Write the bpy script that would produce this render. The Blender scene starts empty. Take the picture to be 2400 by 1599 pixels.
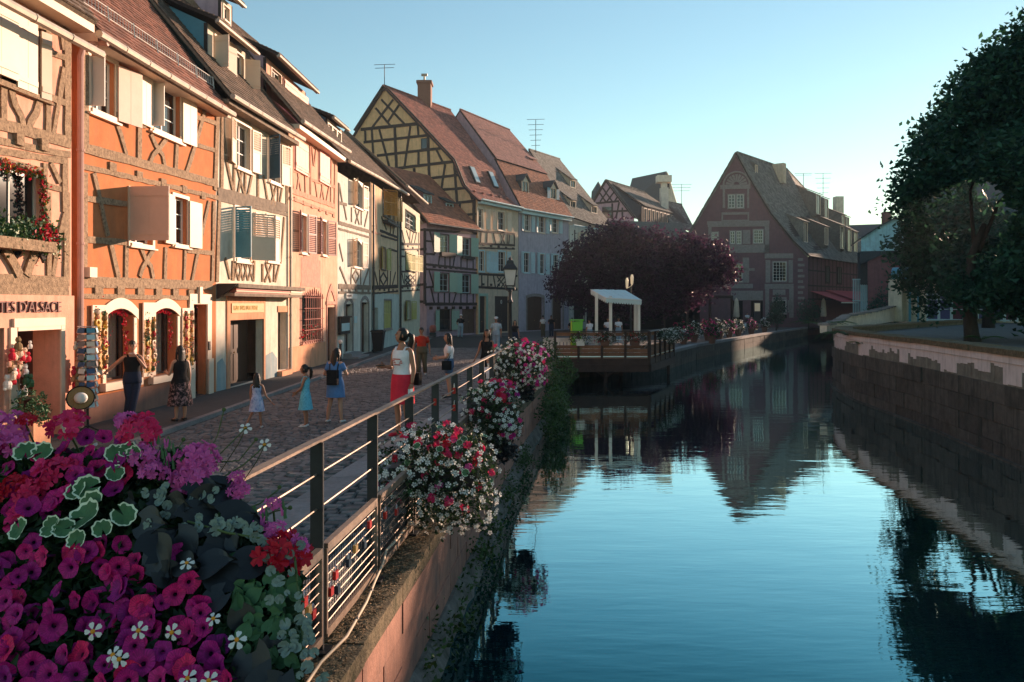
import bpy, bmesh, math, random
import numpy as np
from mathutils import Vector as V, Matrix
R = math.radians
random.seed(7)
SC = bpy.context.scene
COL = SC.collection
CZ = 2.65                      # eye height above the lower street
# ---------------------------------------------------------------- camera, light, sky
cam = bpy.data.cameras.new('camera'); CAM = bpy.data.objects.new('camera', cam); COL.objects.link(CAM)
cam.lens = 27.0; cam.sensor_width = 36; cam.clip_start = .05; cam.clip_end = 3000
cam.shift_y = -.0356
CAM.location = (0, 0, CZ); CAM.rotation_euler = (R(90), 0, 0)
SC.camera = CAM
SUN_AZ, SUN_EL = 38.0, 10.0     # degrees right of +Y, above the horizon
w = bpy.data.worlds.new('World'); SC.world = w; w.use_nodes = True
nt = w.node_tree; nt.nodes.clear()
sky = nt.nodes.new('ShaderNodeTexSky'); sky.sky_type = 'NISHITA'; sky.sun_disc = False
sky.sun_elevation = R(SUN_EL); sky.sun_rotation = R(SUN_AZ); sky.air_density = 1.25; sky.dust_density = .05; sky.ozone_density = 1.0
tint = nt.nodes.new('ShaderNodeMix'); tint.data_type = 'RGBA'; tint.blend_type = 'MULTIPLY'; tint.inputs[0].default_value = 1
tint.inputs[7].default_value = (.62, .78, .85, 1)
hsv = nt.nodes.new('ShaderNodeHueSaturation'); hsv.inputs['Saturation'].default_value = 1.0
bg = nt.nodes.new('ShaderNodeBackground'); bg.inputs[1].default_value = .10
wo = nt.nodes.new('ShaderNodeOutputWorld')
nt.links.new(sky.outputs[0], tint.inputs[6]); nt.links.new(tint.outputs[2], hsv.inputs['Color'])
nt.links.new(hsv.outputs[0], bg.inputs[0]); nt.links.new(bg.outputs[0], wo.inputs[0])
sl = bpy.data.lights.new('sun', 'SUN'); sl.energy = 4.3; sl.angle = R(.6); sl.color = (1, .675, .48)
SUN = bpy.data.objects.new('sun', sl); COL.objects.link(SUN)
_sd = V((math.sin(R(SUN_AZ))*math.cos(R(SUN_EL)), math.cos(R(SUN_AZ))*math.cos(R(SUN_EL)), math.sin(R(SUN_EL))))
SUN.rotation_euler = _sd.to_track_quat('Z', 'Y').to_euler(); SUN.location = _sd*200
SC.view_settings.view_transform = 'Standard'; SC.view_settings.look = 'None'
SC.view_settings.gamma = 1; SC.view_settings.use_curve_mapping = False; SC.view_settings.exposure = 1.28
SC.cycles.max_bounces = 6; SC.cycles.transparent_max_bounces = 12; SC.cycles.use_denoising = True
SC.cycles.caustics_reflective = False; SC.cycles.caustics_refractive = False; SC.cycles.sample_clamp_indirect = 6

# ---------------------------------------------------------------- helpers
ORG = {}
def pt(u, v, Y): return V(((u-1200)/1800*Y, Y, CZ-(v-714)/1800*Y))
def zoomer(x0, y0, k): return lambda x, y: (x0+k*x, y0+k*y)
z1 = zoomer(0, 0, .319); z2 = zoomer(0, 450, .3509); z3 = zoomer(180, 0, .319); z4 = zoomer(180, 400, .3828)
z5 = zoomer(460, 0, .319); z6 = zoomer(460, 450, .3509); z7 = zoomer(750, 200, .2232); z8 = zoomer(750, 400, .287)
za = zoomer(1080, 380, .287); zb = zoomer(1200, 330, .2488); zc = zoomer(1600, 340, .2933); zd = zoomer(1250, 600, .2232)

def tag(o, label=None, cat=None, group=None, kind=None):
    if label: o['label'] = label
    if cat: o['category'] = cat
    if group: o['group'] = group
    if kind: o['kind'] = kind
    return o
def thing(name, label, cat, loc=(0, 0, 0), group=None):
    o = bpy.data.objects.new(name, None); COL.objects.link(o); o.location = loc; o.empty_display_size = .2
    ORG[o.name] = V(loc); return tag(o, label, cat, group)
def _org(o): return ORG.get(o.name, V((0, 0, 0)))
def link(name, me, parent=None, M=None):
    o = bpy.data.objects.new(name, me); COL.objects.link(o)
    if parent is not None:
        o.parent = parent; ORG[o.name] = _org(parent)
        if M is not None: o.matrix_local = Matrix.Translation(-_org(parent)) @ M
    elif M is not None: o.matrix_world = M
    return o

class MB:
    def __init__(s): s.v = []; s.f = []; s.m = []; s.k = 0
    def add(s, pts, faces):
        b = len(s.v); s.v += [tuple(p) for p in pts]
        for f in faces: s.f.append([b+i for i in f]); s.m.append(s.k)
        return s
    def poly(s, *p): return s.add(p, [list(range(len(p)))])
    def box(s, x0, x1, y0, y1, z0, z1):
        return s.hexa([(x0, y0, z0), (x1, y0, z0), (x1, y1, z0), (x0, y1, z0), (x0, y0, z1), (x1, y0, z1), (x1, y1, z1), (x0, y1, z1)])
    def hexa(s, p): return s.add(p, [(0, 3, 2, 1), (4, 5, 6, 7), (0, 1, 5, 4), (1, 2, 6, 5), (2, 3, 7, 6), (3, 0, 4, 7)])
    def obox(s, c, a, b, n):   # centre and three half vectors
        c, a, b, n = V(c), V(a), V(b), V(n)
        return s.hexa([c-a-b-n, c+a-b-n, c+a+b-n, c-a+b-n, c-a-b+n, c+a-b+n, c+a+b+n, c-a+b+n])
    def prism(s, pts, ex):     # closed polygon extruded by ex
        n = len(pts); ex = V(ex); P = [V(p) for p in pts]
        return s.add(P+[p+ex for p in P], [list(range(n))[::-1], list(range(n, 2*n))]+[(i, (i+1) % n, n+(i+1) % n, n+i) for i in range(n)])
    def tube(s, path, r, n=6, cap=True, flat=1.0):
        P = [V(p) for p in path]; rr = r if isinstance(r, (list, tuple)) else [r]*len(P)
        b = len(s.v); up = None
        for i, p in enumerate(P):
            t = (P[min(i+1, len(P)-1)]-P[max(i-1, 0)])
            t = t.normalized() if t.length > 1e-9 else V((0, 0, 1))
            if up is None: up = V((0, 0, 1)) if abs(t.z) < .9 else V((0, 1, 0))
            x = t.cross(up); x = x.normalized() if x.length > 1e-6 else t.orthogonal().normalized(); y = x.cross(t).normalized(); up = y
            for k in range(n):
                a = 2*math.pi*k/n; s.v.append(tuple(p+x*math.cos(a)*rr[i]+y*math.sin(a)*rr[i]*flat))
        for i in range(len(P)-1):
            for k in range(n):
                s.f.append([b+i*n+k, b+i*n+(k+1) % n, b+(i+1)*n+(k+1) % n, b+(i+1)*n+k]); s.m.append(s.k)
        if cap:
            s.f.append([b+k for k in range(n)][::-1]); s.m.append(s.k)
            s.f.append([b+(len(P)-1)*n+k for k in range(n)]); s.m.append(s.k)
        return s
    def loft(s, rings, cap=(True, True)):
        b = len(s.v); n = len(rings[0])
        for r in rings: s.v += [tuple(p) for p in r]
        for i in range(len(rings)-1):
            for k in range(n):
                s.f.append([b+i*n+k, b+i*n+(k+1) % n, b+(i+1)*n+(k+1) % n, b+(i+1)*n+k]); s.m.append(s.k)
        if cap[0]: s.f.append([b+k for k in range(n)][::-1]); s.m.append(s.k)
        if cap[1]: s.f.append([b+(len(rings)-1)*n+k for k in range(n)]); s.m.append(s.k)
        return s
    def lathe(s, c, prof, n=12, axis=None):  # prof: (radius, height) along z from c
        c = V(c); return s.loft([[c+V((r*math.cos(2*math.pi*k/n), r*math.sin(2*math.pi*k/n), h)) for k in range(n)] for r, h in prof])
    def ball(s, c, r, n=8, m=6):
        r = r if isinstance(r, (tuple, list)) else (r, r, r); c = V(c)
        return s.loft([[c+V((r[0]*math.sin(t)*math.cos(2*math.pi*k/n), r[1]*math.sin(t)*math.sin(2*math.pi*k/n), -r[2]*math.cos(t))) for k in range(n)]
                       for t in [max(.02, min(math.pi-.02, math.pi*i/m)) for i in range(m+1)]])
    def mesh(s, name, mats, smooth=False, off=V((0, 0, 0))):
        me = bpy.data.meshes.new(name)
        me.from_pydata([(x-off[0], y-off[1], z-off[2]) for x, y, z in s.v], [], s.f)
        for m in (mats if isinstance(mats, (list, tuple)) else [mats]): me.materials.append(m)
        if isinstance(mats, (list, tuple)): me.polygons.foreach_set('material_index', s.m)
        if smooth: me.polygons.foreach_set('use_smooth', [True]*len(s.f))
        me.update(); return me
    def build(s, name, mats, parent=None, smooth=False, kind=None):
        o = link(name, s.mesh(name, mats, smooth, _org(parent) if parent is not None else V((0, 0, 0))), parent)
        if kind: o['kind'] = kind
        return o

# ---------------------------------------------------------------- materials
def mat(name, col, rough=.8, var=.18, scale=6, bump=.15, bscale=30, island=0., spec=.3, metal=0., stretch=None, dirt=None, dscale=1.5, damt=.5, trans=0., alpha=None, streak=False):
    m = bpy.data.materials.new(name); m.use_nodes = True; t = m.node_tree; N = t.nodes; L = t.links
    p = N['Principled BSDF']; p.inputs['Roughness'].default_value = rough; p.inputs['Metallic'].default_value = metal
    p.inputs['Specular IOR Level'].default_value = spec
    tc = N.new('ShaderNodeTexCoord'); src = tc.outputs['Object']
    if stretch:
        mp = N.new('ShaderNodeMapping'); mp.inputs['Scale'].default_value = stretch; L.new(src, mp.inputs[0]); src = mp.outputs[0]
    n1 = N.new('ShaderNodeTexNoise'); n1.inputs['Scale'].default_value = scale; n1.inputs['Detail'].default_value = 6; n1.inputs['Roughness'].default_value = .65
    L.new(src, n1.inputs['Vector'])
    r = N.new('ShaderNodeValToRGB'); r.color_ramp.elements[0].position = .3; r.color_ramp.elements[1].position = .7
    r.color_ramp.elements[0].color = tuple(c*(1-var) for c in col)+(1,); r.color_ramp.elements[1].color = tuple(min(.95, c*(1+var)) for c in col)+(1,)
    L.new(n1.outputs['Fac'], r.inputs[0]); out = r.outputs[0]
    def mix(a, b, fac, mode='MIX'):
        x = N.new('ShaderNodeMix'); x.data_type = 'RGBA'; x.blend_type = mode
        if isinstance(fac, float): x.inputs[0].default_value = fac
        else: L.new(fac, x.inputs[0])
        L.new(a, x.inputs[6])
        if isinstance(b, tuple): x.inputs[7].default_value = b+(1,)
        else: L.new(b, x.inputs[7])
        return x.outputs[2]
    if island:
        g = N.new('ShaderNodeNewGeometry'); oi = N.new('ShaderNodeObjectInfo')
        ad = N.new('ShaderNodeMath'); ad.operation = 'ADD'; L.new(g.outputs['Random Per Island'], ad.inputs[0]); L.new(oi.outputs['Random'], ad.inputs[1])
        fr = N.new('ShaderNodeMath'); fr.operation = 'FRACT'; L.new(ad.outputs[0], fr.inputs[0])
        mr = N.new('ShaderNodeMapRange'); L.new(fr.outputs[0], mr.inputs[0]); mr.inputs[3].default_value = 1-island; mr.inputs[4].default_value = 1+island*.7
        cb = N.new('ShaderNodeCombineColor')
        for k in range(3): L.new(mr.outputs[0], cb.inputs[k])
        out = mix(out, cb.outputs[0], 1.0, 'MULTIPLY')
    if dirt:
        n2 = N.new('ShaderNodeTexNoise'); n2.inputs['Scale'].default_value = dscale; n2.inputs['Detail'].default_value = 8; n2.inputs['Roughness'].default_value = .7
        if streak:
            mp2 = N.new('ShaderNodeMapping'); mp2.inputs['Scale'].default_value = (3, 3, .35); L.new(tc.outputs['Object'], mp2.inputs[0]); L.new(mp2.outputs[0], n2.inputs['Vector'])
        else: L.new(tc.outputs['Object'], n2.inputs['Vector'])
        rr = N.new('ShaderNodeMapRange'); rr.inputs[1].default_value = .48; rr.inputs[2].default_value = .68; rr.inputs[4].default_value = damt; L.new(n2.outputs['Fac'], rr.inputs[0])
        out = mix(out, dirt, rr.outputs[0])
    L.new(out, p.inputs['Base Color'])
    if bump:
        n3 = N.new('ShaderNodeTexNoise'); n3.inputs['Scale'].default_value = bscale; n3.inputs['Detail'].default_value = 5; L.new(src, n3.inputs['Vector'])
        b = N.new('ShaderNodeBump'); b.inputs['Strength'].default_value = bump; b.inputs['Distance'].default_value = .02; L.new(n3.outputs['Fac'], b.inputs['Height']); L.new(b.outputs[0], p.inputs['Normal'])
    if trans:
        tr = N.new('ShaderNodeBsdfTranslucent'); ms = N.new('ShaderNodeMixShader'); ms.inputs[0].default_value = trans
        L.new(out, tr.inputs[0]); L.new(p.outputs[0], ms.inputs[1]); L.new(tr.outputs[0], ms.inputs[2]); L.new(ms.outputs[0], N['Material Output'].inputs[0])
    if alpha is not None: p.inputs['Alpha'].default_value = alpha
    return m

M = {}
def wall(n, c, d=None, **k): M[n] = mat('plaster_'+n, c, .9, .15, 2.5, .3, 45, dirt=d or tuple(x*.6 for x in c), dscale=1.5, damt=k.pop('damt', .62), streak=True, spec=.15, **k)
wall('peach', (.80, .41, .29)); wall('orange', (.56, .20, .082), (.40, .17, .09)); wall('cream', (.80, .68, .55)); wall('pink', (.82, .45, .31))
wall('white', (.72, .68, .60)); wall('straw', (.76, .52, .33)); wall('grey', (.52, .57, .52)); wall('mauve', (.44, .31, .36)); wall('ochre', (.76, .46, .25))
wall('sand', (.66, .50, .36)); wall('blue', (.46, .40, .46)); wall('rose', (.62, .38, .36)); wall('wine', (.17, .09, .10), (.12, .08, .09)); wall('sky', (.42, .66, .70)); wall('brick_red', (.22, .10, .10))  # the sky plaster paints bluish shade into white walls
wall('stone', (.46, .37, .30)); wall('plinth', (.30, .15, .11), (.2, .12, .10)); wall('salmon', (.74, .36, .21)); wall('terr', (.66, .60, .46)); wall('bluestain', (.30, .38, .40), (.55, .5, .45), damt=.6)
M['timber'] = mat('weathered_timber', (.37, .255, .165), .85, .35, 2, 1.0, 7, stretch=(6, 6, 6), dirt=(.12, .08, .05), dscale=15, damt=.85, spec=.15)
M['timber_grey'] = mat('grey_timber', (.24, .185, .14), .85, .3, 5, .6, 22, dirt=(.10, .08, .06), dscale=6, damt=.6, spec=.15)
M['timber_dark'] = mat('dark_timber', (.045, .035, .032), .8, .3, 8, .4, 25, spec=.2)
M['timber_pink'] = mat('pinkish_timber', (.62, .32, .22), .85, .2, 6, .4, 22, dirt=(.40, .21, .14), dscale=5, damt=.5, spec=.15)
M['timber_brown'] = mat('brown_timber', (.12, .07, .05), .8, .3, 6, .4, 25, spec=.2)
M['cream_paint'] = mat('cream_paint', (.80, .62, .47), .55, .05, 3, .05, 40, spec=.3)
M['shutter_pink'] = mat('pale_pink_paint', (.72, .50, .40), .6, .06, 3, .06, 40)
M['white_paint'] = mat('white_paint', (.80, .76, .70), .5, .05, 3, .04, 40)
M['red_paint'] = mat('oxblood_paint', (.16, .025, .025), .5, .12, 6, .05, 40)
M['rose_paint'] = mat('rose_paint', (.78, .34, .26), .6, .07, 4, .05, 40)
M['sage_paint'] = mat('sage_green_paint', (.33, .48, .38), .55, .07, 4, .05, 40)
M['blue_paint'] = mat('blue_paint', (.10, .30, .40), .55, .08, 4, .05, 40)
M['paleblue_paint'] = mat('pale_blue_paint', (.50, .66, .68), .55, .08, 4, .05, 40)
M['olive_paint'] = mat('olive_yellow_paint', (.44, .40, .12), .6, .1, 4, .05, 40)
M['amber_paint'] = mat('amber_varnish', (.60, .27, .05), .5, .1, 5, .05, 40)
M['navy_paint'] = mat('navy_paint', (.04, .10, .16), .5, .1, 5, .05, 40)
M['glass'] = mat('window_glass', (.010, .016, .018), .06, .3, 1.5, 0, spec=.7)
M['dark'] = mat('dark_interior', (.012, .010, .010), .95, .3, 3, 0, spec=.05)
M['interior'] = mat('shop_interior', (.09, .04, .03), .9, .2, 3, .1)
M['curtain'] = mat('lace_curtain', (.62, .56, .46), .9, .12, 9, .2, 30, stretch=(6, 6, .4))
M['door'] = mat('brown_door', (.085, .042, .025), .6, .2, 5, .12, 30, stretch=(6, 6, .6))
M['door_oak'] = mat('oak_door', (.28, .11, .035), .5, .2, 5, .12, 30, stretch=(6, 6, .6))
M['zinc'] = mat('zinc_gutter', (.50, .42, .34), .5, .15, 4, .05, 20, metal=.3, spec=.4)
M['copper'] = mat('pink_drainpipe', (.52, .30, .25), .6, .1, 4, .05, 20)
M['iron'] = mat('dark_iron', (.030, .032, .036), .5, .2, 12, .1, 60, spec=.4)
M['steel_dark'] = mat('dark_flat_steel', (.022, .022, .024), .5, .25, 12, .1, 60, spec=.4)
M['steel'] = mat('rusty_flat_steel', (.27, .19, .14), .5, .25, 14, .12, 60, metal=.35, spec=.4, dirt=(.12, .07, .05), dscale=9, damt=.5)
M['redlead'] = mat('red_iron', (.36, .10, .07), .6, .2, 8, .1, 40)
M['tile_red'] = mat('red_brown_tile', (.36, .135, .10), .8, .25, 5, .2, 30, island=.38, dirt=(.10, .06, .05), dscale=1.2, damt=.6)
M['tile_rust'] = mat('rusty_brown_tile', (.26, .12, .085), .8, .25, 5, .2, 30, island=.42, dirt=(.10, .06, .05), dscale=1.2, damt=.6)
M['tile_orange'] = mat('orange_tile', (.40, .15, .085), .8, .22, 5, .2, 30, island=.3, dirt=(.2, .1, .07), dscale=1.0, damt=.5)
M['tile_rose'] = mat('rose_tile', (.42, .20, .165), .8, .2, 5, .2, 30, island=.22, dirt=(.27, .14, .12), dscale=.8, damt=.5)
M['tile_brown'] = mat('mossy_brown_tile', (.165, .115, .085), .85, .3, 4, .25, 30, island=.4, dirt=(.05, .05, .035), dscale=1.3, damt=.7)
M['tile_grey'] = mat('grey_brown_tile', (.175, .165, .145), .85, .3, 4, .25, 30, island=.45, dirt=(.07, .075, .06), dscale=.7, damt=.6)
M['slate'] = mat('dark_slate', (.05, .06, .065), .7, .25, 4, .2, 30, island=.3)
M['brick'] = mat('chimney_brick', (.24, .115, .08), .85, .2, 12, .2, 40)
M['cobble'] = mat('street_cobble', (.155, .138, .132), .75, .3, 9, .35, 30, island=.42, spec=.35)
M['mortar'] = mat('street_bed', (.045, .040, .037), .95, .3, 10, .3, 40)
M['asphalt'] = mat('pavement_asphalt', (.075, .070, .067), .9, .2, 14, .3, 80, dirt=(.11, .10, .095), dscale=1.2, damt=.5)
M['granite'] = mat('granite_kerb', (.26, .24, .235), .8, .2, 18, .25, 60, island=.18, dirt=(.14, .13, .12), dscale=2, damt=.4)
M['sandstone'] = mat('pink_sandstone', (.42, .205, .145), .85, .18, 5, .3, 40, island=.16, dirt=(.14, .10, .085), dscale=2.2, damt=.6, streak=True)
M['coping'] = mat('mossy_coping', (.16, .12, .07), .95, .5, 14, .8, 45, dirt=(.045, .045, .018), dscale=5, damt=.8)
M['rubble'] = mat('grey_rubble_wall', (.17, .155, .135), .95, .4, 5, .9, 14, dirt=(.04, .05, .03), dscale=2, damt=.7, streak=True)
M['quay'] = mat('quay_stone', (.11, .095, .08), .9, .3, 4, .6, 14, island=.28, dirt=(.03, .034, .026), dscale=1.6, damt=.85, streak=True)
M['flakepaint'] = mat('flaking_pale_render', (.74, .64, .62), .9, .1, 3, .2, 30, dirt=(.25, .2, .18), dscale=3, damt=.4, streak=True)
M['render_bare'] = mat('bare_grey_render', (.22, .205, .17), .95, .3, 4, .4, 20, dirt=(.08, .08, .06), dscale=2, damt=.6, streak=True)
M['deck'] = mat('brown_deck_board', (.26, .115, .06), .65, .3, 4, .25, 25, island=.25, stretch=(1, 1, 6))
M['deckdark'] = mat('dark_deck_frame', (.055, .030, .022), .7, .3, 4, .25, 25)
M['soil'] = mat('ground_soil', (.05, .045, .04), .95, .3, 2, .3, 20)
M['plaza'] = mat('plaza_gravel', (.13, .125, .12), .95, .25, 6, .4, 60, dirt=(.07, .07, .065), dscale=.8, damt=.5)
M['bark'] = mat('bark', (.042, .036, .030), .95, .35, 6, .8, 14, stretch=(3, 3, .6))
M['leaf'] = mat('plane_leaf', (.030, .088, .050), .5, .3, 3, 0, island=.5, trans=.45)
M['leaf_red'] = mat('plum_leaf', (.062, .020, .050), .45, .3, 3, 0, island=.6, trans=.5)
M['leaf_ivy'] = mat('ivy_leaf', (.050, .105, .022), .5, .3, 3, 0, island=.45, trans=.3)
M['leaf_dark'] = mat('flower_foliage', (.026, .056, .018), .5, .3, 5, 0, island=.5, trans=.25)
M['leaf_black'] = mat('sweet_potato_leaf', (.011, .012, .014), .42, .3, 9, .1, 20, spec=.4)
M['leaf_silver'] = mat('silver_leaf', (.17, .22, .19), .7, .15, 9, .1, 20, island=.2)
M['leaf_white'] = mat('cream_leaf_margin', (.62, .68, .48), .6, .1, 9, .1, 20)
M['leaf_green'] = mat('geranium_leaf', (.055, .13, .05), .6, .25, 12, .1, 20)
M['stem'] = mat('green_stem', (.07, .10, .03), .7, .2, 9, 0)
M['petunia'] = mat('petunia_petal', (.74, .015, .22), .6, .22, 40, .08, 60, trans=.25)
M['petunia_dark'] = mat('petunia_petal_dark', (.52, .012, .24), .6, .22, 40, .08, 60, trans=.25)
def throat_fade(m):
    t = m.node_tree; N = t.nodes; p = N['Principled BSDF']; src = p.inputs['Base Color'].links[0].from_socket; tc = N.new('ShaderNodeTexCoord'); l = N.new('ShaderNodeVectorMath'); l.operation = 'LENGTH'; t.links.new(tc.outputs['Object'], l.inputs[0])
    r = N.new('ShaderNodeMapRange'); r.inputs[1].default_value = .004; r.inputs[2].default_value = .017; t.links.new(l.outputs['Value'], r.inputs[0]); x = N.new('ShaderNodeMix'); x.data_type = 'RGBA'; t.links.new(r.outputs[0], x.inputs[0]); x.inputs[6].default_value = (.10, .004, .08, 1); t.links.new(src, x.inputs[7])
    nv = N.new('ShaderNodeVectorMath'); nv.operation = 'NORMALIZE'; t.links.new(tc.outputs['Object'], nv.inputs[0]); vn = N.new('ShaderNodeTexNoise'); vn.inputs['Scale'].default_value = 9; vn.inputs['Detail'].default_value = 4; t.links.new(nv.outputs[0], vn.inputs['Vector']); vr = N.new('ShaderNodeMapRange'); vr.inputs[1].default_value = .38; vr.inputs[2].default_value = .6; vr.inputs[3].default_value = .62; vr.inputs[4].default_value = 1.1; t.links.new(vn.outputs['Fac'], vr.inputs[0]); vx = N.new('ShaderNodeVectorMath'); vx.operation = 'SCALE'; t.links.new(x.outputs[2], vx.inputs[0]); t.links.new(vr.outputs[0], vx.inputs['Scale'])
    oi = N.new('ShaderNodeObjectInfo'); h = N.new('ShaderNodeHueSaturation'); mr = N.new('ShaderNodeMapRange'); mr.inputs[3].default_value = .47; mr.inputs[4].default_value = .525; t.links.new(oi.outputs['Random'], mr.inputs[0]); t.links.new(mr.outputs[0], h.inputs['Hue']); mv = N.new('ShaderNodeMapRange'); mv.inputs[3].default_value = .55; mv.inputs[4].default_value = 1.2; t.links.new(oi.outputs['Random'], mv.inputs[0]); t.links.new(mv.outputs[0], h.inputs['Value'])
    t.links.new(vx.outputs[0], h.inputs['Color']); t.links.new(h.outputs[0], p.inputs['Base Color'])
    for n in N:
        if n.type == 'BSDF_TRANSLUCENT': t.links.new(h.outputs[0], n.inputs[0])
throat_fade(M['petunia']); throat_fade(M['petunia_dark'])
M['throat'] = mat('petunia_throat', (.05, .004, .045), .7, .2, 20, 0)
M['geranium'] = mat('geranium_petal', (.74, .035, .15), .55, .15, 30, 0, trans=.3)
M['geranium_red'] = mat('red_geranium_petal', (.55, .012, .035), .55, .15, 30, 0, trans=.3)
M['geranium_pink'] = mat('lilac_pink_petal', (.70, .13, .42), .55, .18, 30, 0, trans=.3)
M['white_petal'] = mat('white_petal', (.80, .80, .76), .6, .04, 20, 0, trans=.25)
M['yellow_eye'] = mat('yellow_flower_centre', (.70, .27, .02), .7, .2, 60, .2, 80)
M['terracotta'] = mat('terracotta', (.17, .085, .06), .8, .15, 8, .1)
M['planter'] = mat('dark_planter', (.02, .02, .02), .6, .2, 8, .1)
M['skin'] = mat('skin', (.50, .25, .16), .5, .06, 8, .03, 60, spec=.35)
M['skin_tan'] = mat('tanned_skin', (.36, .16, .095), .5, .06, 8, .03, 60, spec=.35)
M['hair'] = mat('dark_hair', (.012, .009, .008), .45, .3, 20, .3, 40, stretch=(8, 8, 1), spec=.35)
M['lips'] = mat('lips', (.42, .10, .09), .5, .05)
M['eye'] = mat('dark_eye', (.02, .015, .012), .3, .05, bump=0)
def cloth(n, c, **k): M['c_'+n] = mat('cloth_'+n, c, .85, k.pop('var', .18), k.pop('scale', 5), .8, 11, spec=.1, **k)
cloth('white', (.74, .70, .72)); cloth('red', (.62, .03, .055)); cloth('black', (.012, .012, .014)); cloth('denim', (.07, .12, .22)); cloth('blue', (.09, .20, .42))
cloth('aqua', (.16, .52, .66), dirt=(.05, .22, .36), dscale=26, damt=.8); cloth('floral', (.45, .50, .68), dirt=(.09, .16, .42), dscale=16, damt=.9); cloth('blackfloral', (.012, .012, .014), dirt=(.55, .32, .32), dscale=16, damt=.9)
cloth('brick', (.42, .035, .020)); cloth('khaki', (.12, .095, .06)); cloth('lightjeans', (.30, .38, .46)); cloth('navy', (.02, .03, .06)); cloth('stripe', (.45, .54, .60), dirt=(.15, .25, .34), dscale=5, damt=.9, streak=True)
M['shoe_white'] = mat('pale_shoe', (.6, .56, .54), .6); M['shoe_dark'] = mat('dark_shoe', (.03, .025, .025), .5)
M['lime'] = mat('lime_green_panel', (.16, .52, .05), .45, .05); M['limeyellow'] = mat('yellow_green_panel', (.52, .60, .05), .45, .05)
M['canvas'] = mat('pale_canvas', (.62, .72, .72), .8, .06, 3, .1, 30); M['redcanvas'] = mat('red_canvas', (.50, .07, .09), .8, .12, 3, .1, 30)
M['chrome'] = mat('bright_steel', (.62, .64, .66), .3, .05, metal=.8); M['blackplastic'] = mat('black_plastic', (.016, .016, .018), .45, .1, 6, .05)
M['gold'] = mat('gold_letters', (.72, .46, .06), .5, .1); M['letter'] = mat('dark_red_letters', (.14, .03, .022), .6, .1)
M['brass'] = mat('brass_lock', (.62, .36, .12), .35, .1, metal=.7); M['lockred'] = mat('red_lock', (.45, .025, .018), .4, .1); M['lockblue'] = mat('dark_blue_lock', (.02, .03, .045), .4, .1)
M['hose'] = mat('cream_hose', (.58, .44, .30), .6, .12, 6, .05)
M['lampglass'] = mat('frosted_lantern_glass', (.62, .62, .60), .4, .06, 4, 0)
M['fresco'] = mat('faded_fresco', (.60, .30, .22), .9, .2, 6, .1, dirt=(.46, .25, .22), dscale=4, damt=.6)
M['trim'] = mat('grey_stone_trim', (.27, .23, .215), .9, .2, 5, .2, 30, dirt=(.18, .16, .15), dscale=3, damt=.5)
M['purple'] = mat('violet_panel', (.085, .085, .20), .6, .1); M['maroon'] = mat('maroon_panel', (.10, .035, .05), .6, .1)
M['strawhat'] = mat('straw_hat', (.30, .19, .075), .8, .15, 30, .2, 60); M['oldwood'] = mat('old_stool_wood', (.26, .16, .07), .75, .25, 5, .15, 25)
# ---------------------------------------------------------------- ground, water, quay
def sm(a, b, x): t = max(0, min(1, (x-a)/(b-a))); return t*t*(3-2*t)
def edge_x(y): return -1.60+.1*y
def rail_x(y): return -1.345+.1*(y-5.3)
def kerb_x(y): return -7.08+.02*(y-15)
def gz(x, y): return .52*(1-sm(10, 31, y))*sm(-4.6, -2.0, x-.1*(y-8))+.10*sm(14, 4, y)
BL = [(-2.0, -5), (edge_x(3), 3), (edge_x(10), 10), (.20, 18), (1.2, 25), (1.75, 31), (2.0, 34), (2.6, 37), (8.8, 43), (12, 50), (22, 68), (34.3, 89)]
BR = [(9.5, -5), (10.4, 8), (11.25, 17), (12.1, 22.2), (12.87, 28.75), (13.6, 32), (14.2, 34), (15.0, 35.6), (17, 38), (24, 46), (38, 60), (60, 85), (95, 115)]
PZ = 1.3; WZ = -.95
def cobble_sheet_mat():
    m = mat('street_far', (.115, .095, .088), .8, .3, 4, 0, dirt=(.07, .062, .06), dscale=.6, damt=.5); t = m.node_tree; N = t.nodes; p = N['Principled BSDF']
    vo = N.new('ShaderNodeTexVoronoi'); vo.inputs['Scale'].default_value = 6; tc = N.new('ShaderNodeTexCoord'); t.links.new(tc.outputs['Object'], vo.inputs['Vector'])
    b = N.new('ShaderNodeBump'); b.inputs['Strength'].default_value = .6; b.inputs['Distance'].default_value = .03; b.invert = True; t.links.new(vo.outputs['Distance'], b.inputs['Height']); t.links.new(b.outputs[0], p.inputs['Normal'])
    return m
M['street_far'] = cobble_sheet_mat()
mb = MB(); P = [(x, y, -.03) for x, y in BL]+[(51, 107.5, -.03), (90, 150, -.03), (300, 420, -.03), (-400, 420, -.03), (-400, -40, -.03), (-2.0, -40, -.03)]
mb.add(P, [list(range(len(P)))[::-1]])
tag(mb.build('ground', M['street_far']), kind='structure')
mb = MB(); P = [(x, y, PZ) for x, y in BR]+[(300, 390, PZ), (400, 390, PZ), (400, -40, PZ), (9.5, -40, PZ)]
mb.add(P, [list(range(len(P)))]); tag(mb.build('plaza', M['plaza']), kind='structure')
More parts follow.
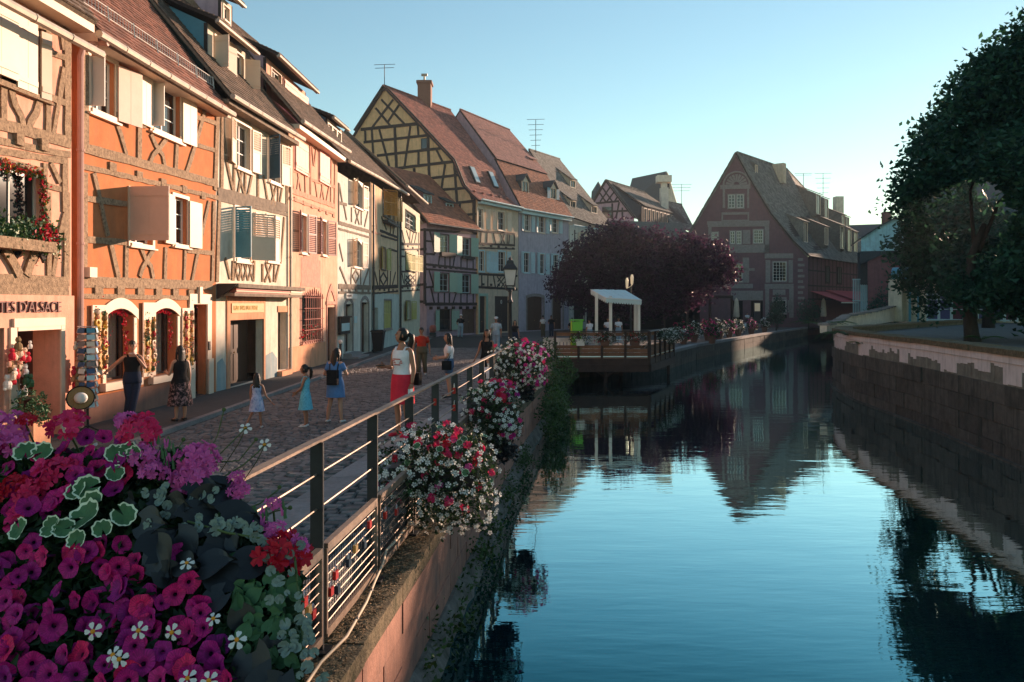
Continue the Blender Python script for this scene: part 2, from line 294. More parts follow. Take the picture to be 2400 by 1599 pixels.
# water
wm = bpy.data.materials.new('canal_water'); wm.use_nodes = True; t = wm.node_tree; t.nodes.remove(t.nodes['Principled BSDF'])
tc = t.nodes.new('ShaderNodeTexCoord'); last = None
for sc, st, dist, mp in ((1.3, .09, .05, (.42, 1.7, 1)), (4.0, .05, .02, (.5, 1.9, 1)), (.25, .09, .15, (1, .8, 1))):
    mn = t.nodes.new('ShaderNodeMapping'); mn.inputs['Scale'].default_value = mp; mn.inputs['Rotation'].default_value = (0, 0, .25); n = t.nodes.new('ShaderNodeTexNoise'); n.inputs['Scale'].default_value = sc; n.inputs['Detail'].default_value = 3
    b = t.nodes.new('ShaderNodeBump'); b.inputs['Strength'].default_value = st; b.inputs['Distance'].default_value = dist
    t.links.new(tc.outputs['Object'], mn.inputs[0]); t.links.new(mn.outputs[0], n.inputs['Vector']); t.links.new(n.outputs['Fac'], b.inputs['Height'])
    if last: t.links.new(last.outputs[0], b.inputs['Normal'])
    last = b
lw_ = t.nodes.new('ShaderNodeLayerWeight'); lw_.inputs['Blend'].default_value = .5; t.links.new(last.outputs[0], lw_.inputs['Normal'])
mr = t.nodes.new('ShaderNodeMapRange'); mr.inputs[1].default_value = .50; mr.inputs[2].default_value = .79; mr.inputs[3].default_value = .05; mr.inputs[4].default_value = .84; t.links.new(lw_.outputs['Facing'], mr.inputs[0])
cr_ = t.nodes.new('ShaderNodeMix'); cr_.data_type = 'RGBA'; cr_.inputs[6].default_value = (.10, .80, .95, 1); cr_.inputs[7].default_value = (.88, 1, 1, 1); t.links.new(mr.outputs[0], cr_.inputs[0])
gls = t.nodes.new('ShaderNodeBsdfGlossy'); gls.inputs['Roughness'].default_value = .012; t.links.new(cr_.outputs[2], gls.inputs['Color']); t.links.new(last.outputs[0], gls.inputs['Normal'])
dfs = t.nodes.new('ShaderNodeBsdfDiffuse'); dfs.inputs['Color'].default_value = (.002, .014, .020, 1); ms = t.nodes.new('ShaderNodeMixShader'); t.links.new(mr.outputs[0], ms.inputs[0]); t.links.new(dfs.outputs[0], ms.inputs[1]); t.links.new(gls.outputs[0], ms.inputs[2]); t.links.new(ms.outputs[0], t.nodes['Material Output'].inputs[0])
mb = MB().poly((-15, -40, WZ), (310, -40, WZ), (310, 420, WZ), (-15, 420, WZ)); tag(mb.build('canal_water', wm), kind='structure')

def resample(pts, step):
    out = []; 
    for (x0, y0), (x1, y1) in zip(pts, pts[1:]):
        L = math.hypot(x1-x0, y1-y0); n = max(1, round(L/step))
        out += [(x0+(x1-x0)*k/n, y0+(y1-y0)*k/n) for k in range(n)]
    return out+[pts[-1]]
def seg_block(mb, a, b, z0, z1, o0, o1, side=1, gap=.006, jit=0, slope=0.):
    a = V((*a, 0)); b = V((*b, 0)); d = (b-a); L = d.length; d = d/L; n = V((d.y, -d.x, 0))*side
    a2 = a+d*gap; b2 = b-d*gap; j = random.uniform(-jit, jit); o1 += j
    q = lambda p, o, z: p+n*o+V((0, 0, z))
    mb.hexa([q(a2, o0, z0), q(b2, o0, z0), q(b2, o1+slope, z0), q(a2, o1+slope, z0), q(a2, o0, z1), q(b2, o0, z1), q(b2, o1, z1), q(a2, o1, z1)])
# left quay: coping, sandstone courses, battered rubble
qw = thing('quay_wall', 'left canal wall of pink sandstone courses under a mossy ledge carrying the railing', 'wall', (-.9, 6, 0))
LQ = resample([(edge_x(2), 2), (edge_x(10), 10), (.20, 18), (1.2, 25), (1.75, 31), (2.0, 34)], 1.15)
mb = MB()
for a, b in zip(LQ, LQ[1:]):
    seg_block(mb, a, b, -1.2, .12, -1.4, -.05, gap=0)
mb.build('wall_core', M['mortar'], qw)
for i, (a, b) in enumerate(zip(LQ, LQ[1:])):
    m1 = MB(); seg_block(m1, a, b, .10, .25+random.uniform(-.008, .008), -.52, .015, jit=.012); m1.build('coping_stone', M['coping'], qw)
    for c in range(3):
        off = .5 if c % 2 else 0
        a2 = (a[0]+(b[0]-a[0])*off, a[1]+(b[1]-a[1])*off); b2 = (b[0]+(b[0]-a[0])*off, b[1]+(b[1]-a[1])*off)
        m1 = MB(); seg_block(m1, a2, b2, -.17-.27*c, .095-.27*c, -.4, 0, jit=.012, gap=.009); m1.build('stone', M['sandstone'], qw)
mb = MB(); LR = resample([(edge_x(2), 2), (edge_x(10), 10), (.20, 18), (1.2, 25), (1.75, 31), (2.0, 34)], .28)
rows = []
for i, (x, y) in enumerate(LR):
    rows.append([(x+o+random.uniform(-.03, .03), y, z+random.uniform(-.015, .015)) for o, z in ((-.3, -.70), (.03, -.70), (.09, -.76), (.12, -.85), (.16, -.93), (.20, -1.02), (.3, -1.4))])
for r0, r1 in zip(rows, rows[1:]):
    for k in range(6): mb.poly(r0[k], r0[k+1], r1[k+1], r1[k])
mb.build('rubble_footing', M['rubble'], qw, True)
# gritty litter lying on the ledge
mb = MB()
for k in range(2600):
    y = random.uniform(3.2, 9); x = edge_x(y)-random.uniform(.02, .34); z = .262; s = random.uniform(.004, .014); a = random.random()*6
    mb.add([(x+s*math.cos(a)*1.5, y+s*math.sin(a)*1.5, z), (x-s*math.sin(a), y+s*math.cos(a), z), (x-s*math.cos(a)*1.4, y-s*math.sin(a)*1.4, z), (x, y, z+s*.7)], [(0, 1, 3), (1, 2, 3), (2, 0, 3)])
tag(mb.build('grit', mat('grit_litter', (.26, .17, .095), .95, .4, 30, 0, island=.7)), 'dry leaf litter and moss scattered on the wall ledge', None, kind='stuff')
# quay beyond the deck (left bank in front of the big house)
qf = thing('quay_wall', 'far pale stone quay below the terrace of flowers', 'wall', (15, 55, 0))
FQ = resample(BL[7:], 1.6)
mb = MB()
for a, b in zip(FQ, FQ[1:]): seg_block(mb, a, b, -1.3, -.02, -.8, -.03, gap=0)
mb.build('wall_core', M['mortar'], qf)
for i, (a, b) in enumerate(zip(FQ, FQ[1:])):
    for c in range(2):
        m1 = MB(); seg_block(m1, a, b, -1.0+.44*c, -.57+.44*c, -.3, 0, jit=.02, gap=.01); m1.build('stone', M['quay'], qf)
    m1 = MB(); seg_block(m1, a, b, -.11, .06, -.45, .05); m1.build('coping_stone', M['granite'], qf)
# right quay
qr = thing('quay_wall', 'curved right-hand canal wall of dark stone with a flaking pale band on top', 'wall', (12, 25, 0))
RQ = resample(BR[:11], 1.25)
mb = MB()
for a, b in zip(RQ, RQ[1:]): seg_block(mb, a, b, -1.3, 1.5, -.5, -.04, side=-1, gap=-.02)
mb.build('wall_core', M['render_bare'], qr)
for i, (a, b) in enumerate(zip(RQ, RQ[1:])):
    for c in range(4):
        off = .5 if c % 2 else 0
        a2 = (a[0]+(b[0]-a[0])*off, a[1]+(b[1]-a[1])*off); b2 = (b[0]+(b[0]-a[0])*off, b[1]+(b[1]-a[1])*off)
        m1 = MB(); seg_block(m1, a2, b2, -1.05+.46*c, -.6+.46*c, -.3, .0, side=-1, jit=.02, gap=.008, slope=.0); m1.build('stone', M['quay'], qr)
    m1 = MB(); seg_block(m1, a, b, 1.48, 1.62+random.uniform(-.01, .01), -.75, .03, side=-1, jit=.02); m1.build('coping_stone', M['coping'], qr)
mb = MB()
for a, b in zip(RQ, RQ[1:]): seg_block(mb, a, b, -1.3, -.90, -.1, .10, side=-1, gap=-.01, jit=.01)
mb.build('footing', M['quay'], qr)
mb = MB(); RP = resample(BR[:9], .22); h = .4
for i, (a, b) in enumerate(zip(RP, RP[1:])):
    if i % 16 in (4, 5, 6): h = .66
    elif random.random() < .35: h = random.uniform(.24, .46)
    h2 = h if i % 16 in (4, 5, 6) else h+random.uniform(-.05, .05)
    seg_block(mb, a, b, 1.48-h2, 1.48, -.05, -.026, side=-1, gap=0)
mb.build('flaking_paint', M['flakepaint'], qr)
# street: bed, cobbles, kerb, pavement, granite strip
mb = MB(); ys = [-6+1.0*k for k in range(72)]
for y0, y1 in zip(ys, ys[1:]):
    for k in range(12):
        f = lambda t, y: (kerb_x(y)-.02)+((edge_x(min(y, 30))-.6)-(kerb_x(y)-.02))*t
        q = [(f(k/12, y0), y0), (f((k+1)/12, y0), y0), (f((k+1)/12, y1), y1), (f(k/12, y1), y1)]
        mb.poly(*[(x, y, gz(x, y)-.012) for x, y in q])
street = tag(mb.build('street', M['mortar']), kind='structure')
mc = []
y = 2.2; row = 0
while y < 47:
    dy = .115+.0016*y; x = kerb_x(y)+.02+random.uniform(0, .1)
    xe = edge_x(min(y, 30))-.47
    while x < xe:
        wv = random.uniform(.13, .23)*(1+.012*y)
        sx = x-(y-8)*.1
        if not (-2.36 < sx+wv/2-0.0 < -1.86 and y < 26): mc.append((x+wv/2, y+random.uniform(-.012, .012), wv, dy))
        x += wv
    y += dy; row += 1
def cobble_mesh(mb, x, y, z, wv, dy):
    a, b, h = wv/2-.007, dy/2-.006, .02+random.uniform(-.006, .01); a2, b2 = a-.018, b-.016; t = random.uniform(-.006, .006)
    mb.add([(x-a, y-b, z-.02), (x+a, y-b, z-.02), (x+a, y+b, z-.02), (x-a, y+b, z-.02), (x-a2, y-b2, z+h-.01+t), (x+a2, y-b2, z+h-.01-t), (x+a2, y+b2, z+h-.01-t), (x-a2, y+b2, z+h-.01+t)],
           [(4, 5, 6, 7), (0, 1, 5, 4), (1, 2, 6, 5), (2, 3, 7, 6), (3, 0, 4, 7)])
def cob_vis(c):
    x, y = c[0], c[1]; u = 1200+1800*x/y; v = 714+(CZ-gz(x, y))/y*1800; return 330 < u < 930 and v < 1185+(u-560)*-.55 and 9 < y < 20
near = sorted([c for c in mc if cob_vis(c)], key=lambda c: -c[2]*c[3]/c[1]**2)[:300]; ns = set(id(c) for c in near)
protos = []
for k in range(10):
    m1 = MB(); cobble_mesh(m1, 0, 0, 0, .18, .135); protos.append(m1.mesh('cobble', M['cobble']))
for c in near:
    link('cobble', random.choice(protos), street, Matrix.Translation((c[0], c[1], gz(c[0], c[1]))) @ Matrix.Diagonal((c[2]/.18, c[3]/.135, 1, 1)))
mb = MB()
for c in mc:
    if id(c) not in ns: cobble_mesh(mb, c[0], c[1], gz(c[0], c[1]), c[2], c[3])
mb.build('cobblestones', M['cobble'], street, kind='stuff')
mb = MB()
for k in range(22):
    y0 = 3+1.05*k; y1 = y0+1.04; q = [(x+(y-8)*.1, y) for x, y in ((-2.34, y0), (-1.88, y0), (-1.88, y1), (-2.34, y1))]
    m1 = MB(); m1.prism([(x, y, gz(x, y)+.012) for x, y in q], (0, 0, -.05)); m1.build('granite_slab', M['granite'], street)
pav = MB()
for y0, y1 in zip(ys, ys[1:]):
    for k in range(3):
        f = lambda t, y: -10.4+(kerb_x(y)-.14+10.4)*t
        pav.poly(*[(f(a, yy), yy, .085+.03*(1-a)) for a, yy in ((k/3, y0), ((k+1)/3, y0), ((k+1)/3, y1), (k/3, y1))])
pv = tag(pav.build('pavement', M['asphalt']), kind='structure')
for k in range(54):
    y0 = 4+1.02*k; y1 = y0+1.01; m1 = MB(); z = .092
    m1.prism([(kerb_x(y0)-.15, y0, -.03), (kerb_x(y0), y0, -.03), (kerb_x(y1), y1, -.03), (kerb_x(y1)-.15, y1, -.03)], (0, 0, z+.03+random.uniform(-.006, .006)))
    m1.build('kerb_stone', M['granite'], pv)
for k in range(24):
    y0 = 2.4+1.0*k; m1 = MB(); a, b = (edge_x(y0)-.48, y0), (edge_x(y0+1)-.48, y0+1); z0_, z1_ = gz(*a), gz(*b)
    m1.hexa([(a[0], a[1], -.3), (a[0]+.12, a[1], -.3), (b[0]+.12, b[1]-.01, -.3), (b[0], b[1]-.01, -.3), (a[0], a[1], max(.2, z0_)+.01), (a[0]+.12, a[1], max(.2, z0_)+.01), (b[0]+.12, b[1]-.01, max(.2, z1_)+.01), (b[0], b[1]-.01, max(.2, z1_)+.01)]); m1.build('kerb_stone', M['granite'], street)
# bridge under the photographer
mb = MB(); mb.box(-3.4, 11, -3.5, 1.45, .30, .62); mb.box(-3.4, 11, 1.2, 1.5, .62, .78); tag(mb.build('bridge', M['granite']), kind='structure')

# ---------------------------------------------------------------- facade tools
class Fac:
    def __init__(s, A, B):
        s.A = V((*A, 0)); d = V((*B, 0))-s.A; s.L = d.length; s.d = d/s.L; s.n = V((s.d.y, -s.d.x, 0))
    def px(s, uv, o=0.):
        u, v = uv; r = V(((u-1200)/1800, 1, -(v-714)/1800)); t = ((s.A+s.n*o).dot(s.n))/(r.x*s.n.x+s.n.y)
        p = r*t; return (p-s.A).dot(s.d), p.z+CZ
    def W(s, a, z, o=0.): return s.A+s.d*a+s.n*o+V((0, 0, z))
    def bx(s, mb, s0, s1, za_, zb_, o0, o1):
        mb.hexa([s.W(s0, za_, o0), s.W(s1, za_, o0), s.W(s1, za_, o1), s.W(s0, za_, o1), s.W(s0, zb_, o0), s.W(s1, zb_, o0), s.W(s1, zb_, o1), s.W(s0, zb_, o1)])

class House:
    def __init__(s, name, label, fac, group=None, cat='house'):
        s.f = fac; s.holes = []; s.root = thing(name, label, cat, fac.W(fac.L/2, 0, -.1), group)
    def rect(s, Z, xl, yt, yb, xr, o=0.):
        a, zt = s.f.px(Z(xl, yt), o); _, zb_ = s.f.px(Z(xl, yb), o); b, _ = s.f.px(Z(xr, yt), o); return (a, b, zb_, zt)
    def wall(s, s0, s1, z0, z1, m, o=0., depth=.25, back=7., name='wall', holes=None, extra=()):
        H = [h for h in (s.holes if holes is None else holes) if h[0] < s1 and h[1] > s0 and h[2] < z1 and h[3] > z0]
        cs = sorted({s0, s1, *[min(max(h[i], s0), s1) for h in H for i in (0, 1)]}); cz = sorted({z0, z1, *[min(max(h[i], z0), z1) for h in H for i in (2, 3)]})
        mb = MB(); f = s.f
        for a, b in zip(cs, cs[1:]):
            for c, d in zip(cz, cz[1:]):
                x, y = (a+b)/2, (c+d)/2
                if any(h[0] < x < h[1] and h[2] < y < h[3] for h in H): continue
                mb.poly(f.W(a, c, o), f.W(b, c, o), f.W(b, d, o), f.W(a, d, o))
        for a, b, c, d in H:
            a, b, c, d = max(a, s0), min(b, s1), max(c, z0), min(d, z1)
            for p, q in (((a, c), (a, d)), ((a, d), (b, d)), ((b, d), (b, c)), ((b, c), (a, c))):
                mb.poly(f.W(*p, o), f.W(*q, o), f.W(*q, o-depth), f.W(*p, o-depth))
        if back:
            for a in (s0, s1): mb.poly(f.W(a, z0, o), f.W(a, z1, o), f.W(a, z1, o-back), f.W(a, z0, o-back))
            mb.poly(f.W(s0, z0, o-back), f.W(s1, z0, o-back), f.W(s1, z1, o-back), f.W(s0, z1, o-back))
        return mb.build(name, M[m] if isinstance(m, str) else m, s.root)
    def beam(s, pts, wd, m, o0=0., o1=.035, wob=.012, name='timber_beam', parent=None):
        f = s.f; P = []
        for (a, b), (c, d) in zip(pts, pts[1:]):
            L = math.hypot(c-a, d-b); n = max(1, int(L/.3)); P += [(a+(c-a)*k/n, b+(d-b)*k/n) for k in range(n)]
        P.append(pts[-1]); L_, R_ = [], []
        for i, p in enumerate(P):
            q0 = P[max(i-1, 0)]; q1 = P[min(i+1, len(P)-1)]; tx, tz = q1[0]-q0[0], q1[1]-q0[1]; l = math.hypot(tx, tz) or 1; nx, nz = -tz/l, tx/l
            e = wd/2+random.uniform(-wob, wob); g = wd/2+random.uniform(-wob, wob); L_.append((p[0]+nx*e, p[1]+nz*e)); R_.append((p[0]-nx*g, p[1]-nz*g))
        mb = MB(); n = len(P); o1 = o1+random.uniform(-.003, .003)
        vs = [f.W(*p, o0-.02) for p in L_]+[f.W(*p, o1) for p in L_]+[f.W(*p, o1) for p in R_]+[f.W(*p, o0-.02) for p in R_]
        fs = [(k*n+i, k*n+i+1, (k+1)*n+i+1, (k+1)*n+i) for k in range(3) for i in range(n-1)]+[(0, n, 2*n, 3*n), (n-1, 4*n-1, 3*n-1, 2*n-1)]
        mb.add(vs, fs); return mb.build(name, M[m] if isinstance(m, str) else m, parent or s.root)
    def beams(s, Z, m, lst, o1=.035, wob=.012, o0=0.):
        for it in lst:
            wd = it[0]; c = it[1:]; s.beam([s.f.px(Z(c[i], c[i+1]), o0) for i in range(0, len(c), 2)], wd, m, o0, o0+o1, wob)
    def window(s, r, cols=2, rows=3, fm='white_paint', cm=None, cw=.10, depth=.15, arch=0, gm='glass', sill=True, curtain=False, lintel=None, hole=True, o=0., bar=.022, cproud=.03):
        f = s.f; a, b, c, d = r
        if hole: s.holes.append(r)
        mb = MB()
        if cm:
            mb.k = 1
            f.bx(mb, a-cw, a, c-cw, d+cw, o-.02, o+cproud); f.bx(mb, b, b+cw, c-cw, d+cw, o-.02, o+cproud); f.bx(mb, a, b, d, d+cw, o-.02, o+cproud); f.bx(mb, a, b, c-cw, c, o-.02, o+cproud+.03)
            if sill: f.bx(mb, a-cw*1.2, b+cw*1.2, c-cw*1.3, c-cw*.9, o-.02, o+.10)
        mb.k = 0; fw = .05; q = o-depth
        for x0, x1, y0, y1 in ((a, a+fw, c, d), (b-fw, b, c, d), (a+fw, b-fw, c, c+fw), (a+fw, b-fw, d-fw, d)): f.bx(mb, x0, x1, y0, y1, q-.03, q+.03)
        W_ = (b-a-2*fw)/cols; H_ = (d-c-2*fw)/rows
        for k in range(1, cols): wd = bar*1.8 if cols % 2 == 0 and k == cols//2 else bar; f.bx(mb, a+fw+W_*k-wd/2, a+fw+W_*k+wd/2, c+fw, d-fw, q-.02, q+.02)
        for k in range(1, rows): f.bx(mb, a+fw, b-fw, c+fw+H_*k-bar/2, c+fw+H_*k+bar/2, q-.018, q+.018)
        if arch:
            n = 8
            for k in range(n):
                x0, x1 = a+(b-a)*k/n, a+(b-a)*(k+1)/n; g = lambda x: d-arch*(2*(x-a)/(b-a)-1)**2
                mb.prism([f.W(x0, d+.005, o+.012), f.W(x1, d+.005, o+.012), f.W(x1, g(x1), o+.012), f.W(x0, g(x0), o+.012)], f.n*-.1)
        w_ = mb.build('window', [M[fm], M[cm or fm]], s.root)
        for i in range(cols):
            for j in range(rows):
                m1 = MB(); f.bx(m1, a+fw+W_*i+bar/3, a+fw+W_*(i+1)-bar/3, c+fw+H_*j+bar/3, c+fw+H_*(j+1)-bar/3, q-.012, q-.002); m1.build('pane', M[gm], w_)
        m1 = MB(); f.bx(m1, a, b, c, d, q-.6 if curtain else q-.06, q-.5 if curtain else q-.035); m1.build('back_panel', M['dark'], w_)
        if curtain:
            for x0, x1 in curtain: m1 = MB(); L = b-a; n = 10; m1.add([p for k in range(n+1) for p in (f.W(a+L*(x0+(x1-x0)*k/n), c, q-.1-.02*(k % 2)), f.W(a+L*(x0+(x1-x0)*k/n), d, q-.1-.02*(k % 2)))], [(2*k, 2*k+2, 2*k+3, 2*k+1) for k in range(n)]); m1.build('curtain', M['curtain'], w_)
        return w_
    def shutter(s, h, sgn, wd, z0, z1, ang, m, louv=0, boards=3, o=.05, label=None, batten=True):
        """hinge at s=h; sgn +1 hinged on the right edge (opens to +s); ang 180 flat, 90 square out"""
        f = s.f; a = R(180-ang); dr = f.d*math.cos(a)*sgn+f.n*math.sin(a); nn = f.n*math.cos(a)-f.d*sgn*math.sin(a); base = f.W(h, 0, o); t = .018
        mb = MB(); up = V((0, 0, 1)); H_ = z1-z0
        def bx(x0, x1, y0, y1, t0=-t, t1=t):
            mb.hexa([base+dr*x+up*y+nn*q for q in (t0, t1) for x, y in ((x0, y0), (x1, y0), (x1, y1), (x0, y1))])
        if louv:
            e = .05
            for x0, x1, y0, y1 in ((0, e, z0, z1), (wd-e, wd, z0, z1), (e, wd-e, z0, z0+e), (e, wd-e, z1-e, z1), (e, wd-e, z0+H_*.5-e/2, z0+H_*.5+e/2)): bx(x0, x1, y0, y1)
            lo = z0+e if louv == 2 else z0+H_*.5+e/2
            if louv == 1: bx(e, wd-e, z0+e, z0+H_*.5-e/2, -.008, .008)
            n = int((z1-e-lo)/.075)
            for k in range(n):
                y = lo+.075*k+.02; mb.hexa([base+dr*x+up*(y+dz+dy)+nn*q for q, dz in ((-t*.8, .035), (t*.8, -.012)) for x, dy in ((e, 0), (wd-e, 0), (wd-e, .012), (e, .012))])
        else:
            for k in range(boards): bx(wd*k/boards+.004, wd*(k+1)/boards-.004, z0, z1)
            bx(.004, wd-.004, z0+.01, z1-.01, -t*.7, t*.7)
            if batten:
                for y in (z0+H_*.14, z0+H_*.86):
                    bx(.01, wd-.01, y-.05, y+.05, -t-.014, -t+.001); bx(.01, wd-.01, y-.05, y+.05, t-.001, t+.014)
        return tag(mb.build('shutter', M[m], s.root), label)
    def door(s, r, m='door', depth=.25, panels=2, light=0., name='door'):
        f = s.f; a, b, c, d = r; s.holes.append(r); q = -depth+.01; mb = MB(); f.bx(mb, a, b, c, d, q-.06, q)
        n = panels
        for i in range(2):
            for j in range(n):
                x0 = a+(b-a)*(i*.5+.07); x1 = a+(b-a)*(i*.5+.43); y0 = c+(d-c)*(j/n+.04); y1 = c+(d-c)*((j+1)/n-.04); f.bx(mb, x0, x1, y0, y1, q, q+.022)
        D = mb.build(name, M[m], s.root); mb = MB(); mb.ball(f.W(a+(b-a)*.55, c+1.0, q+.06), .03, 6, 4); mb.build('handle', M['brass'], D); return D
    def gutter(s, s0, s1, z, o, r=.07, m='zinc', dz=0.):
        f = s.f; mb = MB(); mb.tube([f.W(s0, z, o), f.W((s0+s1)/2, z+dz/2-.01, o), f.W(s1, z+dz, o)], r, 8)
        n = int((s1-s0)/.9)
        for k in range(1, n): x = s0+(s1-s0)*k/n; zz = z+dz*k/n-.01*(1-abs(2*k/n-1)); mb.tube([f.W(x-.02, zz, o), f.W(x+.02, zz, o)], r*1.12, 8)
        return mb.build('gutter', M[m], s.root)
    def pipe(s, x, z0, z1, o, r=.05, m='zinc', top=None):
        f = s.f; mb = MB(); path = [f.W(x, z0, o), f.W(x, z1, o)]
        if top: path += [f.W(*p) for p in top]
        mb.tube(path, r, 8)
        for k in range(1, 4): z = z0+(z1-z0)*k/4; mb.tube([f.W(x, z-.025, o), f.W(x, z+.025, o)], r*1.25, 8)
        return mb.build('drainpipe', M[m], s.root)
    def roof(s, s0, s1, z, o, pitch, run, m, tw=.18, th=.15, back=True, verge=.0, dz=0., under='timber_grey', single=0):
        """front slope from eave (o, z) back by run; slab + tiles"""
        f = s.f; rise = run*math.tan(R(pitch)); mb = MB()
        A = [f.W(s0, z, o), f.W(s1, z+dz, o), f.W(s1, z+dz+rise, o-run), f.W(s0, z+rise, o-run)]
        nrm = (A[1]-A[0]).cross(A[3]-A[0]).normalized(); mb.prism([p-nrm*.10 for p in A], nrm*.08)
        if back:
            Bk = [f.W(s0, z+rise, o-run), f.W(s1, z+dz+rise, o-run), f.W(s1, z, o-run*2), f.W(s0, z, o-run*2)]; n2 = (Bk[1]-Bk[0]).cross(Bk[3]-Bk[0]).normalized(); mb.prism([p-n2*.10 for p in Bk], n2*.08)
            for q in (s0, s1): mb.poly(f.W(q, z-.1, o-.5), f.W(q, z+rise-.1, o-run), f.W(q, z-.1, o-2*run+.5))
        rf = mb.build('roof', M[under], s.root)
        tiles(A[0], A[1], A[3], A[2], tw, th, m, rf, single); return rf

def tiles(p00, p10, p01, p11, tw, th, m, parent, single=0, thick=.018, keep=None, sag=0.):
    """flat tiles on the bilinear patch p00-p10 (eave) p01-p11 (ridge)"""
    p00, p10, p01, p11 = map(V, (p00, p10, p01, p11)); nrm = (p10-p00).cross(p01-p00).normalized()
    rows_ = max(1, int((p01-p00).length/th)); mb = MB(); meshes = []; cnt = 0; protos = None
    for j in range(rows_):
        a = p00.lerp(p01, j/rows_); b = p10.lerp(p11, j/rows_); a2 = p00.lerp(p01, min(1, (j+1.25)/rows_)); b2 = p10.lerp(p11, min(1, (j+1.25)/rows_))
        L = (b-a).length; n = max(1, int(L/tw)); off = .5 if j % 2 else 0
        for i in range(n+(1 if off else 0)):
            t0 = max(0, (i-off)/n); t1 = min(1, (i+1-off)/n)
            if t1-t0 < .02/n: continue
            g = .04/n; q = [a.lerp(b, t0+g), a.lerp(b, t1-g), a2.lerp(b2, t1-g), a2.lerp(b2, t0+g)]
            if keep and not keep((q[0]+q[2])/2): continue
            h = thick*(1+random.uniform(-.25, .5)); hu = .004
            k = len(mb.v) if True else 0
            top = [q[0]+nrm*(h+.012), q[1]+nrm*(h+.012+random.uniform(0, .006)), q[2]+nrm*hu, q[3]+nrm*hu]
            pts = [q[0]-nrm*.004, q[1]-nrm*.004]+top; fc = [(2, 3, 4, 5), (0, 1, 3, 2), (1, 4, 3), (0, 2, 5)]
            if cnt < single and (nrm.y < 2):
                m1 = MB(); m1.add(pts, fc); m1.build('tile', M[m], parent); cnt += 1
            else: mb.add(pts, fc)
    if mb.f: mb.build('roof_tiles', M[m], parent, kind='stuff')
# ---------------------------------------------------------------- the left row of houses
PP = [(-9.0, 16.1), (-8.675, 22.5), (-8.29, 28.5), (-8.02, 35.3), (-7.69, 42.0), (-7.36, 50.0), (-7.02, 58.5)]
GRP = 'half-timbered houses along the left street'
def frieze(h, z, s0, s1, n, m, hh=.16, wd=.2):      # beam-end blocks between two girts
    for k in range(n):
        x = s0+(s1-s0)*(k+.5)/n; h.beam([(x-wd/2, z), (x+wd/2, z)], hh, m, 0, .045, .006)
def fz(h, Z, x, y): return h.f.px(Z(x, y))
# ---- H1: peach shop house at the left edge
d1 = V((PP[1][0]-PP[0][0], PP[1][1]-PP[0][1])).normalized()
f1 = Fac((-9.12-.046*1.9+.0, 10.6), (-8.92, 15.55)); h = House('house', 'peach half-timbered shop house with lettering over its door, at the left end of the row', f1, GRP)
H1 = h; L1 = f1.L
r = h.rect(z1, 12, 30, 540, 345); r = (r[0]-.9, r[1]-.02, r[2]-.12, r[3]); h.window(r, 2, 3, cm='timber', cw=.09)
sA = fz(h, z1, 100, 40)[0]; sB = fz(h, z1, 250, 100)[0]; sC = fz(h, z1, 278, 100)[0]
h.shutter(sA, -1, .9, r[2]+.06, r[3]-.02, 180, 'cream_paint', boards=2, o=.09); h.shutter(sA+.005, 1, sB-sA, r[2]-.03, r[3]-.05, 180, 'cream_paint', boards=2, o=.06); h.shutter(sC, 1, r[1]-sC, r[2]-.06, r[3]-.14, 168, 'cream_paint', boards=1, o=.06)
rw = h.rect(z1, 5, 1195, 1800, 310); rw = (rw[0]-1.0, rw[1], rw[2]+.05, rw[3])
h.window(rw, 3, 1, cm='timber', cw=.1, gm='glass', curtain=None); cfw = rw
h.beams(z1, 'timber', [(.19, 490, 235, 490, 1045), (.15, 345, 180, 345, 985), (.12, 365, 385, 470, 425), (.11, 440, 230, 463, 370), (.13, 465, 500, 425, 740, 385, 985), (.13, 365, 715, 470, 755), (.15, 70, 640, 100, 770, 145, 850, 165, 950), (.15, 290, 715, 258, 830, 215, 900, 200, 945),
    (.14, 20, 600, 20, 890), (.21, -200, 860, 510, 1050), (.13, -200, 1000, 510, 1140), (.13, -200, 1085, 490, 1185), (.17, 470, 1180, 470, 1560), (.12, 365, 1200, 432, 1345), (.1, 340, 1365, 440, 1395), (.12, 325, 1200, 325, 1560), (.2, -200, 0, 500, 250)])
for x in (-100, 120, 300): a, b = fz(h, z1, x, 1000+(x*.22)); h.beam([(a-.1, b), (a+.1, b)], .2, 'timber', 0, .09, .01, name='beam_end')
h.beams(z2, 'timber', [(.17, 437, 0, 437, 570), (.13, 425, 150, 385, 330, 345, 560), (.13, 320, 0, 320, 560), (.2, -200, 575, 455, 600), (.17, -200, 625, 450, 650), (.14, -200, 690, 450, 672)])
h.beams(z2, 'timber', [(.18, 20, 390, 75, 470, 115, 560), (.18, 245, 370, 195, 470, 165, 560)], .06)
def heart(c, w, hh, ex, m, name, parent):
    P = []
    for k in range(20):
        a = 2*math.pi*k/20; P.append((16*math.sin(a)**3/32*w, (13*math.cos(a)-5*math.cos(2*a)-2*math.cos(3*a)-math.cos(4*a))/32*hh))
    mb = MB(); mb.prism([f1.W(c[0]+x, c[1]+z, c[2]) for x, z in P], f1.n*ex); return mb.build(name, M[m], parent)
for x in (108, -30): a, b = fz(h, z2, x, 400); heart((a, b, .01), .24, .26, .02, 'dark', 'heart_cutout', h.root)
fx = fz(h, z2, 262, 420); heart((fx[0], fx[1], .05), .22, .3, .05, 'timber_dark', 'carved_heart', h.root)
